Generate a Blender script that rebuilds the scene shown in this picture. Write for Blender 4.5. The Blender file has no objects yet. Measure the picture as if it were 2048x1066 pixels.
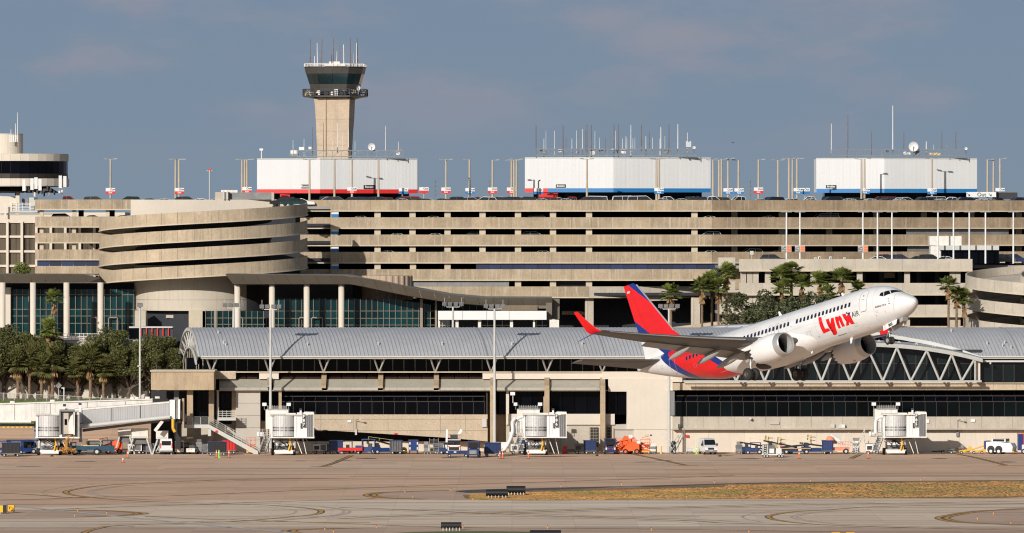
import bpy, bmesh, math, random
from mathutils import Vector, Matrix
R = math.radians
random.seed(11)
sc = bpy.context.scene
col = sc.collection

# ---------------------------------------------------------------- camera
F = 13750.0          # focal length in pixels of the 2048 px wide photograph
H = 36.4             # eye height above the apron
HZ = 450.0           # picture row of the horizon
cd = bpy.data.cameras.new('camera')
cam = bpy.data.objects.new('camera', cd)
col.objects.link(cam)
cam.location = (0, 0, H)
cam.rotation_euler = (R(90), 0, 0)
cd.sensor_width = 36
cd.lens = F / 2048 * 36
cd.shift_y = -(533 - HZ) / 2048
cd.clip_start = 1
cd.clip_end = 30000
sc.camera = cam

# ---------------------------------------------------------------- world and sun
LD = Vector((.50, 1.0, -.42)).normalized()     # direction the sunlight travels
elev = math.asin(-LD.z)
w = bpy.data.worlds.new('World')
sc.world = w
w.use_nodes = True
nt = w.node_tree
nt.nodes.clear()
N = nt.nodes.new
L = nt.links.new
out = N('ShaderNodeOutputWorld')
bg = N('ShaderNodeBackground')
bg.inputs[1].default_value = .07
sky = N('ShaderNodeTexSky')
sky.sky_type = 'NISHITA'
sky.sun_disc = False
sky.sun_elevation = elev
sky.sun_rotation = math.atan2(-LD.x, -LD.y)
sky.dust_density = 1.5
tc = N('ShaderNodeTexCoord')
sep = N('ShaderNodeSeparateXYZ')
L(tc.outputs['Generated'], sep.inputs[0])
mp = N('ShaderNodeMapping')
mp.inputs['Scale'].default_value = (34, 34, 95)
L(tc.outputs['Generated'], mp.inputs[0])
nz = N('ShaderNodeTexNoise')
nz.inputs['Scale'].default_value = 1.0
nz.inputs['Detail'].default_value = 6
nz.inputs['Roughness'].default_value = .55
L(mp.outputs[0], nz.inputs['Vector'])
cr = N('ShaderNodeMapRange')
cr.interpolation_type = 'SMOOTHSTEP'
cr.inputs['From Min'].default_value = .42
cr.inputs['From Max'].default_value = .70
L(nz.outputs[0], cr.inputs[0])
gr = N('ShaderNodeMapRange')           # how far up the sky clouds show
gr.inputs['From Min'].default_value = .006
gr.inputs['From Max'].default_value = .022
L(sep.outputs[2], gr.inputs[0])
mu = N('ShaderNodeMath'); mu.operation = 'MULTIPLY'
L(cr.outputs[0], mu.inputs[0]); L(gr.outputs[0], mu.inputs[1])
base = N('ShaderNodeMix'); base.data_type = 'RGBA'
hg = N('ShaderNodeMapRange')
hg.inputs['From Min'].default_value = .0
hg.inputs['From Max'].default_value = .034
L(sep.outputs[2], hg.inputs[0])
L(hg.outputs[0], base.inputs[0])
base.inputs[6].default_value = (2.95, 3.86, 4.90, 1)
base.inputs[7].default_value = (2.62, 3.62, 4.98, 1)
cl = N('ShaderNodeMix'); cl.data_type = 'RGBA'
L(mu.outputs[0], cl.inputs[0])
L(base.outputs[2], cl.inputs[6])
cl.inputs[7].default_value = (3.75, 4.0, 4.92, 1)
up = N('ShaderNodeMapRange')
up.inputs['From Min'].default_value = .04
up.inputs['From Max'].default_value = .35
L(sep.outputs[2], up.inputs[0])
fin = N('ShaderNodeMix'); fin.data_type = 'RGBA'
L(up.outputs[0], fin.inputs[0])
L(cl.outputs[2], fin.inputs[6])
L(sky.outputs[0], fin.inputs[7])
L(fin.outputs[2], bg.inputs[0])
L(bg.outputs[0], out.inputs[0])

sl = bpy.data.lights.new('sun', 'SUN')
so = bpy.data.objects.new('sun', sl)
col.objects.link(so)
so.rotation_euler = LD.to_track_quat('-Z', 'Y').to_euler()
so.location = (-300, -200, 400)
sl.energy = 4.1
sl.angle = R(.5)
sl.color = (1.0, .945, .88)
sc.view_settings.view_transform = 'Standard'
sc.view_settings.look = 'None'
sc.view_settings.gamma = 1
sc.view_settings.exposure = .05
sc.render.engine = 'CYCLES'
sc.cycles.pixel_filter_type = 'BLACKMAN_HARRIS'
sc.cycles.filter_width = 1.15
sc.cycles.max_bounces = 5
sc.cycles.diffuse_bounces = 3
sc.cycles.glossy_bounces = 3
sc.cycles.transparent_max_bounces = 6

# ---------------------------------------------------------------- helpers
def px(x, d): return (x - 1024.0) * d / F
def pz(y, d): return H + (HZ - y) * d / F
def P(x, y, d): return Vector((px(x, d), d, pz(y, d)))

def tag(o, label=None, cat=None, group=None, kind=None):
    if label: o['label'] = label
    if cat: o['category'] = cat
    if group: o['group'] = group
    if kind: o['kind'] = kind
    return o

def thing(name, label, cat, loc=(0, 0, 0), rz=0, group=None):
    o = bpy.data.objects.new(name, None)
    col.objects.link(o)
    o.location = loc
    o.rotation_euler = (0, 0, rz)
    return tag(o, label, cat, group)

def dup(root, loc, rz=0, label=None, group=None, color=None, scale=None):
    r = root.copy(); col.objects.link(r)
    r.location = loc; r.rotation_euler = (0, 0, rz)
    if scale: r.scale = scale
    tag(r, label, None, group)
    if color: r.color = color
    for ch in list(root.children):
        c = ch.copy(); col.objects.link(c); c.parent = r
        if color: c.color = color
        for g in list(ch.children):
            d = g.copy(); col.objects.link(d); d.parent = c
            if color: d.color = color
    return r

ORD = 'zeroth first second third fourth fifth sixth seventh eighth ninth tenth eleventh twelfth thirteenth fourteenth fifteenth sixteenth'.split()
def ordn(n): return ORD[n] if n < len(ORD) else '%dth' % n if n % 10 not in (1,2,3) else '%d%s' % (n, {1:'st',2:'nd',3:'rd'}[n%10])

class MB:
    """collects faces for ONE mesh object"""
    def __init__(s): s.v = []; s.f = []
    def add(s, vs, fs):
        n = len(s.v); s.v += [tuple(a) for a in vs]; s.f += [tuple(i + n for i in f) for f in fs]; return s
    def box(s, x0, x1, y0, y1, z0, z1):
        return s.add([(x0,y0,z0),(x1,y0,z0),(x1,y1,z0),(x0,y1,z0),(x0,y0,z1),(x1,y0,z1),(x1,y1,z1),(x0,y1,z1)],
                     [(0,3,2,1),(4,5,6,7),(0,1,5,4),(1,2,6,5),(2,3,7,6),(3,0,4,7)])
    def cbox(s, c, sz, rz=0, rx=0, ry=0):
        m = Matrix.Translation(c) @ Matrix.Rotation(rz,4,'Z') @ Matrix.Rotation(ry,4,'Y') @ Matrix.Rotation(rx,4,'X')
        a, b, h = sz[0]/2, sz[1]/2, sz[2]/2
        vs = [m @ Vector(p) for p in ((-a,-b,-h),(a,-b,-h),(a,b,-h),(-a,b,-h),(-a,-b,h),(a,-b,h),(a,b,h),(-a,b,h))]
        return s.add(vs, [(0,3,2,1),(4,5,6,7),(0,1,5,4),(1,2,6,5),(2,3,7,6),(3,0,4,7)])
    def pb(s, x0, y0, x1, y1, d, th):
        """box whose front face at distance d covers the rows and columns given"""
        return s.box(px(x0,d), px(x1,d), d, d+th, pz(y1,d), pz(y0,d))
    def bar(s, p, q, w, h=None):
        p = Vector(p); q = Vector(q); h = h or w
        d = (q-p).normalized(); up = Vector((0,0,1)) if abs(d.z) < .9 else Vector((0,1,0))
        a = d.cross(up).normalized()*w/2; b = a.cross(d).normalized()*h/2
        vs = [p-a-b, p+a-b, p+a+b, p-a+b, q-a-b, q+a-b, q+a+b, q-a+b]
        return s.add(vs, [(0,3,2,1),(4,5,6,7),(0,1,5,4),(1,2,6,5),(2,3,7,6),(3,0,4,7)])
    def cyl(s, p, q, r0, r1=None, n=10, caps=True):
        r1 = r0 if r1 is None else r1
        p = Vector(p); q = Vector(q); d = (q-p).normalized()
        up = Vector((0,0,1)) if abs(d.z) < .9 else Vector((0,1,0))
        a = d.cross(up).normalized(); b = a.cross(d).normalized()
        vs = []
        for c, r in ((p,r0),(q,r1)):
            for i in range(n):
                t = 2*math.pi*i/n
                vs.append(c + a*math.cos(t)*r + b*math.sin(t)*r)
        fs = [(i, (i+1)%n, n+(i+1)%n, n+i) for i in range(n)]
        if caps: fs += [tuple(range(n))[::-1], tuple(range(n,2*n))]
        return s.add(vs, fs)
    def ext(s, pts, vec):
        """prism: polygon of 3d points moved along vec"""
        vec = Vector(vec); n = len(pts); a = [Vector(p) for p in pts]
        return s.add(a+[p+vec for p in a], [tuple(range(n))[::-1], tuple(range(n,2*n))]+[(i,(i+1)%n,n+(i+1)%n,n+i) for i in range(n)])
    def quad(s, *p): return s.add(p, [tuple(range(len(p)))])
    def lathe(s, prof, M=None, n=24, a0=0, a1=2*math.pi):
        """profile (r, z) turned about local z; M places it"""
        M = M or Matrix()
        full = abs(a1-a0) > 6.28
        k = n if full else n+1
        vs = []
        for r, z in prof:
            for i in range(k):
                t = a0+(a1-a0)*i/n
                vs.append(M @ Vector((r*math.cos(t), r*math.sin(t), z)))
        fs = []
        for j in range(len(prof)-1):
            for i in range(n):
                i2 = (i+1) % k
                fs.append((j*k+i, j*k+i2, (j+1)*k+i2, (j+1)*k+i))
        return s.add(vs, fs)
    def grid(s, rows):
        """surface through rows of points"""
        k = len(rows[0]); vs = [p for r in rows for p in r]
        return s.add(vs, [(j*k+i, j*k+i+1, (j+1)*k+i+1, (j+1)*k+i) for j in range(len(rows)-1) for i in range(k-1)])
    def mesh(s, name, m, off=(0,0,0), smooth=False):
        me = bpy.data.meshes.new(name)
        ox, oy, oz = off
        me.from_pydata([(a-ox, b-oy, c-oz) for a, b, c in s.v], [], s.f)
        me.materials.append(m)
        if smooth:
            me.shade_smooth() if hasattr(me, 'shade_smooth') else [setattr(p, 'use_smooth', True) for p in me.polygons]
        me.update()
        return me
    def build(s, name, m, parent=None, smooth=False, label=None):
        off = (0,0,0)
        if parent is not None:
            p = parent; off = Vector((0,0,0))
            while p is not None: off = off + p.location; p = p.parent
        me = s.mesh(name, m, off, smooth)
        o = bpy.data.objects.new(name, me)
        col.objects.link(o)
        if parent is not None: o.parent = parent
        if label: o['label'] = label
        return o

def put(name, me, parent, loc, rz=0, scale=None):
    """another object on a mesh already made; loc in world space"""
    o = bpy.data.objects.new(name, me); col.objects.link(o)
    off = Vector((0,0,0)); p = parent
    while p is not None: off = off + p.location; p = p.parent
    o.parent = parent; o.location = Vector(loc)-off; o.rotation_euler = (0,0,rz)
    if scale: o.scale = scale
    return o

# ---------------------------------------------------------------- materials
def mat(name, rgb, rough=.65, metal=0.0, var=.12, scale=.6, stretch=(1,1,1), rnd=0.0, coords='world',
        streak=0.0, streak_rgb=None, objcol=False, bump=0.0, fine=0.0, spec=.4, emit=None, patch=None):
    m = bpy.data.materials.new(name); m.use_nodes = True
    t = m.node_tree; n = t.nodes; l = t.links
    b = n['Principled BSDF']
    b.inputs['Roughness'].default_value = rough
    b.inputs['Metallic'].default_value = metal
    b.inputs['Specular IOR Level'].default_value = spec
    if coords == 'world':
        g = n.new('ShaderNodeNewGeometry'); src = g.outputs['Position']
    else:
        g = n.new('ShaderNodeTexCoord'); src = g.outputs['Object']
    def noise(sc_, st, det=5, rough_=.6):
        mp = n.new('ShaderNodeMapping'); mp.inputs['Scale'].default_value = st
        l.new(src, mp.inputs[0])
        z = n.new('ShaderNodeTexNoise'); z.inputs['Scale'].default_value = sc_
        z.inputs['Detail'].default_value = det; z.inputs['Roughness'].default_value = rough_
        l.new(mp.outputs[0], z.inputs['Vector']); return z.outputs[0]
    def rng(o, a, b_, c, d, smooth=False):
        r = n.new('ShaderNodeMapRange'); l.new(o, r.inputs[0])
        if smooth: r.interpolation_type = 'SMOOTHSTEP'
        for i, v_ in enumerate((a, b_, c, d)): r.inputs[i+1].default_value = v_
        return r.outputs[0]
    def mul(a, b_):
        q = n.new('ShaderNodeMath'); q.operation = 'MULTIPLY'; l.new(a, q.inputs[0])
        if isinstance(b_, (int, float)): q.inputs[1].default_value = b_
        else: l.new(b_, q.inputs[1])
        return q.outputs[0]
    fac = rng(noise(scale, stretch), .25, .75, 1-var, 1+var)
    if fine: fac = mul(fac, rng(noise(scale*9, stretch, 3), .3, .7, 1-fine, 1+fine))
    if rnd:
        oi = n.new('ShaderNodeObjectInfo')
        fac = mul(fac, rng(oi.outputs['Random'], 0, 1, 1-rnd, 1+rnd))
    mx = n.new('ShaderNodeMix'); mx.data_type = 'RGBA'; mx.blend_type = 'MULTIPLY'; mx.inputs[0].default_value = 1
    if objcol:
        oi2 = n.new('ShaderNodeObjectInfo'); l.new(oi2.outputs['Color'], mx.inputs[6])
    else:
        mx.inputs[6].default_value = (*rgb, 1)
    base_in = mx
    cc = n.new('ShaderNodeCombineColor')
    for i in range(3): l.new(fac, cc.inputs[i])
    l.new(cc.outputs[0], mx.inputs[7])
    outc = mx.outputs[2]
    if patch:      # (rgb, scale, lo, hi): other tone in large patches
        pr, ps, lo, hi = patch
        k = rng(noise(ps, stretch, 4), lo, hi, 0, 1, True)
        m2 = n.new('ShaderNodeMix'); m2.data_type = 'RGBA'; l.new(k, m2.inputs[0]); l.new(outc, m2.inputs[6])
        m2.inputs[7].default_value = (*pr, 1); outc = m2.outputs[2]
    if streak:
        k = rng(noise(1.0, (1.9, 1.9, .13), 5, .75), .49, .66, 0, streak, True)
        m3 = n.new('ShaderNodeMix'); m3.data_type = 'RGBA'; l.new(k, m3.inputs[0]); l.new(outc, m3.inputs[6])
        m3.inputs[7].default_value = (*(streak_rgb or tuple(c*.4 for c in rgb)), 1); outc = m3.outputs[2]
    l.new(outc, b.inputs['Base Color'])
    if bump:
        bp = n.new('ShaderNodeBump'); bp.inputs['Strength'].default_value = bump; bp.inputs['Distance'].default_value = .05
        l.new(noise(scale*14, stretch, 4), bp.inputs['Height']); l.new(bp.outputs[0], b.inputs['Normal'])
    if emit:
        b.inputs['Emission Color'].default_value = (*emit[0], 1); b.inputs['Emission Strength'].default_value = emit[1]
    return m

M = {}
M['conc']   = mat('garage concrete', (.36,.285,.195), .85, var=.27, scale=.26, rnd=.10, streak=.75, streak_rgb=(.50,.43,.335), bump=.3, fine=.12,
                  patch=((.35,.265,.165), .16, .50, .70))
M['conc_l'] = mat('ledge concrete', (.52,.45,.34), .8, var=.12, scale=.5)
M['ramp']   = mat('ramp concrete', (.45,.36,.25), .85, var=.18, scale=.28, rnd=.06, streak=.7, streak_rgb=(.30,.25,.18), bump=.3, fine=.10)
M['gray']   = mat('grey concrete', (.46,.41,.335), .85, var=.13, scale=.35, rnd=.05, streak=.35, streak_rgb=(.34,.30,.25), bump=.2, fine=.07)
M['conc_dim']    = mat('dimmed streaked garage concrete', (.30,.225,.145), .85, var=.28, scale=.26, rnd=.10, streak=.7, streak_rgb=(.42,.35,.27), bump=.3, fine=.12)  # darker garage concrete: turned face's weaker sun put into the colour, plus streaks
M['int']    = mat('shade-dark interior concrete', (.030,.032,.040), .9, var=.1)  # near-black and bluish: shade and haze of the openings put into the colour
M['deck']   = mat('deck concrete', (.30,.285,.26), .9, var=.15, scale=.4)
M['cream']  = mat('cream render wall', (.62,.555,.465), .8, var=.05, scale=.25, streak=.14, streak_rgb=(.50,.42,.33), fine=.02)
M['creamp'] = mat('cream building panel', (.61,.545,.455), .8, var=.06, scale=.25, rnd=.03, streak=.12)
M['tan']    = mat('tan aggregate wall', (.48,.39,.285), .9, var=.12, scale=.5, bump=.5, fine=.18, streak=.25, streak_rgb=(.36,.28,.19))
M['tanp']   = mat('tan concrete pier', (.42,.32,.21), .85, var=.16, scale=.5, fine=.08, streak=.3)
M['sill']   = mat('pale grey green sill panel', (.40,.375,.31), .7, var=.07, scale=.3, rnd=.04, streak=.25)
M['panelw'] = mat('pale panel wall', (.46,.42,.36), .75, var=.05, scale=.3, rnd=.03)
M['canopy'] = mat('bronze metal fascia', (.15,.128,.098), .55, metal=.2, var=.08, scale=.4, rnd=.05)
M['bronze'] = mat('dark bronze frame', (.032,.027,.024), .5, metal=.3, var=.1)
M['mull']   = mat('tan mullion', (.26,.225,.17), .5, metal=.2, var=.08)
M['teal']   = mat('teal glass', (.005,.030,.034), .08, var=.7, scale=.09, rnd=.5, spec=.4)
M['glass']  = mat('dark glass', (.0018,.0024,.0042), .12, var=.6, scale=.12, rnd=.5, spec=.12)
M['glassg'] = mat('green grey glass', (.0018,.0038,.0048), .12, var=.7, scale=.12, rnd=.45, spec=.14)
M['curt']   = mat('bronze window with curtains', (.085,.066,.042), .35, var=.75, scale=2.2, stretch=(1,1,.02), rnd=.1, spec=.4)
M['bluep']  = mat('navy banner panel', (.008,.018,.065), .5, var=.25, scale=.2, rnd=.4)
M['roof']   = mat('standing seam roof', (.445,.45,.465), .5, metal=.15, var=.10, scale=.25, fine=.05)
M['seam']   = mat('roof seam', (.40,.41,.425), .45, metal=.3, var=.05)
M['steelw'] = mat('white grey steel', (.50,.50,.47), .5, var=.06)
M['steel']  = mat('galvanised steel', (.22,.23,.235), .45, metal=.6, var=.1, fine=.05)
M['dsteel'] = mat('dark steel', (.045,.045,.05), .5, metal=.4, var=.2)
M['white']  = mat('white paint', (.70,.70,.69), .45, var=.04, scale=.4, fine=.02)
M['whitec'] = mat('white corrugated cladding', (.625,.63,.625), .6, var=.02, scale=.2, rnd=.015, spec=.2)
M['whited'] = mat('weathered white paint', (.68,.655,.60), .5, var=.12, scale=1.2, fine=.08, streak=.35, streak_rgb=(.42,.33,.24))
M['alum']   = mat('ribbed aluminium shutter', (.56,.555,.54), .45, metal=.12, var=.08, scale=2.5, fine=.12)
M['red']    = mat('red paint', (.62,.025,.022), .45, var=.05)
M['blue']   = mat('blue paint', (.018,.17,.42), .45, var=.05)
M['black']  = mat('black rubber', (.016,.016,.018), .75, var=.25, coords='obj')
M['blk']    = mat('black panel', (.012,.012,.013), .5, var=.1)
M['orange'] = mat('orange paint', (.75,.11,.02), .5, var=.15, scale=2, fine=.08)
M['forange']= mat('faded orange paint', (.68,.24,.14), .6, var=.15, scale=2, fine=.08)
M['yel']    = mat('safety yellow paint', (.70,.40,.03), .5, var=.15, scale=3)
M['pyel']   = mat('pale yellow steel', (.65,.52,.25), .5, var=.1)
M['lime']   = mat('lime plastic', (.25,.75,.06), .5, var=.05)
M['navy']   = mat('navy vehicle paint', (.012,.035,.125), .4, var=.2, scale=1.5, coords='obj', fine=.1)
M['bluev']  = mat('blue vehicle paint', (.012,.04,.16), .4, var=.2, scale=1.5, coords='obj', fine=.1)
M['tealv']  = mat('teal vehicle paint', (.008,.06,.105), .4, var=.2, scale=1.5)
M['grayv']  = mat('grey machinery', (.13,.13,.135), .55, metal=.2, var=.3, scale=2, coords='obj', fine=.2)
M['pole']   = mat('concrete lamp pole', (.44,.37,.28), .75, var=.10, scale=.6)
M['lampm']  = mat('lamp head metal', (.30,.30,.30), .4, metal=.3, var=.1)
M['ant']    = mat('white antenna fibreglass', (.66,.66,.64), .5, var=.08)
M['antr']   = mat('red and white antenna', (.17,.10,.08), .6, var=.3, scale=1.1)
M['towerc'] = mat('tower concrete', (.50,.395,.29), .85, var=.10, scale=.18, stretch=(1,1,2.2), fine=.08, bump=.3, streak=.2)
M['towerd'] = mat('tower bronze cladding', (.075,.07,.062), .4, metal=.3, var=.2, scale=.4)
M['truck']  = mat('trunk bark', (.20,.135,.085), .9, var=.3, scale=3, fine=.2, bump=.5)
M['bark']   = mat('oak bark', (.13,.10,.075), .9, var=.3, scale=2, fine=.2, bump=.5)
M['leaf']   = mat('oak leaf', (.088,.092,.026), .6, var=.5, scale=.9, coords='obj', fine=.35)
M['leaf2']  = mat('grey green leaf', (.085,.095,.040), .6, var=.5, scale=.9, coords='obj', fine=.35)
M['frond']  = mat('palm frond', (.13,.155,.032), .5, var=.5, scale=1.5, coords='obj', fine=.3)
M['frondo'] = mat('olive palm frond', (.105,.105,.030), .6, var=.55, scale=1.2, coords='obj', fine=.35)
M['drumc']  = mat('darker cream drum render', (.51,.455,.37), .8, var=.06, scale=.3, streak=.2)  # one even cream, a little darker than the walls
M['hose_dim']  = mat('shade-dulled yellow hose', (.36,.17,.03), .6, var=.2)  # yellow hose; the shade it lies in is put into the colour
M['truss']  = mat('grey truss paint', (.40,.40,.375), .55, var=.1, scale=.8)
M['frondd'] = mat('dead palm frond', (.30,.185,.085), .8, var=.35, scale=2, coords='obj', fine=.2)
M['carp']   = mat('car paint', (1,1,1), .28, var=.02, coords='obj', objcol=True, spec=.6)
M['carg']   = mat('car glass', (.01,.012,.015), .05, var=.1, coords='obj', spec=.8)
M['pylon']  = mat('haze-tinted pylon steel', (.13,.16,.20), .7, var=.1)  # grey-blue of distance haze put into the steel colour
M['signor'] = mat('orange sign face', (.72,.16,.06), .6, var=.05)
M['dirt']   = mat('bare soil', (.20,.14,.085), .95, var=.3, scale=.5, fine=.2)
M['mesh']   = mat('weathered grey metal', (.22,.22,.215), .6, metal=.3, var=.2, scale=.6, fine=.1)
M['seal']   = mat('black pavement line', (.035,.032,.03), .8, var=.3, scale=2)
M['mline']  = mat('worn black marking border', (.13,.095,.07), .85, var=.3, scale=1)
M['ylw']    = mat('faded yellow marking', (.56,.29,.055), .8, var=.3, scale=1.5, fine=.2)
M['rust']   = mat('faint rust coloured joint', (.20,.125,.075), .85, var=.4, scale=.8, fine=.3)
M['wline']  = mat('pale painted line', (.48,.48,.45), .8, var=.15, scale=1)
M['edge']   = mat('orange marker plastic', (.70,.28,.06), .5, var=.1)
# ================================================================ GROUND
def G(x, y, z=0.0):
    """point of the flat airfield seen at this column and row"""
    d = (H - z) * F / (y - HZ)
    return Vector((px(x, d), d, z))

def ground_mat(name, rgb, rgb2, rgb3):
    m = mat(name, rgb, .9, var=.07, scale=.035, stretch=(1,1,1), fine=.05, patch=(rgb2, .012, .42, .66))
    t = m.node_tree; n = t.nodes; l = t.links; b = n['Principled BSDF']
    src = b.inputs['Base Color'].links[0].from_socket
    g = n.new('ShaderNodeNewGeometry')
    # long shallow tyre and drainage streaks running along the apron
    mp_ = n.new('ShaderNodeMapping'); mp_.inputs['Scale'].default_value = (.006, .10, 1); l.new(g.outputs['Position'], mp_.inputs[0])
    z = n.new('ShaderNodeTexNoise'); z.inputs['Scale'].default_value = 1.6; z.inputs['Detail'].default_value = 7; z.inputs['Roughness'].default_value = .7
    l.new(mp_.outputs[0], z.inputs['Vector'])
    r = n.new('ShaderNodeMapRange'); l.new(z.outputs[0], r.inputs[0]); r.interpolation_type = 'SMOOTHSTEP'
    for i, v_ in enumerate((.47, .66, 0, .95)): r.inputs[i+1].default_value = v_
    mx = n.new('ShaderNodeMix'); mx.data_type = 'RGBA'; l.new(r.outputs[0], mx.inputs[0]); l.new(src, mx.inputs[6]); mx.inputs[7].default_value = (*rgb3, 1)
    # every slab weathers a little differently
    vm_ = n.new('ShaderNodeVectorMath'); vm_.operation = 'SCALE'; vm_.inputs['Scale'].default_value = 1/7.6; l.new(g.outputs['Position'], vm_.inputs[0])
    vf = n.new('ShaderNodeVectorMath'); vf.operation = 'FLOOR'; l.new(vm_.outputs[0], vf.inputs[0]); wn = n.new('ShaderNodeTexWhiteNoise'); l.new(vf.outputs[0], wn.inputs['Vector'])
    wr_ = n.new('ShaderNodeMapRange'); wr_.inputs[3].default_value = .93; wr_.inputs[4].default_value = 1.06; l.new(wn.outputs[0], wr_.inputs[0]); wc = n.new('ShaderNodeCombineColor'); [l.new(wr_.outputs[0], wc.inputs[i]) for i in range(3)]
    m0 = n.new('ShaderNodeMix'); m0.data_type = 'RGBA'; m0.blend_type = 'MULTIPLY'; m0.inputs[0].default_value = 1; l.new(mx.outputs[2], m0.inputs[6]); l.new(wc.outputs[0], m0.inputs[7]); mx = m0
    # paving joints
    def wave(axis, size, wd):
        s_ = n.new('ShaderNodeSeparateXYZ'); l.new(g.outputs['Position'], s_.inputs[0])
        q = n.new('ShaderNodeMath'); q.operation = 'PINGPONG'; q.inputs[1].default_value = size/2; l.new(s_.outputs[axis], q.inputs[0])
        c = n.new('ShaderNodeMath'); c.operation = 'LESS_THAN'; c.inputs[1].default_value = wd; l.new(q.outputs[0], c.inputs[0]); return c.outputs[0]
    a = wave(0, 7.6, .05); c2 = wave(1, 7.6, .10)
    mxm = n.new('ShaderNodeMath'); mxm.operation = 'MAXIMUM'; l.new(a, mxm.inputs[0]); l.new(c2, mxm.inputs[1])
    k = n.new('ShaderNodeMath'); k.operation = 'MULTIPLY'; k.inputs[1].default_value = .16; l.new(mxm.outputs[0], k.inputs[0])
    m2 = n.new('ShaderNodeMix'); m2.data_type = 'RGBA'; l.new(k.outputs[0], m2.inputs[0]); l.new(mx.outputs[2], m2.inputs[6]); m2.inputs[7].default_value = (.16,.12,.09,1)
    l.new(m2.outputs[2], b.inputs['Base Color'])
    return m
MG_apron = ground_mat('apron paving', (.66,.435,.285), (.68,.49,.345), (.50,.33,.215))
MG_taxi = ground_mat('taxiway concrete', (.70,.555,.41), (.74,.62,.475), (.55,.41,.29))
MG_brown = ground_mat('taxiway shoulder', (.52,.36,.255), (.56,.40,.29), (.41,.28,.20))
MG_asph = mat('dark asphalt', (.085,.075,.065), .9, var=.3, scale=.2, fine=.15, patch=((.30,.26,.22), .10, .56, .66))
MG_grass = mat('dry grass ground', (.31,.165,.06), .95, var=.25, scale=.12, fine=.35, patch=((.17,.135,.045), .07, .46, .62), bump=.6)
MG_green = mat('green grass ground', (.12,.145,.04), .95, var=.3, scale=.3, fine=.4, bump=.6)

def sheet(name, pts, m, z):
    mb = MB(); mb.quad(*[(p.x, p.y, z) for p in pts]); o = mb.build(name, m); return tag(o, kind='structure')
g_ = MB(); g_.quad((-9000, 200, 0), (9000, 200, 0), (9000, 16000, 0), (-9000, 16000, 0))
tag(g_.build('apron_ground', MG_apron), kind='structure')
# taxiway strip between the islands and the bottom of the picture
d0, d1 = G(0,1001).y, G(0,1056).y
g_ = MB(); g_.quad((-400, d1, .006), (400, d1, .006), (400, G(0,993.5).y, .006), (px(1348,G(0,999).y), G(0,999).y, .006), (px(700,G(0,1001).y), G(0,1001).y, .006), (px(420, G(0,1001).y), G(0,1000).y, .006), (px(100,G(0,1015).y), G(0,1015).y, .006), (-400, G(0,1018).y, .006))
tag(g_.build('taxiway', MG_taxi), kind='structure')
g_ = MB(); g_.quad((-400, 700, .006), (400, 700, .006), (400, d1-.5, .006), (-400, d1+2, .006))
tag(g_.build('taxiway_shoulder', MG_brown), kind='structure')

def smooth(pts, n=10):
    out_ = []
    P_ = [pts[0]] + list(pts) + [pts[-1]]
    for i in range(1, len(P_)-2):
        a, b, c, d = P_[i-1], P_[i], P_[i+1], P_[i+2]
        for k in range(n):
            t = k/n
            out_.append(.5*((2*b)+(c-a)*t+(2*a-5*b+4*c-d)*t*t+(-a+3*b-3*c+d)*t**3))
    out_.append(pts[-1]); return out_

def zone(name, pix, m, z, n=8):
    pts = smooth([G(*p) for p in pix], n)
    mb = MB(); mb.quad(*[(p.x, p.y, z) for p in pts]); return tag(mb.build(name, m), kind='structure')
zone('asphalt_strip', [(905,982),(960,979),(1080,976),(1300,971),(1600,964),(2060,960.5),(2060,964),(1600,966.5),(1300,974),(1120,979),(1000,984.5),(935,986)], MG_asph, .010, 4)
zone('grass_verge', [(925,990),(980,987),(1060,982),(1130,979),(1280,975),(1450,969),(1700,964.5),(2060,962),(2060,993.5),(1700,996),(1348,999),(1100,1000.5),(960,1000),(930,997)], MG_grass, .014, 4)
zone('shoulder_island', [(740,990.5),(762,986),(820,983),(900,981),(935,987),(925,992),(935,999),(830,998),(768,996)], MG_brown, .010, 4)
zone('shoulder_island', [(1886,1036),(1910,1029),(1960,1022),(2060,1017),(2060,1050),(1960,1047),(1908,1043)], MG_brown, .010, 4)
zone('shoulder_island', [(-20,1020),(60,1020),(205,1021),(252,1024),(281,1026.5),(252,1031),(150,1036),(-20,1038)], MG_brown, .010, 4)
zone('grass_verge', [(785,1066),(850,1063.5),(930,1062.5),(1010,1063),(1110,1065.5),(1110,1074),(785,1074)], MG_green, .012, 4)

def ribbon(mb, pts, w_, z):
    n = len(pts); lo = []; hi = []
    for i, p in enumerate(pts):
        a = pts[max(0,i-1)]; b = pts[min(n-1,i+1)]
        t = (b-a); t.z = 0
        t = t.normalized() if t.length > 1e-6 else Vector((1,0,0))
        q = Vector((-t.y, t.x, 0))*w_/2
        lo.append((p.x-q.x, p.y-q.y, z)); hi.append((p.x+q.x, p.y+q.y, z))
    mb.grid([lo, hi])

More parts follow.
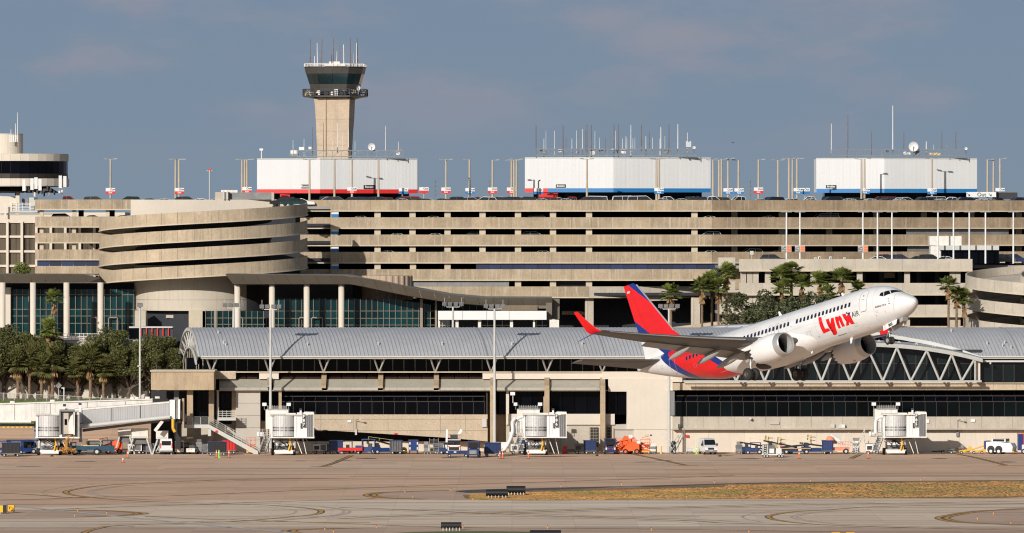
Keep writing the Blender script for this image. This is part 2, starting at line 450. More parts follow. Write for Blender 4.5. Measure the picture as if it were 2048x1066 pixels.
def z1(l): return [(x/2.926, 900+y/2.926) for x, y in l]
def z2(l): return [(680+x/2.926, 900+y/2.926) for x, y in l]
def z3(l): return [(1348+x/2.926, 900+y/2.926) for x, y in l]
lines = [
 z1([(2048,165),(1400,172),(940,190),(600,208),(430,232),(385,247),(420,262),(520,276),(700,292),(900,303),(1200,312)]),
 z1([(400,279),(520,276),(1000,268),(1500,248),(2048,225)]) + z2([(600,205),(1300,184),(2300,150)]),
 z1([(0,253),(200,262),(400,278),(520,277)]), z1([(0,293),(250,287),(520,277)]),
 z1([(250,350),(800,330),(1200,318),(1450,318),(1700,332),(1850,348),(1880,362),(1840,378),(1700,392),(1450,413),(1200,425),(700,442),(560,462),(500,482),(490,500)]),
 z1([(1200,318),(1500,306),(2048,290)]) + z2([(200,284)]),
 z1([(850,388),(1200,405),(1500,413),(2048,432)]) + z2([(600,452),(1300,458),(2048,466),(3000,480)]),
 z2([(0,337),(400,350),(860,372),(1300,388),(2048,415)]) + z3([(300,428),(760,438)]),
 z2([(0,402),(500,380),(1000,368),(1500,350),(2048,338)]) + z3([(700,322),(1300,312),(2100,298)]),
 z3([(2100,314),(1250,330),(900,350),(700,362),(580,380),(553,393),(600,410),(760,430),(1000,443),(1500,458),(2100,471)])]
for l_ in lines:
    pts = smooth([G(*p) for p in l_], 12)
    mb = MB(); ribbon(mb, pts, .95, .018); mb2 = MB(); ribbon(mb2, pts, .5, .024)
    o = mb.build('taxiway_marking', M['mline']); tag(o, kind='structure')
    mb2.build('yellow_line', M['ylw'], o)
doubles = [z2([(640,237),(400,243),(240,250),(175,265),(260,280),(500,288)]), z3([(2100,343),(1800,357),(1650,378),(1570,398),(1640,418),(1800,430),(2100,439)]),
           z1([(300,352),(600,355),(740,362),(825,371),(740,382),(500,392)]), z1([(2100,456),(1760,466),(1690,475),(1720,486),(1800,500)])]
for l_ in doubles:
    pts = smooth([G(*p) for p in l_], 12)
    mb = MB(); ribbon(mb, pts, 2.0, .018); o = mb.build('taxiway_edge_marking', M['mline']); tag(o, kind='structure')
    for s_ in (-1, 1):
        q = []
        for i, p in enumerate(pts):
            t = (pts[min(len(pts)-1,i+1)]-pts[max(0,i-1)]).normalized(); q.append(p+Vector((-t.y, t.x, 0))*.5*s_)
        m2 = MB(); ribbon(m2, q, .5, .024); m2.build('yellow_line', M['ylw'], o)
mb = MB(); ribbon(mb, smooth([G(-10,1008.5), G(300,1039), G(620,1070)], 12), 1.1, .03); tag(mb.build('pale_road_line', M['wline']), kind='structure')
for l_ in ([(640,934),(668,926),(703,911)], [(1236,903),(1290,913),(1372,930.5)], [(1898,905),(1950,915),(2012,930.5)], [(1702,917),(1720,909)]):
    pts = [G(*p) for p in l_]
    mb = MB(); ribbon(mb, smooth(pts, 8), .85, .012); o = mb.build('stand_lead_in_line', M['seal']); tag(o, kind='structure')
    mb = MB(); ribbon(mb, smooth(pts, 8), .3, .018); mb.build('yellow_line', M['ylw'], o)
for x0, x1, y0 in ((622,664,933.2), (1355,1397,931.4), (1995,2048,931.2), (115,180,934.2), (625,740,1045)):
    mb = MB(); ribbon(mb, [G(x0,y0), G((x0+x1)/2,y0), G(x1,y0)], 1.4, .02); tag(mb.build('stand_bar_marking', M['ylw']), kind='structure')
jm = MB(); rj = random.Random(5)
for y0, x0, x1 in ((918,0,420),(921,500,900),(925,1000,2048),(938,330,1500),(940.5,0,700),(946,1400,2048),(950,0,2048),(953,700,2048),(956.5,0,1200),(962,0,700),(1006,600,2048),(1010,0,500),(1014,900,2048),(1022,700,1500),(1031,1300,1850),(1033,300,1400),(1040,700,2048),(1044,0,600),(1049,100,1900),(1053,0,2048)):
    pts = []
    for k in range(20):
        xx = x0+(x1-x0)*k/19; pts.append(G(xx, y0+rj.uniform(-.35,.35)+(xx-1024)*.0008))
    ribbon(jm, pts, rj.uniform(.35,.8), .009)
tag(jm.build('pavement_joints', M['rust']), kind='structure')
sm = MB()
for x0, y0, wd, hh in ((735,917,50,1.6),(690,921,40,1.0),(1290,924,60,1.2),(1500,917,60,1.2),(1565,920,45,1),(2010,924,50,1.6),(1880,917,50,1.2),(600,922,30,1),(1330,921,40,.8),(170,923,60,1),(60,933,60,.8),(900,915,50,1.4),(1100,913,120,1.8),(760,926,80,.8),(1450,911,40,.8)):
    c = G(x0, y0); pts = []
    for k in range(14):
        a = 2*math.pi*k/14; r_ = rj.uniform(.6,1.1)
        g2 = G(x0+wd/2*math.cos(a)*r_, y0+hh/2*math.sin(a)*r_); pts.append((g2.x, g2.y, .008))
    sm.quad(*pts)
tag(sm.build('oil_stains', M['seal']), kind='structure')

rm = MB(); rj = random.Random(12)
for l_ in (lines[4], lines[7], lines[8], lines[0], lines[9]):
    pts = smooth([G(*p) for p in l_], 12)
    for off in (-3.2, 2.9, 3.6):
        q = []
        for i, p in enumerate(pts):
            t_ = pts[min(len(pts)-1,i+1)]-pts[max(0,i-1)]; t_.normalize(); q.append(p+Vector((-t_.y, t_.x, 0))*(off+rj.uniform(-.05,.05)))
        a = rj.randint(0, len(q)//3); b = rj.randint(2*len(q)//3, len(q)); ribbon(rm, q[a:b], rj.uniform(.3,.55), .0165)
tag(rm.build('tyre_marks', mat('tyre rubber marks', (.50,.385,.285), .9, var=.35, scale=.4, fine=.3)), kind='structure')

# dry grass blades along the verge so that it reads as turf
gb = MB(); rg = random.Random(9)
for i in range(14000):
    x_ = rg.uniform(940, 2060); t_ = rg.random()
    top = 987-(x_-940)*.0265 if x_ < 1450 else 969-(x_-1450)*.012
    bot = 1000 - max(0, x_-1200)*.0078
    p = G(x_, top+1+(bot-top-1)*t_)
    h_ = rg.uniform(.04,.11); w_ = rg.uniform(.10,.3); a = rg.uniform(-.1,.1)
    gb.quad((p.x-w_, p.y, .01), (p.x+w_, p.y, .01), (p.x+a, p.y+.05, h_))
tag(gb.build('dry_grass', mat('dry grass blades', (.33,.175,.06), .9, var=.5, scale=.15, fine=.3, patch=((.19,.16,.05), .08, .46, .62))), kind='stuff')

# taxiway edge markers
em = MB(); em.cyl((0,0,0),(0,0,.30),.07,.06,8)
E0 = None
names_ = ['far edge of the dry grass', 'near edge of the dry grass', 'brown shoulder island', 'bottom edge of the picture']
lst = [(810,985,2),(902,982,2),(826,995,2),(946,1000,1),(1122,974,0),(1243,970,0),(1122,999,1),(1374,996,1),(926,1057,3),(1095,1057,3),(1303,1061,3),(753,1056,3),
       (1429,966,0),(1621,963,0),(1842,961,0),(1571,996,1),(2016,992,1),(1987,1029,2),(1955,1039,2),(2022,1048,2),(1498,1065,3),(155,1023,2),(150,1033,2),(214,1028,2),(650,1060,3),(667,1065,3)]
for i, (x_, y_, k_) in enumerate(lst):
    lb = 'orange edge marker %s' % {0:'at the far edge of the grass',1:'at the near edge of the grass',2:'on a brown paved island',3:'near the bottom picture edge'}[k_]
    same = sorted(q[0] for q in lst if q[2] == k_); o_ = same.index(x_)+1
    lb += ', %s from the left' % ordn(o_)
    if E0 is None:
        E0 = thing('taxiway_edge_marker', lb, 'edge marker', G(x_, y_), 0, 'orange taxiway edge markers')
        em.build('post', M['edge'], E0) if False else None
        put('post', em.mesh('post', M['edge']), E0, E0.location)
        cp = MB(); cp.cyl((0,0,.30),(0,0,.38),.085,.03,8); put('lens', cp.mesh('lens', M['navy']), E0, E0.location)
    else: dup(E0, G(x_, y_), 0, lb)

# black ribbed drums lying on white legs
def drum(x0, x1, y0, y1, lb, group, first=[None]):
    c = G((x0+x1)/2, y1); s_ = F/c.y; ln = (x1-x0)/s_; r_ = (y1-y0-3)/s_/2
    t = thing('black_drum', lb, 'drum', c, R(-3), group)
    t.rotation_euler = (0,0,0)
    mb = MB(); prof = []
    n_ = 9
    for i in range(n_+1):
        z_ = -ln/2+ln*i/n_; prof += [(r_, z_), (r_, z_+ln/n_*.9), (r_*.985, z_+ln/n_*.92), (r_*.985, z_+ln/n_*.98)] if i < n_ else [(r_, z_)]
    prof = [(0, -ln/2)]+prof+[(0, ln/2)]
    mb.lathe(prof, Matrix.Translation((c.x, c.y, r_+.22)) @ Matrix.Rotation(R(90), 4, 'Y'), 20)
    mb.build('shell', M['blk'], t)
    mb = MB()
    for i in range(6):
        xx = c.x-ln/2*.8+ln*.8*i/5
        for s2 in (-1, 1): mb = MB(); mb.bar((xx, c.y+s2*.35, 0), (xx, c.y+s2*.3, .35), .06); mb.build('leg', M['white'], t)
drum(972,1016,979,996,'black ribbed drum on white legs, nearer of the two on the grass tip','black drums by the taxiway')
drum(1013,1051,972,990,'black ribbed drum on white legs, further right one behind on the grass','black drums by the taxiway')
drum(882,923,1045,1061,'black ribbed drum on white legs beside the green patch at the bottom','black drums by the taxiway')
drum(1060,1122,1061,1080,'wide black drum cut off by the bottom edge of the picture','black drums by the taxiway')

def text_mesh(s, size, m, offset=0.0, name='lettering', ext_=0.0):
    cu = bpy.data.curves.new('t', 'FONT'); cu.body = s; cu.size = size; cu.align_x = 'CENTER'; cu.align_y = 'CENTER'; cu.offset = offset
    cu.resolution_u = 3; cu.extrude = ext_
    ob = bpy.data.objects.new('t', cu); col.objects.link(ob)
    dg = bpy.context.evaluated_depsgraph_get()
    me = bpy.data.meshes.new_from_object(ob.evaluated_get(dg)); bpy.data.objects.remove(ob); bpy.data.curves.remove(cu)
    me.name = name; me.materials.clear(); me.materials.append(m); return me
def text_on(parent, s, size, m, loc, rz=0, offset=0.0, name='lettering'):
    me = text_mesh(s, size, m, offset, name)
    me.transform(Matrix.Rotation(R(90), 4, 'X'))
    return put(name, me, parent, loc, rz)
def arrow(mb, c, L_, ang, th, head=.42):
    """flat arrow in the XZ plane, pointing ang"""
    u = Vector((math.cos(ang), 0, math.sin(ang))); v = Vector((-u.z, 0, u.x)); c = Vector(c)
    a = c-u*L_/2; b = c+u*L_/2
    mb.quad(a-v*th/2, a+v*th/2, b-u*th+v*th/2, b-u*th-v*th/2)
    for s_ in (-1, 1):
        q = b-u*head*L_*.75+v*s_*head*L_*.75; n_ = (b-q).normalized(); k = Vector((-n_.z, 0, n_.x))*th/2
        mb.quad(b-k, b+k, q+k, q-k)

# yellow taxiway sign at the left edge
YEL = mat('yellow sign face', (.80,.42,.01), .45, var=.05)
c = G(22, 1026); t = thing('taxiway_sign', 'yellow taxiway guidance sign marked Y with a diagonal arrow', 'sign', c)
s_ = F/c.y
mb = MB(); mb.box(c.x-.42, c.x+.42, c.y-.12, c.y+.12, .22, 1.0); mb.build('panel', YEL, t)
mb = MB(); mb.box(c.x-.47, c.x-.42, c.y-.14, c.y+.14, .18, 1.04); mb.box(c.x+.42, c.x+.47, c.y-.14, c.y+.14, .18, 1.04); mb.build('end_cap', M['blk'], t)
for q in (-.3, .3): mb = MB(); mb.cyl((c.x+q, c.y, 0), (c.x+q, c.y, .22), .04, n=8); mb.build('leg', M['steelw'], t)
text_on(t, 'Y', .52, M['blk'], (c.x-.17, c.y-.126, .62), offset=.012)
mb = MB(); arrow(mb, (c.x+.2, c.y-.127, .60), .42, R(-52), .06); mb.build('arrow', M['blk'], t)
c = G(4, 1027.5); t = thing('taxiway_sign', 'nearer yellow sign box with black end, cut off by the left edge', 'sign', c, 0)
mb = MB(); mb.box(c.x-1.9, c.x+.12, c.y-.14, c.y+.14, .2, 1.05); mb.build('panel', YEL, t)
mb = MB(); mb.box(c.x+.12, c.x+.55, c.y-.16, c.y+.5, .14, 1.07); mb.build('end_cap', M['blk'], t)
mb = MB(); mb.cyl((c.x-.2, c.y, 0), (c.x-.2, c.y, .22), .04, n=8); mb.build('leg', M['steelw'], t)
c = G(1686, 1083); t = thing('taxiway_sign', 'yellow and black sign top peeping over the bottom edge', 'sign', c)
mb = MB(); mb.box(c.x-1.3, c.x+1.3, c.y-.12, c.y+.12, .2, 1.05); mb.build('panel', YEL, t)
mb = MB(); mb.box(c.x-.35, c.x+.35, c.y-.135, c.y-.121, .25, 1.04); mb.build('symbol', M['blk'], t)
for q in (-1., 1.): mb = MB(); mb.cyl((c.x+q, c.y, 0), (c.x+q, c.y, .22), .04, n=8); mb.build('leg', M['steelw'], t)
# ================================================================ AIRSIDE TERMINAL (near building)
T = thing('airside_terminal', 'long low airside terminal with grey barrel vault roof behind the aircraft', 'terminal building', (px(1200,1100), 1100, 0))
def part(name, m, *boxes, par=None, smooth_=False):
    mb = MB()
    for b_ in boxes: mb.pb(*b_)
    return mb.build(name, m, par or T, smooth_)

# core that closes the building behind its glass and walls
part('wall', M['int'], (410,719,2150,905,1108,18))
part('wall', M['blk'], (300,783,420,906,1104,3))

# --- vault
D0, HALF = 1098.0, 14.0
ZE, RISE = pz(714.5, D0), 4.45
def vz(u): return ZE + RISE*(1-abs(1-u)**2.1)      # u: 0 front eave, 1 ridge, 2 back eave
def vp(xe, u, dz=0.0):                             # xe: x of the column at the front eave
    y = D0+HALF*u
    return Vector((xe-.16*(y-D0), y, vz(u)+dz))
def interp(tab, x):
    if x <= tab[0][0]: return tab[0][1]
    for (a, b), (c, d) in zip(tab, tab[1:]):
        if x <= c: return b+(d-b)*(x-a)/(c-a)
    return tab[-1][1]
arc2 = [(1330,716),(1380,705),(1440,692),(1500,679),(1560,670),(1620,665),(1680,662),(1748,664),(1790,669),(1820,675),(1868,684),(1916,697),(1950,710),(1962,716)]
def u_start(xp):
    yy = interp(arc2, xp)
    if yy >= 715.5 or xp > 1962: return 0.0
    u = 0.0
    while u < .98:
        q = vp(px(xp, D0), u)
        if HZ+F*(H-q.z)/q.y <= yy: break
        u += .01
    return u
X0, X1 = px(398, D0), px(2140, D0)
nseg = 12
xs_all = []
x_ = X0
while x_ < X1: xs_all.append(x_); x_ += .60
def pixcol(xe): return 1024+xe*F/D0
rows = []
for xe in xs_all:
    u0 = u_start(pixcol(xe))
    rows.append([vp(xe, u0+(2-u0)*k/ (nseg*2)) for k in range(nseg*2+1)])
mb = MB(); mb.grid(rows)
rf = mb.build('roof', M['roof'], T, True)
mb = MB()
for xe, row in zip(xs_all, rows):
    pts = row[:nseg+3]
    for a, b in zip(pts, pts[1:]):
        mb.add([a+Vector((-.045,0,-.02)), a+Vector((.045,0,-.02)), a+Vector((.045,0,.085)), a+Vector((-.045,0,.085)),
                b+Vector((-.045,0,-.02)), b+Vector((.045,0,-.02)), b+Vector((.045,0,.085)), b+Vector((-.045,0,.085))],
               [(0,1,5,4),(1,2,6,5),(2,3,7,6),(3,0,4,7)])
o = mb.build('standing_seam', M['seam'], rf); o['kind'] = 'stuff'
for xp_ in (974, 1210, 2042):
    mb = MB(); pts = [vp(px(xp_, D0), k/12, .1) for k in range(13)]
    for a, b in zip(pts, pts[1:]): mb.bar(a, b, .2, .12)
    mb.build('expansion_joint', M['seam'], rf)
# eave fascia, gutter
for a, b in ((400,1362),(1962,2140)):
    mb = MB(); mb.pb(a, 712.5, b, 715.2, D0-.25, .5); mb.build('gutter', M['steelw'], T)
    mb = MB(); mb.pb(a, 715.2, b, 718.5, D0-.05, .4); mb.build('fascia', M['sill'], T)
    mb = MB(); mb.box(px(a,D0), px(b,D0), D0+.4, D0+9, pz(718.3,D0), pz(716.5,D0)); mb.build('soffit', M['mesh'], T)
# end arch
def arch_pts(xe, n=20, dz=0, yin=0): return [vp(xe, 2*k/n, dz) for k in range(n+1)]
o1 = arch_pts(X0+.02, dz=.05); i1 = []
for k, p in enumerate(o1):
    u = 2*k/20; cpt = Vector((p.x, D0+HALF, ZE-2)); v = (cpt-p); v.normalize(); i1.append(p+v*.55)
mb = MB()
for a, b, c, d in zip(o1, o1[1:], i1, i1[1:]): mb.ext([a, b, d, c], (-.35, -.03, 0))
mb.build('end_arch', M['steelw'], T)
# inner lattice fan and glass of the gable
mb2 = []
cen = Vector((X0-.16*HALF-.2, D0+HALF+1, ZE-3.4))
for k in range(1, 20):
    p = i1[k]
    if k % 2 == 0: continue
    q = p+(cen-p)*.36
    q = Vector((q.x+.25, q.y, q.z))
    mb = MB(); mb.bar(p+Vector((-.15,0,0)), q, .14); mb.build('gable_strut', M['steelw'], T)
    if k < 18:
        p2 = i1[k+2]; mb = MB(); mb.bar(q, p2+Vector((-.15,0,0)), .09); mb.build('gable_brace', M['steelw'], T)
gi = [ (p+(cen-p)*.36) for p in i1 ]
mb = MB()
for a, b in zip(gi, gi[1:]): mb.bar(a, b, .3)
mb.build('inner_arch', M['steelw'], T)
mb = MB(); mb.quad(*[(p.x+.6, p.y, p.z) for p in gi], (gi[-1].x+.6, gi[-1].y, ZE-4.4), (gi[0].x+.6, gi[0].y, ZE-4.4)); mb.build('gable_wall', M['blk'], T)
part('end_wall', M['glass'], (372,716,408,746,1107,.2))
gl = MB(); gl.quad(*[(p.x+.3, p.y, p.z) for p in gi], (gi[-1].x+.3, gi[-1].y, ZE-4.4), (gi[0].x+.3, gi[0].y, ZE-4.4)); gl.build('gable_glass', M['glass'], T)
for k in range(1, 9):
    y_ = D0+HALF*2*k/9; xx = X0-.16*(y_-D0)+.15; mb = MB(); zt = max(ZE-3.5, interp([(p.y, p.z) for p in gi], y_))
    mb.bar((xx, y_, ZE-4.4), (xx, y_, zt), .12); mb.build('mullion', M['mull'], T)
# roof vents
for x_, y_ in ((435,668),(446,688),(450,692),(614,692),(756,691),(884,691),(1024,691),(1165,690),(1905,664),(1977,690),(2008,694),(2012,688),(2025,698)):
    u = (714-y_)/54*.75; u = max(.1, min(.85, u))
    for it in range(60):
        q = vp(0, u); e = HZ+F*(H-q.z)/q.y - y_
        u += e*.004
    xe = (x_-1024)*vp(0,u).y/F+.16*(vp(0,u).y-D0); q = vp(xe, u)
    mb = MB(); mb.cyl(q, q+Vector((0,0,.35)), .13, n=8); mb.cyl(q+Vector((0,0,.35)), q+Vector((0,0,.5)), .24, .12, n=8); mb.build('roof_vent', M['steelw'], rf)

# --- clerestory behind the eave: glass panes and mullions
pane = MB(); pane.pb(0, 718, 21.3, 747, 1106, .06)
def panes(x0, x1, step, y0, y1, d, m, name='pane', mull=M['bronze'], mw=1.6, skip=()):
    s_ = d/F; wpx = step-mw
    mb = MB(); mb.box(-wpx*s_/2, wpx*s_/2, 0, .05, -(y1-y0)*s_/2, (y1-y0)*s_/2); me = mb.mesh(name, m)
    mm = MB(); mm.box(-mw*s_/2, mw*s_/2, -.07, .07, -(y1-y0)*s_/2, (y1-y0)*s_/2); ml = mm.mesh('mullion', mull)
    x_ = x0; zc = (pz(y0,d)+pz(y1,d))/2
    while x_ < x1-2:
        if not any(a <= x_+step/2 <= b for a, b in skip):
            put(name, me, T, (px(x_+step/2, d), d, zc))
        put('mullion', ml, T, (px(x_, d), d, zc)); x_ += step
panes(404, 1340, 22.4, 719.5, 746, 1105, M['glass'], mull=M['mull'], mw=2.0)
# --- parapet level
part('parapet', M['cream'], (300,743.5,470,758,1100.5,5))
part('parapet', M['tan'], (425,745,470,759,1100.2,.3))
xb = [(517,556),(965,1345)]
for a, b in xb: part('parapet', M['cream'], (a,745,b,759,1100.5,5))
part('coping', M['conc_l'], (470,744,1345,746,1100.2,5.5))
def sloped(name, x0, x1, ya, yb, da, db, m, th=.15, skew=0):
    mb = MB()
    a = [P(x0,ya,da), P(x1,ya,da), P(x1+skew,yb,db), P(x0+skew,yb,db)]
    mb.ext(a, (0,.15,-.1)); return mb.build(name, m, T)
brz = mat('bronze louvre glass', (.055,.035,.028), .25, var=.3, scale=.3, rnd=.15, spec=.5)
for a, b in ((469,514),(559,643),(657,757),(769,868),(880,966)):
    n_ = max(1, round((b-a)/25)); st = (b-a)/n_
    for k in range(n_): sloped('louvre_pane', a+k*st+.7, a+(k+1)*st-.7, 746.5, 758.5, 1103.5, 1101.2, brz)
    part('wall', M['blk'], (a-2,746,b+2,760,1104,2))
# sills
edges = [432,540,648,760,872,986,1095,1205]
for a, b in zip(edges[:-1], edges[1:]):
    sloped('sill_panel', a+5, b-5, 759, 776, 1101.3, 1098.3, M['sill'])
    part('sill_edge', M['sill'], (a+5,776,b-5,781.5,1098.2,2.5))
part('soffit', M['tan'], (430,781.6,1215,783,1098.4,8))
# piers
def pier(x_, down, wd=10, ground=False):
    mb = MB(); x0, x1 = px(x_-wd/2,1098), px(x_+wd/2,1098)
    prof = [(1104,745),(1102.6,745),(1097.6,772),(1097.6,down),(1099.5,down),(1104,down)]
    mb.ext([(x0, d, pz(y,1098)) for d, y in prof], (x1-x0,0,0)); mb.build('pier', M['tanp'], T)
for x_ in (537,646,760,872): pier(x_, 777 if x_ != 537 else 775)
for x_ in (421,985,1094,1206): pier(x_, 908)
# V brackets
for x_ in (421,537,646,757,870,982,1094,1205):
    for dx in (-9, 11):
        mb = MB(); mb.cyl(P(x_,746,1101.5), P(x_+dx,719,1098.8), .13, .15, 8); mb.build('bracket', M['steelw'], T)
    mb = MB(); mb.cyl(P(x_+1,746,1101.6), P(x_-8,719.5,1104), .10, n=8); mb.build('bracket', M['steelw'], T)
    mb = MB(); mb.pb(x_-14,717.6,x_+15,719.4,1098.6,.3); mb.build('bracket_plate', M['steelw'], T)
# --- left part: terrace, doors, panel wall
TT = part('terrace_wall', M['tanp'], (300,744,426,781,1092,8.3))
part('terrace_coping', M['conc_l'], (298,741.5,428,744,1091.7,8.9))
part('column', M['tanp'], (372,781,384,906,1094,1.2)); part('column', M['creamp'], (432,783,436,850,1099,1)); part('column', M['tanp'], (462,783,470,852,1100,1))
part('column', M['mesh'], (346,781,356,880,1095,1))
for a in (386,402): part('door_pane', M['glass'], (a,784,a+15,846,1101,.1))
for a in (437,449): part('door_pane', M['glass'], (a,786,a+11,824,1103,.1))
part('wall', M['int'], (384,781,470,906,1103.2,2))
for k in range(5): part('wall_panel', M['panelw'], (470,783+k*24.6,519,783+k*24.6+24.1,1099.2,4))
part('wall', M['cream'], (470,781.6,519,783,1099.3,3))
part('wall', M['tanp'], (519,843,535,906,1101,3))
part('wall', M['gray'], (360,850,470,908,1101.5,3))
part('balcony', M['steelw'], (433,837,470,842,1096,4))
for k in range(4): part('rail', M['steelw'], (434,823+k*4.2,470,824+k*4.2,1096,.06))
for k in range(5): part('post', M['steelw'], (434+k*8.7,822,435+k*8.7,837,1096.02,.06))
# --- big dark window bands with leaning upper panes
def window_band(x0, x1, ys, step, skewx, mtop, mbot, d_top, d_bot, fade=1):
    y0, ya, yb, y1 = ys; s = 1098.5/F
    n_ = int((x1-x0)/step)
    def row(ya_, yb_, da, db, m, nm, sk):
        x_ = 0
        base_a = P(0,ya_,da); base_b = P(0,yb_,db)
        mb = MB(); a = [Vector((0,0,0)), Vector(((step-1.3)*s,0,0)), Vector(((step-1.3)*s+sk*s, db-da, base_b.z-base_a.z)), Vector((sk*s, db-da, base_b.z-base_a.z))]
        mb.ext(a, (0,.06,0)); me = mb.mesh(nm, m)
        mm = MB(); mm.bar((-.65*s,-.03,0), (-.65*s+sk*s, db-da-.03, base_b.z-base_a.z), .09); ml = mm.mesh('mullion', M['bronze'])
        for k in range(n_+1):
            q = Vector((px(x0+k*step, 1098.5), da, base_a.z))
            if k < n_: put(nm, me, T, q)
            put('mullion', ml, T, q)
        mb = MB(); mb.bar((px(x0,1098.5), da, base_a.z), (px(x0+n_*step,1098.5), da, base_a.z), .14); mb.build('transom', M['bronze'], T)
    ym = (y0+ya)/2
    row(y0, ym, d_top, (d_top+d_bot)/2+ -.4, M['glass'], 'pane', -3)
    row(ym, ya, (d_top+d_bot)/2-.4, d_bot, M['glass'], 'pane', -2)
    row(ya, y1, d_bot, d_bot, mbot, 'pane', 0)
    part('wall', M['blk'], (x0,y0,x1,y1,d_top+.2,2))
window_band(563, 972, (783,804,0,830), 22.6, 0, M['glass'], M['glass'], 1101.6, 1099.3)
window_band(1352, 2070, (781,804,0,834), 22.8, 0, M['glass'], M['glassg'], 1101.6, 1099.3)
part('window_end', M['bronze'], (972,781.5,975,831,1099.2,3))
# tan wall under the left band with its sloping underside
mb = MB(); mb.ext([P(562,830,1099), P(975,830,1099), P(975,884,1099), P(900,877,1099), P(640,861,1099), P(562,858,1099)], (0,1.2,0)); mb.build('wall', M['tan'], T)
for yy in (839, 862): part('wall_joint', M['mull'], (564,yy,974,yy+.7,1098.96,.05))
for xx in (640,706,775,880,930): part('wall_joint', M['mull'], (xx,831,xx+.6,861 if xx < 760 else 868,1098.97,.05))
part('wall', M['creamp'], (562,884,975,906,1102.5,2))
part('wall', M['blk'], (540,858,975,884,1104.5,1))  # black sheet standing in for the shade under the sloping wall
part('column', M['tanp'], (556,783,562,906,1099,1.5))
part('wall', M['tanp'], (975,781,990,906,1103.4,2))
# right of the near mast
for a, b in ((998,1087),(1101,1199),(1217,1254)):
    part('wall', M['blk'], (a,784,b,830,1101.6,1))
    n_ = max(1, round((b-a)/24)); st = (b-a)/n_
    for k in range(n_): part('pane', M['glass'], (a+k*st+.6,785,a+(k+1)*st-.6,829,1100.9,.06))
part('column', M['tanp'], (1087,794,1093,850,1099.5,1.5))
part('wall', M['cream'], (1012,829,1230,850.5,1099.4,3)); part('wall', M['cream'], (1012,781,1018,829,1099.6,2))
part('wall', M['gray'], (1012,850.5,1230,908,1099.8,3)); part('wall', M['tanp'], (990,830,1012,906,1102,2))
for x_ in (1180, 1215):
    part('grille', M['bronze'], (x_,856,x_+17 if x_ < 1200 else x_+8,894,1099.6,.1))
    for k in range(3): part('grille_bar', M['mull'], (x_+1+k*5.5,857,x_+2+k*5.5,893,1099.5,.08))
    for k in range(6): part('grille_bar', M['mull'], (x_,860+k*6,x_+17 if x_ < 1200 else x_+8,860.8+k*6,1099.52,.06))
# plain cream wall that carries the vault's right end
part('wall', M['cream'], (1217,759,1346,784,1099.4,6), (1254,784,1346,860,1099.4,6))
part('wall', M['cream'], (1268,860.6,1346,908,1099.4,6)); part('wall_joint', M['mull'], (1230,859.9,1346,860.5,1099.45,.3))
part('wall', M['panelw'], (1230,850,1268,908,1099.7,3))
part('door_pane', M['mesh'], (1341,782,1350,832,1099.2,.4)); part('door_frame', M['white'], (1336,778,1355,782,1098.9,.5))
# concrete strip, spandrel band and cream base wall on the right
nb = 16
for k in range(nb):
    a = 1346+k*46; part('band_panel', M['tan'], (a,767,a+45.7,781,1098.6,4))
part('coping', M['conc_l'], (1370,765.3,2140,767.6,1098.2,4))
for k in range(24):
    a = 1346+k*31; part('spandrel_panel', M['gray'], (a,834.3,a+30.7,857.6,1098.8,3))
part('ledge', M['gray'], (1346,857.6,2120,860.6,1098.3,3))
for k in range(10): part('wall_panel', M['creamp'], (1346+k*72,860.8,1346+k*72+71.8,908,1099.6,3))
# wall fittings
def fit(name, m, x0, y0, x1, y1, d, th, lb=None):
    o = part(name, m, (x0,y0,x1,y1,d,th)); 
    if lb: o['label'] = lb
fit('notice', M['white'], 694,841,702,846,1098.8,.1); fit('notice', M['white'], 1853,840,1861,847,1098.6,.1); fit('notice', M['white'], 1944,839,1953,845,1098.6,.1); fit('notice', M['panelw'], 1541,844,1560,850,1098.6,.1)
fit('junction_box', M['steelw'], 709,859,713,871,1098.7,.25); fit('junction_box', M['steelw'], 964,838,973,855,1098.6,.3); fit('junction_box', M['steelw'], 1663,849,1671,857,1098.4,.4)
fit('junction_box', M['whited'], 1680,850,1692,857,1098.2,.5); fit('junction_box', M['mesh'], 1915,863,1920,874,1099.2,.3)
for x_ in (711, 1918):
    mb = MB(); mb.cyl(P(x_,861,1098.7), P(x_,842,1098.7), .05, n=6); mb.cyl(P(x_,842,1098.7), P(x_+7,839,1097.4), .05, n=6); mb.build('conduit', M['mesh'], T)
    mb = MB(); mb.pb(x_+6,838,x_+10,840,1097.2,.4); mb.build('wall_lamp', M['steelw'], T)
for x_, y_ in ((1502,838),(1358,853)):
    mb = MB(); mb.cyl(P(x_,y_,1098), P(x_,y_,1098.8), .22 if x_ > 1400 else .33, n=12); mb.build('wall_lamp', M['steelw'], T)
fit('small_sign', M['red'], 788,867,794,870,1098.9,.05); fit('small_sign', M['red'], 1372,871,1379,876,1099.3,.05); fit('small_sign', M['red'], 1364,877,1367,878.5,1099.3,.05)
fit('small_sign', M['pyel'], 1290,870,1297,874,1099.3,.05); fit('small_sign', M['bluev'], 1301,870,1304,873,1099.3,.05)
# --- cross arch with its truss on the right
def y1f(x): return 718-33*(1-abs((x-1667)/302)**2.6)
XA, XB = 1368, 1968
xs2 = [XA+(XB-XA)*k/40 for k in range(41)]
dF = 1095.5
low = [P(x, y1f(x), dF) for x in xs2]
# front rim
mb = MB()
for a, b in zip(low, low[1:]): mb.ext([a+Vector((0,0,.02)), b+Vector((0,0,.02)), b-Vector((0,0,.62)), a-Vector((0,0,.62))], (0,.9,0))
mb.build('arch_rim', M['truss'], T)
mb = MB(); mb.grid([[p+Vector((0,.1,.05)) for p in low], [p+Vector((0,6,.35)) for p in low]]); mb.build('arch_roof', M['roof'], T)
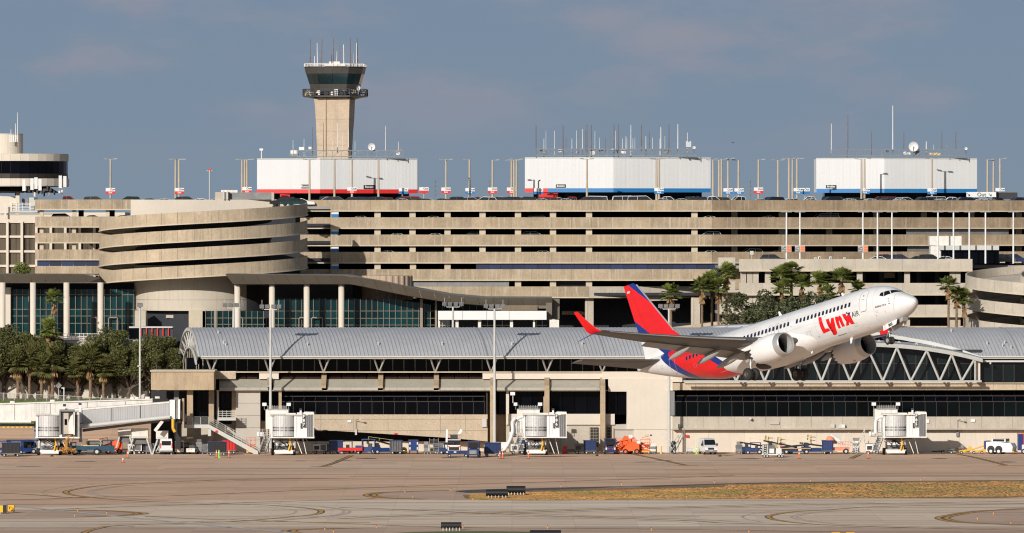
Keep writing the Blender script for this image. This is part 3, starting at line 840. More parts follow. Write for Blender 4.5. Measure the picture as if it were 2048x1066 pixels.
# upper rim along the cut of the vault
up_ = []
for x in [1362+(1962-1362)*k/48 for k in range(49)]:
    u0 = u_start(x); q = vp(px(x, D0), u0); up_.append(q)
mb = MB()
for a, b in zip(up_, up_[1:]): mb.ext([a+Vector((0,-.5,.15)), b+Vector((0,-.5,.15)), b+Vector((0,-.5,-.45)), a+Vector((0,-.5,-.45))], (0,.8,0))
mb.build('roof_edge_trim', M['steelw'], T)
mb = MB()
for a, b in zip(up_, up_[1:]): mb.quad(a+Vector((0,.1,-.4)), b+Vector((0,.1,-.4)), (b.x, b.y+.1, pz(722,1100)), (a.x, a.y+.1, pz(722,1100)))
mb.build('clerestory_wall', M['glass'], T)
for x in (1640,1700,1760,1800,1835,1870):
    a, b = P(x, y1f(x)-1, dF+3), P(x+7, y1f(x+7)-interp(arc2,x+7)*0-8, dF+3)
    for s_ in (-1, 1): mb = MB(); mb.bar(P(x+s_*4, y1f(x)-.5, dF+2.5), P(x, y1f(x)-6, dF+2.5), .12); mb.build('roof_brace', M['steelw'], T)
# truss and glazing
mb = MB(); mb.pb(XA, 761.5, 1966, 765.3, dF+.1, .5); mb.build('bottom_chord', M['truss'], T)
bot = [1474,1531,1588,1645,1702,1768,1824,1882,1926]; top = [1445,1502,1560,1616,1673,1735,1796,1856,1906,1951]
for i, b_ in enumerate(bot):
    for t_ in (top[i], top[i+1]):
        mb = MB(); mb.cyl(P(b_,763,dF+.3), P(t_,y1f(t_)+7,dF+.3), .19, n=8); mb.build('truss_strut', M['truss'], T)
mb = MB(); mb.cyl(P(1953,765,dF+.3), P(1953,y1f(1953)+7,dF+.3), .17, n=8); mb.build('truss_strut', M['truss'], T)
x_ = XA+4
gp = mat('arch glass', (.006,.011,.013), .1, var=.6, scale=.1, rnd=.5, spec=.35)
while x_ < 1950:
    st = 22.0
    for a, b in ((None, 727.5), (729, 761.5)):
        mb = MB(); dg_ = 1098.2
        if a is None: mb.ext([P(x_+1,b,dg_), P(x_+st-1,b,dg_), P(x_+st-1,y1f(x_+st)+4,dg_), P(x_+1,y1f(x_)+4,dg_)], (0,.06,0))
        else: mb.pb(x_+1,a,x_+st-1,b,dg_,.06)
        mb.build('pane', gp, T)
    mb = MB(); mb.pb(x_-1,y1f(x_)+4,x_+1,763,dg_-.15,.3); mb.build('mullion', M['bronze'], T)
    x_ += st
mb = MB(); mb.pb(XA,727.5,1953,729,1098.0,.3); mb.build('transom', M['bronze'], T)
part('wall', M['int'], (XA,700,1966,764,1099.0,4))
part('wall', M['cream'], (1346,745,1372,765,1099.4,6)); part('column', M['cream'], (1955,722,1963,766,1096.5,1.2))
part('parapet', M['cream'], (1205,745,1346,759,1099.9,6))
part('beam', M['steelw'], (1960,721.5,2140,725,1097,.8)); part('wall', M['int'], (1964,724,2140,767,1100,3))
x_ = 1965
while x_ < 2120: part('pane', gp, (x_+.8,725,x_+21,765,1098,.06)); part('mullion', M['bronze'], (x_-.8,725,x_+.8,765,1097.9,.2)); x_ += 22
mb = MB(); mb.pb(1982,724,1985,729,1096,.4); mb.build('lamp', M['steelw'], T)
# pipes, downpipe and drum lamp beside the cream wall

# upper back roof seen over the vault (behind the aircraft)
t = thing('back_canopy', 'pale ribbed canopy roof rising just above the vault behind the tail', 'canopy', P(1500,662,1122))
mb = MB(); mb.ext([P(1352,662,1120), P(1440,652,1120), P(1560,647,1120), P(1640,650,1120), P(1700,664,1120), P(1352,668,1120)], (0,10,0)); mb.build('roof', M['roof'], t)
mb = MB()
for k in range(9): mb.bar(P(1380+k*30,658,1119.9), P(1395+k*30,650+abs(k-5)*.8,1119.9), .07)
o = mb.build('rib', M['seam'], t)

# outside stair
S = thing('outside_stair', 'pale grey steel stair with railings coming down from the terminal door', 'staircase', P(440,880,1093))
ds = 1092.5
mb = MB(); mb.ext([P(368,849,ds), P(418,849,ds), P(516,902,ds), P(516,908,ds), P(508,908,ds), P(416,856,ds), P(368,856,ds)], (0,.25,0)); mb.build('stringer', M['steelw'], S)
mb = MB(); mb.ext([P(368,849,ds), P(418,849,ds), P(516,902,ds), P(516,908,ds), P(508,908,ds), P(416,856,ds), P(368,856,ds)], (0,.25,0)); 
o = mb.build('stringer', M['steelw'], S); o.location.y += 2
trd = MB(); trd.box(-.17,.17,0,1.9,-.03,.03); tm = trd.mesh('tread', M['mesh'])
for k in range(24): put('tread', tm, S, P(420+k*4,851+k*2.22,ds+.1))
mb = MB(); mb.box(px(368,ds),px(418,ds),ds+.1,ds+2.1,pz(850,ds),pz(849,ds)); mb.build('landing', M['mesh'], S)
for dd in (0, 2.1):
    for k in range(4):
        mb = MB(); mb.cyl(P(368,834+k*4,ds+dd), P(419,834+k*4,ds+dd), .035, n=6); mb.cyl(P(419,834+k*4,ds+dd), P(519,888+k*4,ds+dd), .035, n=6); mb.build('rail', M['steelw'], S)
    for k in range(10):
        x_ = 368+k*16.5; yb = 849 if x_ < 419 else 849+(x_-419)*.54
        mb = MB(); mb.cyl(P(x_,yb,ds+dd), P(x_,yb-15,ds+dd), .045, n=6); mb.build('rail_post', M['steelw'], S)
mb = MB(); mb.pb(416,856,422,872,ds+.3,1.6); mb.build('support', M['steelw'], S)
mb = MB(); mb.cyl(P(433,863,ds-.12), P(433,863,ds-.06), .22, n=14); mb.build('round_sign', M['red'], S)

T.location.y += 3
# ================================================================ MAIN TERMINAL (glass hall) AND GARAGE
GD = 1250.0
LV = 34.6                                 # rows between levels at GD
# ---- parking garage, long front
GA = thing('parking_garage', 'long multi storey concrete parking garage filling the middle background', 'parking garage', (px(1040,GD), GD, 0))
ANG = R(20)
xk = px(1424, GD)
def gpt(x, y, th=0.0):
    """point on the garage front; right of the kink the face turns away"""
    X = px(x, GD)
    if X <= xk: return Vector((X, GD+th, pz(y, GD)))
    # find distance along the turned face
    tt = (X-xk)
    for _ in range(6):
        d = GD+tt*math.tan(ANG); tt = px(x, d)-xk
    return Vector((xk+tt, GD+tt*math.tan(ANG)+th, pz(y, GD+tt*math.tan(ANG))))
def ztop(k): return pz(400+LV*k, GD)
ZT = [ztop(k) for k in range(7)]
def slab(mb, xa, xb, ya, yb, d, th):
    """box between picture columns at fixed height of the front"""
    mb.box(px(xa,d), px(xb,d), d, d+th, pz(yb,GD), pz(ya,GD))
panel_me = {}
def panel(root, X0_, X1_, Y0_, Y1_, z0, z1, m, name='parapet_panel', th=.22):
    """one wall panel between two plan points, bottom z0 to top z1"""
    ln = math.hypot(X1_-X0_, Y1_-Y0_)
    key = (round(ln,2), round(z1-z0,2), m.name, name)
    if key not in panel_me:
        mb = MB(); mb.box(.012, ln-.012, 0, th, 0, z1-z0); panel_me[key] = mb.mesh(name, m)
    return put(name, panel_me[key], root, (X0_, Y0_, z0), math.atan2(Y1_-Y0_, X1_-X0_))
PW = 3.7
def run(root, X0_, X1_, Y_, z0, z1, m, ang=0.0, name='parapet_panel', pw=PW):
    n_ = max(1, round((X1_-X0_)/math.cos(ang)/pw)); st = (X1_-X0_)/n_
    for k in range(n_):
        a = X0_+k*st; b = a+st
        panel(root, a, b, Y_+(a-X0_)*math.tan(ang), Y_+(b-X0_)*math.tan(ang), z0, z1, m, name)
def ledge(root, X0_, X1_, Y_, z0, z1, ang=0.0, m=None):
    mb = MB(); a = Vector((X0_, Y_, z0)); b = Vector((X1_, Y_+(X1_-X0_)*math.tan(ang), z0)); n_ = Vector((math.sin(ang), -math.cos(ang), 0))
    mb.ext([a+n_*.18, b+n_*.18, b-n_*.5, a-n_*.5], (0,0,z1-z0)); mb.build('ledge', m or M['conc_l'], root)
h_par = 21.0/11.0
XE = px(2110, 1290)
zs = [ztop(k) for k in range(6)]
for k in range(6):
    zt = zs[k]; zb = zt-h_par
    xl = px(661, GD) if k < 5 else px(827, GD)
    xr = xk if k < 5 else px(1178, GD)
    run(GA, xl, xr, GD, zb, zt, M['conc'])
    ledge(GA, xl, xr, GD, zb-.2, zb)
    if k < 4:
        run(GA, xk, XE, GD, zb, zt, M['conc_dim'], ANG); ledge(GA, xk, XE, GD, zb-.2, zb, ANG)
    # floor slab
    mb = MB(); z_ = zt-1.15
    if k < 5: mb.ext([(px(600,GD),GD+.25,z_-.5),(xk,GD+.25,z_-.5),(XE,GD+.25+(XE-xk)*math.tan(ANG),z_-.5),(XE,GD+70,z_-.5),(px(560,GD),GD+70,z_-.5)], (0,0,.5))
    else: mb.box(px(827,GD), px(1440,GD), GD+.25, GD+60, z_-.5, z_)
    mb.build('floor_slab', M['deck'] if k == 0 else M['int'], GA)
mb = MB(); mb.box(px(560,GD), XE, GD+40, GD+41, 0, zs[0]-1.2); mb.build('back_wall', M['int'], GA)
# columns
colm = MB(); colm.box(-.56,.56,0,.9,0,LV/11); cme = colm.mesh('column', M['conc_l'])
for k in range(0, 5):
    zb = zs[k+1]-1.2 if k < 5 else 0
    xs_ = [755,825,895,965,1036,1106,1178,1389]
    if k == 3: xs_ = [755,826,895]
    if k == 4: xs_ = [1036,1106,1178]
    for x_ in xs_:
        put('column', cme, GA, (px(x_,GD+.5), GD+.6, zb+.0))
for k in range(0, 4):
    for j in range(7):
        q = gpt(1470+j*95, 500); put('column', cme, GA, (q.x, q.y+3.2, zs[k+1]-1.2))
# blue and white banners on the first column
bm = MB(); bm.box(-.65,.65,0,.06,0,.55); bme = bm.mesh('banner', M['blue']); wm = MB(); wm.box(-.65,.65,0,.06,.55,1.0); wme = wm.mesh('banner', M['white'])
for k in range(4):
    mb = MB(); mb.box(px(661,GD), px(677,GD), GD+.25, GD+1.2, zs[k+1], zs[k]-h_par-.2); mb.build('column', M['conc'], GA)
    for me_ in (bme, wme): put('banner', me_, GA, (px(670,GD), GD+.1, zs[k+1]+.03))
# navy banner panels in the fourth opening
bp = MB(); bp.box(.02,2.2,0,.1,-1.15,0); bpm = bp.mesh('banner_panel', M['bluep'])
x_ = px(952, GD)
while x_ < px(1438,GD): put('banner_panel', bpm, GA, (x_, GD+.3, zs[3]-h_par-.22)); x_ += 2.23
# grey infill panel, openings below
run(GA, px(827,GD), px(1018,GD), GD+.5, zs[5], zs[4]-h_par-.2, M['mesh'], name='infill_panel', pw=4.4)
run(GA, px(1110,GD), px(1172,GD), GD+2, zs[5], zs[4]-h_par-.2, M['dsteel'], name='infill_panel', pw=5.6)
# turned piece of the fifth band and the big piers
a20 = R(14)
run(GA, px(1178,GD), px(1424,GD), GD+.02, zs[5]-h_par, zs[5], M['gray'], a20); ledge(GA, px(1178,GD), px(1424,GD), GD+.02, zs[5]-h_par-.2, zs[5]-h_par, a20)
for x0, x1 in ((1170,1187),(1382,1400),(1098,1110)):
    mb = MB(); mb.box(px(x0,GD+2), px(x1,GD+2), GD+1.2, GD+3, 0, zs[5]-h_par); mb.build('pier', M['gray'], GA)
    mb = MB(); mb.box(px(x0+3,GD+2), px(x0+5,GD+2), GD+1.1, GD+1.2, 0, zs[5]-h_par); mb.build('pier_rib', M['conc_l'], GA)
mb = MB(); mb.ext([P(1124,622,1258), P(1160,622,1258), P(1182,628,1258), P(1182,631,1258), P(1124,629,1258)], (0,2,0)); mb.build('inner_ramp', M['conc'], GA)
mb = MB(); mb.ext([P(1290,591,1252), P(1340,593,1252), P(1356,600,1252), P(1300,602,1252)], (0,1,0)); mb.build('inner_ramp', M['gray'], GA)
mb = MB(); mb.ext([P(1312,660,1240), P(1340,655,1240), P(1460,640,1240), P(1560,640,1240), P(1560,675,1240), P(1312,675,1240)], (0,1,0)); mb.build('inner_ramp', M['tan'], GA)
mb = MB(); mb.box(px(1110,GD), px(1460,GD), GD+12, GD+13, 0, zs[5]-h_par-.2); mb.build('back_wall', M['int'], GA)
# angled corner bay left of the long front (in the shade of the ramp)
for k in range(5):
    zt = zs[k]; zb = zt-h_par
    mb = MB(); mb.box(px(600,GD), px(661,GD)-.03, GD+1.0-.0, GD+1.25, zb, zt); mb.build('parapet_panel', M['conc'], GA)
    ledge(GA, px(600,GD), px(661,GD), GD+1.0, zb-.2, zb)
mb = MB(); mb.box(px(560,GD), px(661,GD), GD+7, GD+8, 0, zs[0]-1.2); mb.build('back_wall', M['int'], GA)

# right part details: light wall patches between the lower openings
for x0, x1, k in ((1813,2018,1),(1815,1930,2)):
    a, b = gpt(x0, 500), gpt(x1, 500)
    mb = MB(); zt = zs[k]-h_par-.25; mb.ext([(a.x,a.y+.9,zs[k+1]-.1),(b.x,b.y+.9,zs[k+1]-.1),(b.x,b.y+1.1,zs[k+1]-.1),(a.x,a.y+1.1,zs[k+1]-.1)], (0,0,zt-zs[k+1]+.1)); mb.build('infill_panel', M['mesh'], GA)

# ---- left wing of the garage
GL = thing('garage_wing', 'left wing of the concrete garage with a red pickup on its roof', 'parking garage', (px(160,GD+6), GD+6, 0))
dl = GD+6
def zpx(y): return pz(y, dl)
for y0, y1, x1 in ((399,418,267),(433,453,200),(466,484.5,200),(499,518.5,200),(532,549,200)):
    run(GL, px(70,dl), px(x1 if y0 == 399 else 300,dl), dl, zpx(y1), zpx(y0), M['conc'], pw=2.1)
    ledge(GL, px(70,dl), px(x1 if y0 == 399 else 300,dl), dl, zpx(y1+2.2), zpx(y1))
mb = MB(); mb.box(px(70,dl), px(300,dl), dl+.25, dl+26, zpx(418), zpx(412)); mb.build('floor_slab', M['deck'], GL)
for y0 in (446,479,512,545): mb = MB(); mb.box(px(70,dl), px(300,dl), dl+.25, dl+10, zpx(y0+6), zpx(y0)); mb.build('floor_slab', M['deck'], GL)
cl_ = MB(); cl_.box(-.35,.35,0,.7,0,2.0); clm = cl_.mesh('column', M['conc_l'])
for yb in (433,466,499):
    for x_ in (83,148,215): put('column', clm, GL, (px(x_,dl+.5), dl+.7, zpx(yb+6)+.0))
for x_ in (162, 224): mb = MB(); mb.box(px(x_-5,dl+8), px(x_+5,dl+8), dl+8, dl+9, zpx(433), zpx(418)); mb.build('column', M['int'], GL)
x_ = px(74, dl)
while x_ < px(250, dl): put('banner_panel', bpm, GL, (x_, dl+.3, zpx(520))); x_ += 2.23
# smooth drum shaped parapet beyond the ramp
mb = MB(); pr = []
cx_, rr = px(440,GD-6), 15.0
sec = [(1, zpx(399.5)), (1, zpx(440))]
pts_ = []
for k in range(25):
    a = R(180+0)+R(0); xx = 262+(575-262)*k/24
    bul = math.sin(math.pi*min(1,(k)/24*.5+.5))
    pts_.append(Vector((px(xx,GD), GD+4-5*math.sin(math.pi*(.5+.5*k/24)), 0)))
mb.grid([[Vector((a.x,a.y,zpx(449-(1024+a.x*F/a.y-262)*.115))), Vector((a.x,a.y,zpx(399.5))), Vector((a.x,a.y+.3,zpx(399.5)))] for a in pts_]); mb.build('curved_parapet', M['cream'], GL)
mb = MB(); mb.box(px(262,GD), px(600,GD), GD+5, GD+26, zpx(416), zpx(412)); mb.build('floor_slab', M['deck'], GL)
t = thing('roof_plant_box', 'grey green plant enclosure at the head of the spiral ramp', 'roof structure', P(490,400,GD+2))
mb = MB(); mb.pb(458,385,543,399,GD+2,3); mb.build('casing', M['mesh'], t); mb = MB(); mb.pb(430,384,458,399.5,GD+1,3); mb.build('casing', M['gray'], t)
mb = MB(); mb.pb(543,385,548,412,GD+1.5,2); mb.build('post', M['gray'], t); mb = MB(); mb.pb(442,380,475,385,GD+3,2); mb.build('cap', M['whited'], t)
mb = MB(); mb.pb(446,381,449,399,GD+.6,.1); mb.pb(454,381,456,399,GD+.6,.1); mb.build('ladder', M['steelw'], t)
mb = MB(); mb.pb(549,399,556,412,GD-3,2); mb.build('end_block', M['conc_l'], t)

# ---- spiral ramp, left
RC = Vector((px(407,1234), 1234, 0)); RR = 208*1234/F
SR = thing('spiral_ramp', 'great round concrete spiral ramp with five stacked turns', 'spiral ramp', RC)
pitch2 = 70.0*1234/F                      # rise of one full turn of each of the two threads
def rz_(th, base_y): return pz(base_y, 1234)+pitch2*th/(2*math.pi)
nP = 24
def ramp_strip(root, C_, Rr, base_y, th0, th1, hpx, m, sgn=1, n_=nP, rad_d=1234, pname='parapet_panel', lm=None, wdt=6.5, ptch=None, wall_h=0, top_=False):
    hh = hpx*rad_d/F
    st = (th1-th0)/n_
    ptch = ptch or pitch2
    def z_at(t): return pz(base_y, rad_d)+ptch*t/(2*math.pi)*sgn
    for k in range(n_):
        a0, a1 = th0+k*st, th0+(k+1)*st
        sub = 4; mb = MB(); g0 = .0012
        rows_ = []
        for j in range(sub+1):
            a = a0+g0+(a1-a0-2*g0)*j/sub
            o_ = Vector((C_.x-math.cos(a)*Rr, C_.y-math.sin(a)*Rr, 0)); i_ = Vector((C_.x-math.cos(a)*(Rr-.3), C_.y-math.sin(a)*(Rr-.3), 0)); z_ = z_at(a)
            rows_.append([Vector((o_.x,o_.y,z_-hh)), Vector((o_.x,o_.y,z_)), Vector((i_.x,i_.y,z_)), Vector((i_.x,i_.y,z_-hh)), Vector((o_.x,o_.y,z_-hh))])
        mb.grid(rows_); mb.quad(*rows_[0][:4]); mb.quad(*rows_[-1][:4][::-1])
        mb.build(pname, m, root)
    # thin ledge and road slab in one piece each
    mb = MB(); lo = []
    N_ = n_*4
    for j in range(N_+1):
        a = th0+(th1-th0)*j/N_; z_ = z_at(a)-hh; c_, s_ = math.cos(a), math.sin(a)
        ring = [(Rr+.14, z_), (Rr+.14, z_-.2), (Rr-.4, z_-.2), (Rr-.4, z_)]
        lo.append([Vector((C_.x-c_*r_, C_.y-s_*r_, zz)) for r_, zz in ring+[ring[0]]])
    mb.grid(lo); mb.build('ledge', lm or M['conc_l'], root)
    mb = MB(); lo = []
    for j in range(N_+1):
        a = th0+(th1-th0)*j/N_; z_ = z_at(a)-hh+.5; c_, s_ = math.cos(a), math.sin(a)
        ring = [(Rr-.35, z_), (Rr-wdt, z_), (Rr-wdt, z_-.45), (Rr-.35, z_-.45)]
        lo.append([Vector((C_.x-c_*r_, C_.y-s_*r_, zz)) for r_, zz in ring+[ring[0]]])
    mb.grid(lo); mb.build('road_slab', M['gray'], root)
    if wall_h:
        mb = MB(); mb.grid([[Vector((C_.x-math.cos(a)*(Rr-wdt+.1), C_.y-math.sin(a)*(Rr-wdt+.1), z_at(a)-hh+(1.2 if wall_h > 0 and top_ else 0))), Vector((C_.x-math.cos(a)*(Rr-wdt+.1), C_.y-math.sin(a)*(Rr-wdt+.1), z_at(a)-hh-abs(wall_h)))] for a in [th0+(th1-th0)*j/N_ for j in range(N_+1)]]); mb.build('inner_wall', M['int'], root)
for j, by in enumerate((440.5, 475.5, 511, 546)):
    ramp_strip(SR, RC, RR, by, -R(42) if j < 4 else 0, R(180), 22.5, M['ramp'], wall_h=1.3)
mb = MB(); mb.box(px(262,GD), px(600,GD), GD+6, GD+6.4, 0, zpx(420)); mb.build('rear_wall', M['int'], SR)
# inner core wall that closes the view through the turns, and the base drum
mb = MB(); mb.cyl((RC.x,RC.y,0), (RC.x,RC.y,pz(452,1234)), RR-6.6, n=40); mb.build('core_wall', M['int'], SR, True)
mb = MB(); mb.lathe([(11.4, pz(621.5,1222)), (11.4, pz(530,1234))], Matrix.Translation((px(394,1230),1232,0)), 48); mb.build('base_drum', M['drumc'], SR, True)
mb = MB(); mb.lathe([(11.43, pz(600,1222)), (11.43, pz(599.3,1222))], Matrix.Translation((px(394,1230),1232,0)), 48); mb.build('joint', M['mull'], SR)
mb = MB(); mb.cyl((px(394,1230),1232,pz(621.5,1222)), (px(394,1230),1232,pz(619,1222)), 11.35, n=48); mb.build('drum_soffit', M['gray'], SR)
for x0, x1, m_ in ((270,292,'gray'),(378,400,'conc_l'),(400,411,'gray')):
    mb = MB(); mb.box(px(x0,1220), px(x1,1220), 1219, 1223, 0, pz(621,1220)); mb.build('pier', M[m_], SR)
mb = MB(); mb.pb(292,621,378,668,1230,1); mb.build('recess_wall', M['gray'], SR); mb = MB(); mb.pb(332,630,380,636,1223,2); mb.build('beam', M['gray'], SR)

# ---- glass hall of the main terminal
MT = thing('main_terminal', 'main terminal with teal glass walls, round white columns and a bronze fascia', 'terminal building', (px(560,1205), 1205, 0))
def mpart(name, m, *b_):
    mb = MB()
    for q in b_: mb.pb(*q)
    return mb.build(name, m, MT)
def fascia(topl, botl, d, n, root, rec=1.3):
    """leaning bronze fascia cut into panels"""
    xs_ = [topl[0][0]+(topl[-1][0]-topl[0][0])*k/n for k in range(n+1)]
    xb_ = [botl[0][0]+(botl[-1][0]-botl[0][0])*k/n for k in range(n+1)]
    for k in range(n):
        a, b = xs_[k]+.25, xs_[k+1]-.25; c, e = xb_[k+1]-.25, xb_[k]+.25
        mb = MB(); mb.ext([P(a,interp(topl,a),d-rec), P(b,interp(topl,b),d-rec), P(c,interp(botl,c),d), P(e,interp(botl,e),d)], (0,.3,0)); mb.build('fascia_panel', M['canopy'], root)
fascia([(450,547.6),(694,551.5),(768,563),(830,577),(900,589.5),(970,596),(1105,596.5)], [(466,568),(705,568),(768,582),(830,594),(900,605),(970,611),(1105,611)], 1204, 22, MT)
fascia([(-20,548),(170,548.5),(200,556)], [(-20,566),(170,565.5),(203,565)], 1222, 8, MT)
# roof slabs and soffits
mb = MB(); mb.ext([P(452,547.6,1203), P(694,551.5,1203), P(694,553,1203), P(452,552,1203)], (0,34,0)); mb.build('roof', M['mesh'], MT)
rp = [(694,551.5),(768,563),(830,577),(900,589.5),(970,596),(1105,596.5)]
mb = MB()
for (a, ya), (b, yb) in zip(rp, rp[1:]): mb.ext([P(a,ya,1203), P(b,yb,1203), P(b,yb+2,1203), P(a,ya+2,1203)], (0,30,0))
mb.build('roof', M['mesh'], MT)
rp = [(466,568),(705,568),(768,582),(830,594),(900,605),(970,611),(1105,611)]
mb = MB()
for (a, ya), (b, yb) in zip(rp, rp[1:]): mb.ext([P(a,ya-1,1204.2), P(b,yb-1,1204.2), P(b,yb,1204.2), P(a,ya,1204.2)], (0,12,-.3))
mb.build('soffit', M['mesh'], MT)
mb = MB(); mb.ext([P(-20,564.5,1222), P(200,564.5,1222), P(200,566,1222), P(-20,566,1222)], (0,8,0)); mb.build('soffit', M['mesh'], MT)
mb = MB(); mb.ext([P(-20,548,1222), P(190,549,1222), P(190,551,1222), P(-20,551,1222)], (0,20,0)); mb.build('roof', M['mesh'], MT)
mpart('block', M['canopy'], (995,611,1103,617,1204,4)); mpart('block', M['canopy'], (1092,596.5,1104,641,1203.5,6), (1104,598,1119,638,1205.5,6))
mpart('louvre', M['tanp'], (1002,611.5,1075,622,1203.7,.3))
for k in range(5): mpart('louvre_blade', M['mull'], (1002,612+k*2,1075,612.6+k*2,1203.5,.1))
mpart('entrance_band', M['white'], (876,622,1093,639.5,1199,4))
for x_ in (925,973,1018): mpart('panel_joint', M['mesh'], (x_,622.5,x_+.6,639,1198.96,.02))
for a, b in ((876,880),(911,917),(956,962),(1020,1026),(1066,1070),(1099,1118)): mpart('column', M['whited'], (a,639.5,b,668,1200,1))
mpart('recess_wall', M['blk'], (876,636,1100,672,1207,1))
for x_ in (884,895,962,975,990,1004,1072,1084): mpart('mullion', M['steelw'], (x_,641,x_+1,668,1204,.2))
for y_ in (650,658): mpart('transom', M['steelw'], (880,y_,911,y_+1,1203.8,.2), (962,y_,1020,y_+1,1203.8,.2), (1068,y_,1094,y_+1,1203.8,.2))
# round columns
cm = MB(); cm.cyl((0,0,0),(0,0,26.3),.52,n=20); cmm = cm.mesh('round_column', M['cream'], smooth=False)
for p_ in cmm.polygons: p_.use_smooth = len(p_.vertices) == 4
for x_ in (5,66,133,201): put('round_column', cmm, MT, (px(x_,1219), 1219, pz(565,1219)-26.3))
for x_ in (473.5,543,612.5,682): put('round_column', cmm, MT, (px(x_,1203), 1205.6, pz(568.3,1205.6)-26.3))
# glass grids
def glass_grid(x0, x1, step, ylines, d, root, m, top=None):
    s = d/F
    for j in range(len(ylines)-1):
        ya, yb = ylines[j], ylines[j+1]
        mb = MB(); mb.box(.5*s*1.1, (step-.6)*s, 0, .05, .05, (yb-ya)*s-.05); me = mb.mesh('pane', m)
        x_ = x0
        while x_+step <= x1+.5:
            if top is None or ya >= interp(top, x_+step/2)-1: put('pane', me, root, (px(x_,d), d, pz(yb,d)))
            elif yb > interp(top, x_+step/2)+3:
                q = MB(); yt = [interp(top, x_), interp(top, x_+step)]; q.ext([P(x_+.6,yb-.5,d), P(x_+step-.6,yb-.5,d), P(x_+step-.6,yt[1],d), P(x_+.6,yt[0],d)], (0,.05,0)); q.build('pane', m, root)
            x_ += step
    for y_ in ylines[1:]: mb = MB(); mb.pb(x0,y_-.45,x1,y_+.45,d-.12,.1); mb.build('transom', M['mull'], root)
    x_ = x0
    while x_ <= x1+.5:
        yt = ylines[0] if top is None else max(ylines[0], interp(top, x_))
        mb = MB(); mb.pb(x_-.45,yt,x_+.45,ylines[-1],d-.25,.2); mb.build('mullion', M['mull'], root); x_ += step
glass_grid(22, 276, 11.7, [578,589.5,618.5,632,646.5,672], 1228, MT, M['teal'])
mpart('wall', M['int'], (-20,560,300,670,1230.5,2)); mpart('wall', M['cream'], (5,575,21,650,1227,3))
glass_grid(411, 530, 11.6, [622,636,648.5,668], 1216, MT, M['teal'])
glass_grid(545, 872, 11.7, [597,622,636.5,650,670], 1211, MT, M['teal'], [(545,597),(700,594),(760,594),(800,600),(872,611)])
glass_grid(872, 1000, 13.5, [601,622], 1211, MT, M['glassg'], [(872,606),(900,609),(950,612),(1000,613)])
mpart('wall', M['int'], (545,566,705,676,1214,2), (700,606,1000,676,1214.1,2)); mpart('wall', M['int'], (405,622,560,676,1219,1)); mpart('wall', M['int'], (520,566,548,676,1238,1))
for x0, x1 in ((840,845.5),(870,874),(428,433)): mpart('mullion_pier', M['mull'], (x0,598 if x0 > 500 else 622,x1,668,1209.5,1))
# door frames in front of the glass
for x0, x1 in ((181,195),(216,236),(597,613),(622,646),(478,486)):
    mpart('door_frame', M['mull'], (x0,634,x1,636,1210 if x0 > 300 else 1227,.3), (x0,634,x0+1.6,668,1210 if x0 > 300 else 1227,.3), (x1-1.6,634,x1,668,1210 if x0 > 300 else 1227,.3))
# ribbed round stair tower
mb = MB(); C2 = Vector((px(774,1216), 1216+4, 0)); r2 = 51*1216/F
for k in range(64):
    a = math.pi*2*k/64; rr_ = r2 if k % 2 else r2-.12
n64 = []
for k in range(96):
    a = 2*math.pi*k/96; rr_ = r2 if (k//2) % 2 else r2-.16; n64.append((C2.x+rr_*math.cos(a), C2.y+rr_*math.sin(a), pz(600,1216)))
mb.ext(n64, (0,0,pz(551.5,1216)-pz(600,1216))); mb.build('ribbed_drum', mat('ribbed brown concrete', (.40,.30,.21), .7, var=.1), MT)
# access road and its white railings in front of the left glass wall
t = thing('access_road_wall', 'cream retaining wall with white railings in front of the glass hall', 'retaining wall', P(150,700,1200))
mb = MB(); mb.pb(60,683,300,760,1196,1); mb.build('wall', M['cream'], t)
mb = MB(); mb.box(px(-60,1200), px(340,1200), 1196, 1221, pz(682,1200), pz(679,1200)); mb.build('deck', M['gray'], t)
for k in range(3): mb = MB(); mb.pb(126,667+k*5,250,668.2+k*5,1196.2,.08); mb.build('rail', M['white'], t)
for k in range(16): mb = MB(); mb.pb(126+k*8.2,666,127+k*8.2,683,1196.1,.08); mb.build('rail_post', M['white'], t)
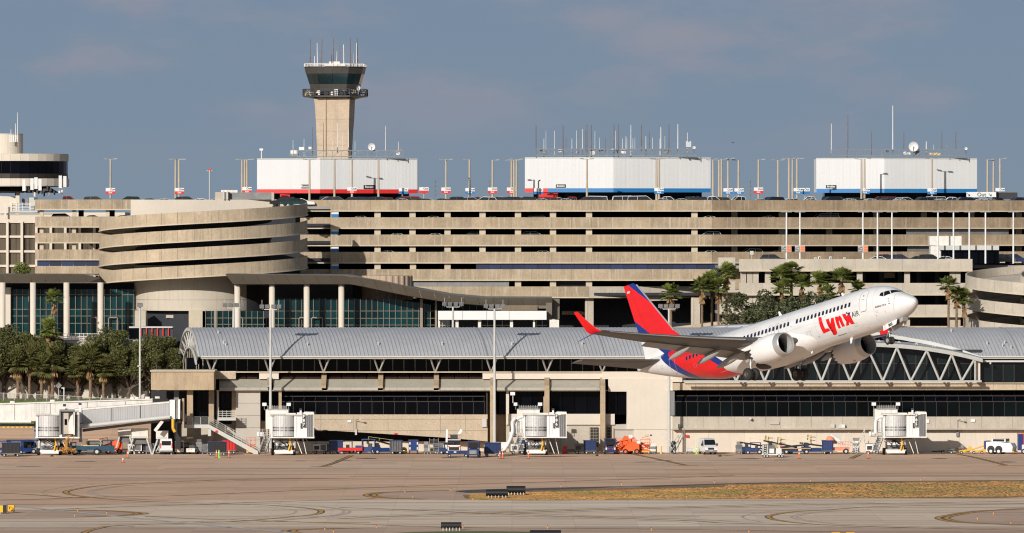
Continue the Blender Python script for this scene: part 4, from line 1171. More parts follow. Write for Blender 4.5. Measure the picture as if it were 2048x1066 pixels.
# ================================================================ ROOF HOUSES, TOWER, MASTS
def fd(x): return gpt(x, 400).y if x > 1424 else GD
def roof_house(name, lb, x0, xc, x1, yt, ybot, ycol, d, band, names, step=None):
    """white clad box seen corner on, with a coloured band under it"""
    t = thing(name, lb, 'roof building', P(xc, ycol, d))
    sL = (xc-x0)*d/F; sR = (x1-xc)*d/F
    aL, aR = R(13), R(17)
    corner = Vector((px(xc,d), d, 0)); zt, zb = pz(yt,d), pz(ybot,d)
    lend = Vector((corner.x-sL, d+sL*math.tan(aL), 0)); rend = Vector((corner.x+sR, d+sR*math.tan(aR), 0))
    hb = (8.0)*d/F
    def face(a, b, n_, nm, m, z0, z1, off=0.0):
        v = (b-a)/n_; ln = v.length; key = (nm, m.name, round(ln,3), round(z1-z0,3))
        if key not in panel_me:
            mb = MB(); mb.box(.004, ln-.004, 0, .12, 0, z1-z0)
            if nm == 'cladding_panel':
                for q in range(1, 5): mb.box(ln*q/5-.05, ln*q/5+.05, -.012, 0, 0, z1-z0)
            panel_me[key] = mb.mesh(nm, m)
        for k in range(n_):
            p = a+v*k; put(nm, panel_me[key], t, (p.x, p.y, z0), math.atan2(v.y, v.x))
    n1 = max(4, round(sL/1.25)); n2 = max(4, round(sR/1.25))
    face(lend, corner, n1, 'cladding_panel', M['whitec'], zb+hb, zt); face(corner, rend, n2, 'cladding_panel', M['whitec'], zb+hb, zt)
    if isinstance(band, tuple):
        f_ = band[2]; mid = lend+(corner-lend)*f_
        face(lend, mid, 3, 'band_panel', M[band[0]], zb, zb+hb-.02); face(mid, corner, 9, 'band_panel', M[band[1]], zb, zb+hb-.02); face(corner, rend, 10, 'band_panel', M[band[1]], zb, zb+hb-.02)
    else:
        face(lend, corner, 8, 'band_panel', M[band], zb, zb+hb-.02); face(corner, rend, 8, 'band_panel', M[band], zb, zb+hb-.02)
    back = Vector((corner.x, d+16, 0))
    mb = MB(); pts = [lend, corner, rend, Vector((rend.x, rend.y+10, 0)), Vector((lend.x, lend.y+10, 0))]
    e = [Vector((p.x, p.y+.14, zb+.1)) for p in pts]; mb.ext(e, (0,0,zt-zb-.15)); mb.build('core', M['white'], t)
    mb = MB(); mb.ext([Vector((lend.x+1.6, lend.y+1.5, pz(408,d))), Vector((corner.x, corner.y+2.4, pz(408,d))), Vector((rend.x-1.6, rend.y+1.5, pz(408,d))), Vector((rend.x-1.6, rend.y+9, pz(408,d))), Vector((lend.x+1.6, lend.y+9, pz(408,d)))], (0,0,zb-pz(408,d)+.08)); mb.build('dark_lobby', M['glass'], t)
    mb = MB()
    for a, b in ((lend, corner), (corner, rend)): mb.bar((a.x, a.y-.03, zt+.04), (b.x, b.y-.03, zt+.04), .16)
    mb.build('roof_trim', M['steelw'], t)
    for (xa, xb, ya, yb, tx, side) in names:
        a, b = (lend, corner) if side == 'L' else (corner, rend)
        ang = math.atan2((b-a).y, (b-a).x); xm = px((xa+xb)/2, d); f_ = (xm-a.x)/(b.x-a.x); p = a+(b-a)*f_
        mb = MB(); w_ = (xb-xa)*d/F; h_ = (yb-ya)*d/F; mb.box(-w_/2, w_/2, -.14, -.06, -h_/2, h_/2)
        put('name_plate', mb.mesh('name_plate', M['blk']), t, (p.x, p.y, (pz(ya,d)+pz(yb,d))/2), ang)
        me = text_mesh(tx, h_*.86, M['white'], .012); me.transform(Matrix.Rotation(R(90),4,'X')); me.transform(Matrix.Translation((0,-.15,0)))
        put('lettering', me, t, (p.x, p.y, (pz(ya,d)+pz(yb,d))/2), ang)
    return t
B1 = roof_house('roof_house', 'white clad roof block with a red band, standing in front of the control tower', 513, 640, 834, 318, 386.5, 400, 1276, 'red', [(602,620,369,376.5,'Boston','L'),(726,750,370,377.5,'Benson','R')])
B2 = roof_house('roof_house', 'white clad roof block with a blue band and short red end, middle of the roof', 1050, 1227, 1423, 315.5, 384.5, 400, 1276, ('red','blue',.26), [(1112,1132,368.5,375,'Boston','L')])
B3 = roof_house('roof_house', 'white clad roof block with an all blue band, nearest the right edge', 1634, 1769, 1958, 317, 385.5, 400, 1288, 'blue', [(1653,1674,370,376,'Bradley','L')])
# red lobby pieces
for x0, x1, y0, y1, d_ in ((1078,1116,386,395,1277),(560,580,387,394,1278)):
    mb = MB(); mb.pb(x0,y0,x1,y1,d_,.3); mb.build('lobby_panel', M['red'], B2 if x0 > 1000 else B1)
t = thing('direction_sign', 'white banner sign reading Out with two arrows beside the right roof block', 'sign', P(1960,400,1280))
mb = MB(); mb.pb(1933,384,1992,394,1280,.4); mb.build('panel', M['white'], t)
text_on(t, 'Out', 1.02, M['blk'], (px(1963,1280), 1279.9, pz(389.3,1280)))
for x_ in (1937,1980): mb = MB(); arrow(mb, (px(x_,1280), 1279.9, pz(389.2,1280)), .62, R(-45), .10); mb.build('arrow', M['blk'], t)
t = thing('roof_stair_housing', 'dark grey stair housing on the garage roof by the right edge', 'roof structure', P(2022,400,1283))
mb = MB(); mb.pb(1990,385,2035,398,1283,4); mb.build('casing', M['dsteel'], t); mb = MB(); mb.pb(1989,384,2036,385,1282.8,4.4); mb.build('cap', M['mesh'], t)

# antenna gantries
def gantry(lb, x0, x1, y0, y1, d, n, upper=None):
    t = thing('antenna_gantry', lb, 'antenna frame', P((x0+x1)/2, y1, d))
    for dd in (0, 2.5):
        for y_ in (y0, y1): mb = MB(); mb.bar(P(x0,y_,d+dd), P(x1,y_,d+dd), .14); mb.build('beam', M['steel'], t)
        for k in range(n+1):
            x_ = x0+(x1-x0)*k/n; mb = MB(); mb.bar(P(x_,y0,d+dd), P(x_,y1+4,d+dd), .11); mb.build('post', M['steel'], t)
            if k < n:
                a, b = (y0, y1) if k % 2 else (y1, y0); mb = MB(); mb.bar(P(x_,a,d+dd), P(x0+(x1-x0)*(k+1)/n,b,d+dd), .07); mb.build('brace', M['steel'], t)
    mb = MB(); mb.box(px(x0,d), px(x1,d), d, d+2.5, pz(y1,d)-.05, pz(y1,d)); mb.build('walkway', M['mesh'], t)
    return t
g1 = gantry('steel antenna gantry on the red banded roof block', 594, 806, 301, 313, 1279, 12)
g2 = gantry('crowded steel antenna gantry on the middle roof block', 1072, 1392, 298, 311, 1279, 18)
g3 = gantry('steel antenna gantry on the right hand roof block', 1663, 1930, 299.5, 311.5, 1291, 16)
def mast(x, y0, y1, d, m='ant', r_=.06, where='', n_=[0]):
    c = P(x, y1, d); mb = MB(); mb.cyl((c.x,d,c.z), (c.x,d,pz(y0,d)), r_, r_*.7, 6)
    return mb, c
def antennas(parent, lst, d):
    for x, y0, y1, m, r_ in lst:
        c = P(x, y1, d); mb = MB(); mb.cyl((c.x,d+.5,c.z), (c.x,d+.5,pz(y0,d)), r_, r_*.65, 6); mb.build('whip_antenna', M[m], parent)
        if r_ >= .08: mb = MB(); mb.cyl((c.x,d+.5,c.z-.6), (c.x,d+.5,c.z+.5), .09, n=6); mb.build('antenna_mount', M['steel'], parent)
antennas(g1, [(586,280,312,'ant',.06),(608,277,312,'ant',.07),(625,254,312,'antr',.06),(647,245,300,'antr',.06),(665,282,300,'ant',.05),(675,245,300,'ant',.08),(685,263,300,'ant',.05),(697,257,300,'ant',.08),(710,281,312,'ant',.06),(771,252,301,'ant',.07),(797,283,301,'ant',.06)], 1279)
l2 = [(1072,250,312,'antr',.09),(1088,277,311,'ant',.08),(1092,261,311,'ant',.05),(1109,262,311,'ant',.06),(1126,250,311,'antr',.10),(1132,274,298,'antr',.05),(1144,277,308,'ant',.08),(1153,261,306,'ant',.06),(1157,249,310,'mesh',.07),(1165,258,305,'ant',.08),(1171,260,300,'antr',.05),(1174,248,310,'antr',.08),(1183,250,308,'antr',.08),(1190,262,310,'ant',.06),(1199,275,300,'ant',.05),(1211,276,305,'antr',.05),(1220,267,298,'mesh',.06),(1228,248,312,'antr',.09),(1231,261,298,'ant',.05),(1237,248,308,'antr',.08),(1245,277,300,'ant',.06),(1252,272,302,'ant',.07),(1254,275,302,'ant',.05),(1262,250,310,'ant',.10),(1266,277,303,'ant',.06),(1270,275,300,'ant',.05),(1283,249,298,'antr',.09),(1292,272,304,'ant',.08),(1299,262,298,'antr',.06),(1305,275,303,'ant',.06),(1320,277,312,'ant',.07),(1322,254,312,'ant',.12),(1330,272,300,'ant',.05),(1338,248,304,'antr',.08),(1356,248,298,'ant',.11),(1375,265,310,'ant',.08)]
antennas(g2, l2, 1279)
antennas(g3, [(1663,247,312,'ant',.09),(1696,229,312,'antr',.08),(1743,264,311,'antr',.06),(1786,211,300,'ant',.12),(1808,263,300,'antr',.07),(1868,289,300,'ant',.05),(1884,263,300,'antr',.07),(1912,263,300,'antr',.07),(1853,283,305,'ant',.12)], 1291)
for x, y, w_, h_, m in ((1185,305,10,9,'whited'),(1202,300,9,6,'mesh'),(1247,303,10,8,'whited'),(1227,299,8,4,'white'),(1335,304,12,6,'mesh'),(1120,301,6,7,'whited'),(1083,301,5,5,'antr'),(1235,303,6,7,'mesh')):
    mb = MB(); mb.pb(x-w_/2,y-h_/2,x+w_/2,y+h_/2,1279.6,.8); mb.build('equipment_box', M[m], g2)
for x, y, w_, h_, m in ((588,304,14,7,'whited'),(603,297,10,6,'white'),(620,296,6,5,'ant'),(796,306,8,8,'white'),(800,298,9,4,'mesh'),(590,310,22,5,'mesh')):
    mb = MB(); mb.pb(x-w_/2,y-h_/2,x+w_/2,y+h_/2,1279.6,.8); mb.build('equipment_box', M[m], g1)
for x, y, w_, h_, m in ((1814,306,14,6,'white'),(1833,306,12,10,'mesh'),(1870,308,22,5,'pyel'),(1775,302,5,6,'antr'),(1893,293,6,3,'mesh')):
    mb = MB(); mb.pb(x-w_/2,y-h_/2,x+w_/2,y+h_/2,1291.6,.8); mb.build('equipment_box', M[m], g3)
def dish(parent, x, y, rpx, d, yaw=-12, m='white'):
    r_ = rpx*d/F; c = P(x, y, d)
    mb = MB(); prof = [(r_*k/7, -.45*r_*(1-(k/7)**2)) for k in range(8)]
    Mx = Matrix.Translation(c) @ Matrix.Rotation(R(yaw),4,'Z') @ Matrix.Rotation(R(90),4,'X') @ Matrix.Rotation(R(8),4,'X')
    mb.lathe(prof, Mx, 20); o = mb.build('dish', M[m], parent, True)
    mb = MB(); mb.cyl(c+Vector((0,.2,0)), c+Vector((0,.2,-r_-.8)), .08, n=6); mb.build('dish_stand', M['steel'], parent)
    mb = MB(); mb.bar(c, c+Vector((-.1,-r_*.7,0)), .05); mb.build('dish_feed', M['steel'], parent)
dish(g1, 743, 293.5, 7.5, 1278.5); dish(g3, 1827, 293, 10, 1290.5, -18); dish(g3, 1932, 297, 3, 1291); dish(g2, 1388, 295, 3.2, 1279)
for k in range(5): mb = MB(); mb.pb(1372+k*2.2,284-abs(k-2),1373.4+k*2.2,294,1279,.2); mb.build('panel_antenna', M['ant'], g2)

# ---- control tower
TW = thing('control_tower', 'tall concrete air traffic control tower with dark slanted glass cab', 'control tower', P(670,420,1320))
dT = 1320
def ring(cx_, hw, y, dep, rz=0, d=dT, skew=0):
    z_ = pz(y, d); c = Vector((px(cx_,d), d+8, z_)); w_ = hw*d/F
    return c, w_
def tower_section(rows, m, name, root=TW):
    """rows: (left px, right edge of front, right px, y)"""
    for (l0,f0,r0,ya), (l1,f1,r1,yb) in zip(rows, rows[1:]):
        mb = MB(); d = dT
        a = [P(l0,ya,d+.6), P(f0,ya,d), P(r0,ya,d+7.5), P(l0+2,ya,d+8)]; b = [P(l1,yb,d+.6), P(f1,yb,d), P(r1,yb,d+7.5), P(l1+2,yb,d+8)]
        for q in (a, b):
            z_ = q[1].z
            for p in q: p.z = z_
        mb.add(a+b, [(0,1,5,4),(1,2,6,5),(2,3,7,6),(3,0,4,7),(0,3,2,1),(4,5,6,7)]); mb.build(name, m, root)
tower_section([(628,699,710,196),(630,698.5,709.5,214),(631.4,698,708.5,238)], M['towerc'], 'shaft_block')
tower_section([(631.5,698,708.4,238.3),(632.6,697.5,706.5,262)], M['towerc'], 'shaft_block')
tower_section([(632.7,697.5,706.4,262.3),(633.6,697,705,290)], M['towerc'], 'shaft_block')
tower_section([(633.7,697,704.9,290.3),(634.5,696.5,703,340)], M['towerc'], 'shaft_block')
mb = MB(); mb.pb(651,197,652,314,dT+.2,.2); mb.build('shaft_joint', M['tanp'], TW)
M['cabgl'] = mat('green tinted cab glass', (.010,.022,.024), .06, var=.5, scale=.2, rnd=.3, spec=.6)
# octagonal rings for the cab
TC = Vector((px(669.5,dT), dT+4.2, 0))
OC = [(1,.56),(.56,1),(-.56,1),(-1,.56),(-1,-.56),(-.56,-1),(.56,-1),(1,-.56)]
def octo(rpx, y, rot=R(-4)):
    r_ = rpx*dT/F*.985; c_, s_ = math.cos(rot), math.sin(rot)
    return [Vector((TC.x+r_*(a*c_-b*s_), TC.y+r_*.9*(a*s_+b*c_), pz(y,dT))) for a, b in OC]
def oct_prism(r0, y0, r1, y1, m, name, each=False, inset=0.0, root=TW):
    a, b = octo(r0,y0), octo(r1,y1); n = 8
    if each:
        for k in range(n):
            k2 = (k+1)%n; c = (a[k]+a[k2]+b[k]+b[k2])/4
            for hh in range(2):
                t0, t1 = hh/2, (hh+1)/2
                pa, pb_ = a[k].lerp(a[k2],t0), a[k].lerp(a[k2],t1); qa, qb = b[k].lerp(b[k2],t0), b[k].lerp(b[k2],t1)
                c = (pa+pb_+qa+qb)/4; s_ = .965
                mb = MB(); mb.ext([c+(p-c)*s_ for p in (pa,pb_,qb,qa)], (TC-c).normalized()*.06 if False else Vector((TC.x-c.x, TC.y-c.y, 0)).normalized()*.08); mb.build(name, m, root)
    else:
        mb = MB(); mb.add(a+b, [(k,(k+1)%n,n+(k+1)%n,n+k) for k in range(n)]+[tuple(range(n)), tuple(range(n,2*n))[::-1]]); return mb.build(name, m, root)
oct_prism(41,198,38.5,190,M['towerd'],'neck')
oct_prism(63,192,40,197.5,M['towerd'],'catwalk_base')
oct_prism(63,191,63,193.5,M['towerd'],'catwalk_floor')
oct_prism(48,180,50,168,M['towerd'],'cab_base')
oct_prism(47,190,48,180,M['dsteel'],'cab_foot')
oct_prism(50.3,168,56.5,147.5,M['cabgl'],'cab_glass', True)
oct_prism(49.5,168,55.5,147.5,M['blk'],'cab_core')
oct_prism(57,147.5,60,134,M['towerd'],'cab_fascia', True); oct_prism(56.5,147.5,59.5,134.2,M['towerd'],'cab_fascia_core'); oct_prism(61,134.2,61,132.8,M['towerd'],'cab_roof')
for r_, y0, y1, m in ((63,178,191,'dsteel'),(60,127,133,'whited')):
    a = octo(r_, y0); b = octo(r_, y1)
    for k in range(8):
        k2 = (k+1) % 8
        for f_ in ((0,.33,.66) if y0 > 150 else (0,.5)):
            mb = MB(); p, q = a[k].lerp(b[k],f_), a[k2].lerp(b[k2],f_); mb.bar(p, q, .09); mb.build('guard_rail', M[m], TW)
        for j in range(7 if y0 > 150 else 4):
            n_ = 7 if y0 > 150 else 4; p = a[k].lerp(a[k2], j/n_); q = b[k].lerp(b[k2], j/n_); mb = MB(); mb.bar(p, q, .09 if j else .16); mb.build('guard_post', M[m], TW)
rr4 = random.Random(4)
for k in range(44):
    a = octo(61, 187)[k % 8]; b = octo(58, 187)[(k+1) % 8]; q = a.lerp(b, rr4.random()); w_ = rr4.uniform(.4,.9)
    mb = MB(); mb.cbox((q.x, q.y, q.z+rr4.uniform(-.1,.5)), (w_, .3, rr4.uniform(.2,.8))); mb.build('equipment_box', M[rr4.choice(['pyel','whited','mesh','tanp'])], TW)
mb = MB(); mb.pb(668,178,676,191,dT-.6,.3); mb.build('access_panel', M['white'], TW)
for x, y0, m, r_ in ((621,77,'antr',.07),(643,77,'antr',.08),(666,76,'antr',.08),(701,76,'antr',.08),(714.5,77,'antr',.08),(635,86,'ant',.11),(688,89,'ant',.12),(713,86,'ant',.11),(629,112,'ant',.11),(673,102,'ant',.07),(680,84,'antr',.05),(707.5,107,'ant',.09),(663,109,'dsteel',.06)):
    c = P(x, 133, dT+2+rr4.uniform(0,4)); lean = rr4.uniform(-.12,.18)
    mb = MB(); mb.cyl(c, (c.x+lean, c.y, pz(y0,c.y)), r_, r_*.6, 6); mb.build('whip_antenna', M[m], TW)
for x, s_ in ((621,-1),(643,-1),(701,1),(714.5,1)):
    mb = MB(); mb.bar(P(x,113,dT+4), P(x+s_*6,131,dT+4), .07); mb.build('antenna_stay', M['antr'], TW)
mb = MB(); mb.pb(658,123,680,132,dT+5,2); mb.build('roof_hatch', M['whited'], TW); mb = MB(); mb.pb(650,128,690,132,dT+4,3); mb.build('roof_rail_box', M['whited'], TW)
dish(TW, 716.5, 176, 5, dT-.5, 35)

# ---- building at the left edge with round restaurant storey
LB = thing('hotel_tower', 'cream building at the left edge with round dark windowed top storey', 'building', P(0,500,1290))
dH = 1290
def lpart(name, m, *b_, d=dH, th=6):
    mb = MB()
    for q in b_: mb.pb(*q, d, th)
    return mb.build(name, m, LB)
C3 = Vector((px(20,dH), dH+12, 0)); 
def drum_part(name, m, rpx, y0, y1, rpx2=None, n=40, caps=True, cxp=None):
    c = C3 if cxp is None else Vector((px(cxp,dH), dH+12, 0)); s = dH/F
    mb = MB(); mb.cyl((c.x,c.y,pz(y1,dH)), (c.x,c.y,pz(y0,dH)), rpx*s, (rpx2 or rpx)*s, n, caps); return mb.build(name, m, LB)
def facets(name, m, rpx, y0, y1, n, gap=.97, cxp=20, rtop=None):
    c = Vector((px(cxp,dH), dH+12, 0)); s = dH/F; r_ = rpx*s; r2_ = (rtop or rpx)*s
    for k in range(n):
        a0 = math.pi*(1.0)+2*math.pi*k/n; a1 = a0+2*math.pi/n*gap
        if math.sin((a0+a1)/2) > .35: continue
        mb = MB(); p = [Vector((c.x+r_*math.cos(a0), c.y+r_*math.sin(a0), pz(y1,dH))), Vector((c.x+r_*math.cos(a1), c.y+r_*math.sin(a1), pz(y1,dH))), Vector((c.x+r2_*math.cos(a1), c.y+r2_*math.sin(a1), pz(y0,dH))), Vector((c.x+r2_*math.cos(a0), c.y+r2_*math.sin(a0), pz(y0,dH)))]
        mid = (p[0]+p[1])/2; nrm = Vector((c.x-mid.x, c.y-mid.y, 0)).normalized()*.15
        mb.ext(p, nrm); mb.build(name, m, LB)
facets('fascia_panel', M['creamp'], 109, 308, 321.5, 36, .985); facets('window_pane', M['glass'], 107.5, 322, 346.5, 36, .955); facets('spandrel_panel', M['bronze'], 107.5, 347, 356, 36, .955); facets('fascia_panel', M['creamp'], 110, 356.5, 371.5, 36, .985)
drum_part('storey_core', M['blk'], 106.5, 309, 371); drum_part('storey_soffit', M['mesh'], 108.5, 371.5, 373); drum_part('soffit_ring', M['bronze'], 90, 373, 385, 70)
drum_part('roof_cap', M['conc_l'], 108, 306.8, 308)
drum_part('penthouse', M['cream'], 35, 267, 308, cxp=2); drum_part('penthouse_cap', M['steelw'], 35.5, 265.8, 267, cxp=2)
for x, y0 in ((22,258),(31,247),(35,225)): mb = MB(); mb.cyl(P(x,272,dH+8), P(x,y0,dH+8), .09, .05, 6); mb.build('whip_antenna', M['ant'], LB)
for k in range(5): mb = MB(); mb.pb(19+k*3.6,270,21.2+k*3.6,284,dH+7.5-.3*k,.15); mb.build('panel_antenna', M['ant'], LB)
lpart('column', M['cream'], (32,377,39,392), d=dH+6, th=1); lpart('column', M['bronze'], (30,371,34,395), d=dH+10, th=1)
mb = MB(); mb.ext([P(-40,390,dH), P(20,393,dH), P(31,397,dH), P(31,430,dH), P(-40,430,dH)], (0,10,0)); mb.build('wall', M['cream'], LB)
lpart('column', M['cream'], (31,391,39,430), d=dH-.3, th=1); lpart('wall', M['cream'], (-40,430,70,560), d=dH+.4, th=20)
lpart('roof_slab', M['steelw'], (20,421,75,425), d=dH-.5, th=8)
for k in range(5): lpart('rail', M['white'], (22,406+k*3,60,406.8+k*3), d=dH-.4, th=.08)
for x_ in (22,33,45,60): lpart('rail_post', M['white'], (x_,405,x_+1,421), d=dH-.45, th=.08)
lpart('plant_box', M['steelw'], (58,395,74,420), d=dH+1, th=2); lpart('plant_box', M['mesh'], (44,397,57,412), d=dH+1.5, th=2)
# window grid, also behind the garage wing
wg = MB(); wg.pb(1024,0,1045,24,dH,.1)
xw = [-10,19,48]; 
wm_ = MB(); s_ = dH/F; wm_.box(-10.6*s_,10.6*s_,0,.1,-12.2*s_,12.2*s_); wme_ = wm_.mesh('window', M['curt'])
vm = MB(); vm.box(-2.9*s_,2.9*s_,0,1.2,-62*s_,62*s_); hm_ = MB(); hm_.box(-70*s_,70*s_,0,.5,-2.6*s_,2.6*s_)
for i, x_ in enumerate([0,29,58,87,116,145,174,203,232]):
    for j, y_ in enumerate((459,489,518,547)): put('window', wme_, LB, (px(x_,dH), dH+.2, pz(y_,dH)))
    if i: mb = MB(); mb.pb(x_-17,443,x_-12,562,dH-.6,1.1); mb.build('window_pier', M['cream'], LB)
for y_ in (446,474,503.5,532.5): lpart('spandrel', M['cream'], (-40,y_-3 if y_ > 446 else 427,250,y_+(1.5 if y_ > 446 else 0)), d=dH-.2, th=.7)
lpart('wall', M['cream'], (70,425,250,562), d=dH+.5, th=18)
lpart('roof_rail', M['steelw'], (0,426,120,427), (0,428.5,120,429.2), d=dH-.4, th=.1)
# cell antennas hung under the round storey
for k, (x_, y0, y1) in enumerate(((50,359,382),(66,357,380),(74,355,378),(82,358,381),(119,351,376),(128,352,374))):
    t_ = MB(); t_.box(px(x_-3.2,dH-.3), px(x_+3.2,dH-.3), dH-3.2 if k < 4 else dH+2, dH-2.8 if k < 4 else dH+2.4, pz(y1,dH), pz(y0,dH)); t_.build('cell_antenna', M['ant'], LB)
    mb = MB(); mb.bar(P(x_,y0,dH-2.6 if k < 4 else dH+2.6), P(x_,y1+10,dH-2.6 if k < 4 else dH+2.6), .1); mb.build('antenna_pipe', M['steel'], LB)
for k in range(22):
    x_ = 45+rr4.uniform(0,80); y_ = rr4.uniform(374,390); mb = MB(); mb.cbox(P(x_,y_,dH-2+rr4.uniform(0,3)), (.3,.3,rr4.uniform(.4,1.1))); mb.build('radio_unit', M[rr4.choice(['mesh','whited','dsteel'])], LB)
mb = MB(); mb.pb(9,408,11.5,433,dH-1.5,.3); mb.build('cell_antenna', M['ant'], LB)

# ---- roof lamp poles
def lamp(x, yt, yb, d, kind, sgn=None, lb=''):
    c = P(x, yb, d); t = thing('roof_lamp_post', lb, 'lamp post', c, 0, 'lamp posts on the garage roof')
    mb = MB(); mb.cyl((c.x,d,c.z), (c.x,d,pz(yt,d)), .21, .16, 8); mb.build('pole', M['pole'], t)
    zt = pz(yt,d); hs = {'T':(-1,1),'L':(-1,),'R':(1,),'X':(-1,1)}[kind]
    for h_ in hs:
        mb = MB(); mb.bar((c.x,d,zt-.1), (c.x+h_*.7,d,zt), .07); mb.build('arm', M['lampm'], t)
        mb = MB(); mb.ext([(c.x+h_*.55,d-.18,zt-.08),(c.x+h_*1.25,d-.22,zt-.02),(c.x+h_*1.25,d+.22,zt-.02),(c.x+h_*.55,d+.18,zt-.08)], (0,0,.17)); mb.build('lamp_head', M['lampm'], t)
    if kind == 'X':
        for s_ in (-1,1): mb = MB(); mb.cbox((c.x,d+s_*.9,zt), (.4,.7,.16)); mb.build('lamp_head', M['lampm'], t)
    if sgn:
        colr, ys, xo = sgn; w_ = 9.3*d/F; h_ = 12*d/F; zc = pz(ys, d)
        xs_c = c.x+xo*d/F
        mb = MB(); mb.box(xs_c-w_, xs_c+w_, d-.30, d-.24, zc-h_*.05, zc+h_*.5); mb.build('sign_panel', M['white'], t)
        mb = MB(); mb.box(xs_c-w_, xs_c+w_, d-.305, d-.24, zc-h_*.5, zc-h_*.05); mb.build('sign_panel', M[colr], t)
        text_on(t, 'Out\u2192' if False else 'Out', .50, M['blk'], (xs_c+w_*.35, d-.315, zc+h_*.24), offset=.01)
        mb = MB(); arrow(mb, (xs_c+w_*.82, d-.315, zc+h_*.24), .26, 0, .06); mb.build('arrow', M['blk'], t)
        text_on(t, 'Exit' if colr == 'red' else 'Park', .42, M['white'], (xs_c, d-.32, zc-h_*.27), offset=.012)
    return t
lamps = [(221,318,392,'T',('red',382,0)),(351,319,392,'T',None),(358,319,392,'T',('red',382,1)),(484,319,398,'L',None),(489.5,319,398,'T',None),(494,319,398,'R',('red',380,0)),
 (619,319,399,'T',None),(669,319,399,'R',None),(704,319,392,'T',('red',380.5,0)),(757,319,399,'T',None),(805,380,392,'N',('blue',382,2)),(848,378,393,'N',('red',380.5,0)),
 (892,319,399,'X',('red',381,0)),(939,319,392,'L',('blue',382,1)),(985,320,392,'R',('red',381,0)),(1023,321,392,'L',('red',381,0)),(1028,320,399,'T',None),(1033,318.5,399,'T',None),
 (1077,362,392,'H',('blue',382.5,0)),(1174,318,399,'T',None),(1313,318,399,'T',None),(1318,317.5,399,'T',('blue',381.5,0)),(1426,320,392,'L',None),(1438,320,393,'L',None),(1443,318,393,'T',None),(1456,317,393,'R',('blue',382.5,0)),(1477,320,393,'L',('blue',382.5,1)),
 (1517,319,393,'R',('red',381,0)),(1556,320,393,'T',None),(1578,317,399,'T',None),(1585,317,399,'T',None),(1594,317,393,'R',('blue',382,2)),(1610,378,393,'N',('blue',382,0)),
 (1723,318,399,'L',None),(1729,317,393,'R',('blue',382,1)),(1864,317,393,'T',('blue',382.5,0)),(1975,319,399,'R',None),(1987,320,399,'L',None),(2000,317,393,'R',('blue',382,0))]
near_txt = lambda x: ('left of the spiral ramp head' if x < 430 else 'in the cluster beside the plant box' if x < 505 else 'in front of the red banded block' if x < 770 else 'at the right end of the red banded block' if x < 860 else 'between the red banded and middle blocks' if x < 1045 else 'in front of the middle block' if x < 1424 else 'between the middle and right hand blocks' if x < 1630 else 'in front of the right hand block' if x < 1940 else 'at the right end of the roof')
for i, (x_, yt, yb, kd, sg) in enumerate(lamps):
    d_ = fd(x_)+(12 if yb >= 398 else 21)
    same = [q[0] for q in lamps if near_txt(q[0]) == near_txt(x_)]; o_ = sorted(same).index(x_)+1
    what = ('%s signed' % sg[0] if sg else 'plain')+' lamp post'
    lb = '%s %s, %s from left' % (what, near_txt(x_), ordn(o_))
    if kd in 'NH':
        c = P(x_, yb+5, d_); t = thing('roof_sign_post', lb.replace('lamp post','post'), 'sign post', c, 0, 'low sign posts on the garage roof')
        mb = MB(); mb.cyl(c, (c.x,d_,pz(yt,d_)), .13, n=8); mb.build('pole', M['pole'], t)
        colr, ys, xo = sg; w_ = 9.3*d_/F; h_ = 12*d_/F; zc = pz(ys,d_); xs_c = c.x+xo*d_/F
        mb = MB(); mb.box(xs_c-w_, xs_c+w_, d_-.30, d_-.24, zc-h_*.05, zc+h_*.5); mb.build('sign_panel', M['white'], t)
        mb = MB(); mb.box(xs_c-w_, xs_c+w_, d_-.305, d_-.24, zc-h_*.5, zc-h_*.05); mb.build('sign_panel', M[colr], t)
        text_on(t, 'Out', .50, M['blk'], (xs_c+w_*.35, d_-.315, zc+h_*.24), offset=.01)
        if kd == 'H': mb = MB(); mb.cyl((c.x,d_,pz(yt,d_)), (c.x+.35,d_,pz(yt,d_)+.15), .12, n=8); mb.build('lamp_head', M['navy'], t)
    else: lamp(x_, yt, yb+4, d_, kd, sg, lb)
for x_, y0, y1, lb, hd in ((419,340,395,'thin mast with a red beacon, left of the red banded block','red'),):
    t = thing('beacon_mast', lb, 'mast', P(x_,y1,1262)); mb = MB(); mb.cyl(P(x_,y1+4,1262), P(x_,y0,1262), .10, n=6); mb.build('pole', M['steelw'], t)
    mb = MB(); mb.pb(x_-2.5,y0-3,x_+2.5,y0+2,1262,.4); mb.build('beacon', M['red'], t); mb = MB(); mb.pb(x_-6,y0+1,x_+6,y0+2,1262.1,.1); mb.build('cross_arm', M['steelw'], t)
t = thing('weather_mast', 'small white weather mast on the left end of the red banded block', 'mast', P(523,318,1283)); mb = MB(); mb.cyl(P(523,320,1283), P(523,300,1283), .09, n=6); mb.build('pole', M['white'], t); mb = MB(); mb.pb(519,297,526,301,1283,.3); mb.build('instrument', M['white'], t)

# ---- distant pylons
for x_, y0, lb in ((871,360,'faint distant lattice pylon right of the red banded block'),(980,357,'faint distant lattice pylon right of the middle of the roof gap'),(1501,360,'faint distant lattice pylon between the middle and right blocks')):
    d_ = 3600; t = thing('power_pylon', lb, 'pylon', P(x_,440,d_))
    mb = MB()
    for s_ in (-1,1): mb.bar(P(x_+s_*4.5,450,d_), P(x_+s_*.8,y0,d_), .35)
    for k in range(9): a = 440-k*9; w_ = 4.2-k*.42; mb.bar(P(x_-w_,a,d_), P(x_+w_,a-9,d_), .22); mb.bar(P(x_+w_,a,d_), P(x_-w_,a-9,d_), .22)
    mb.build('lattice', M['pylon'], t)
    for k, w_ in ((0,6),(14,8),(26,7)): mb = MB(); mb.bar(P(x_-w_,y0+k,d_), P(x_+w_,y0+k,d_), .3); mb.build('cross_arm', M['pylon'], t)
wires = MB()
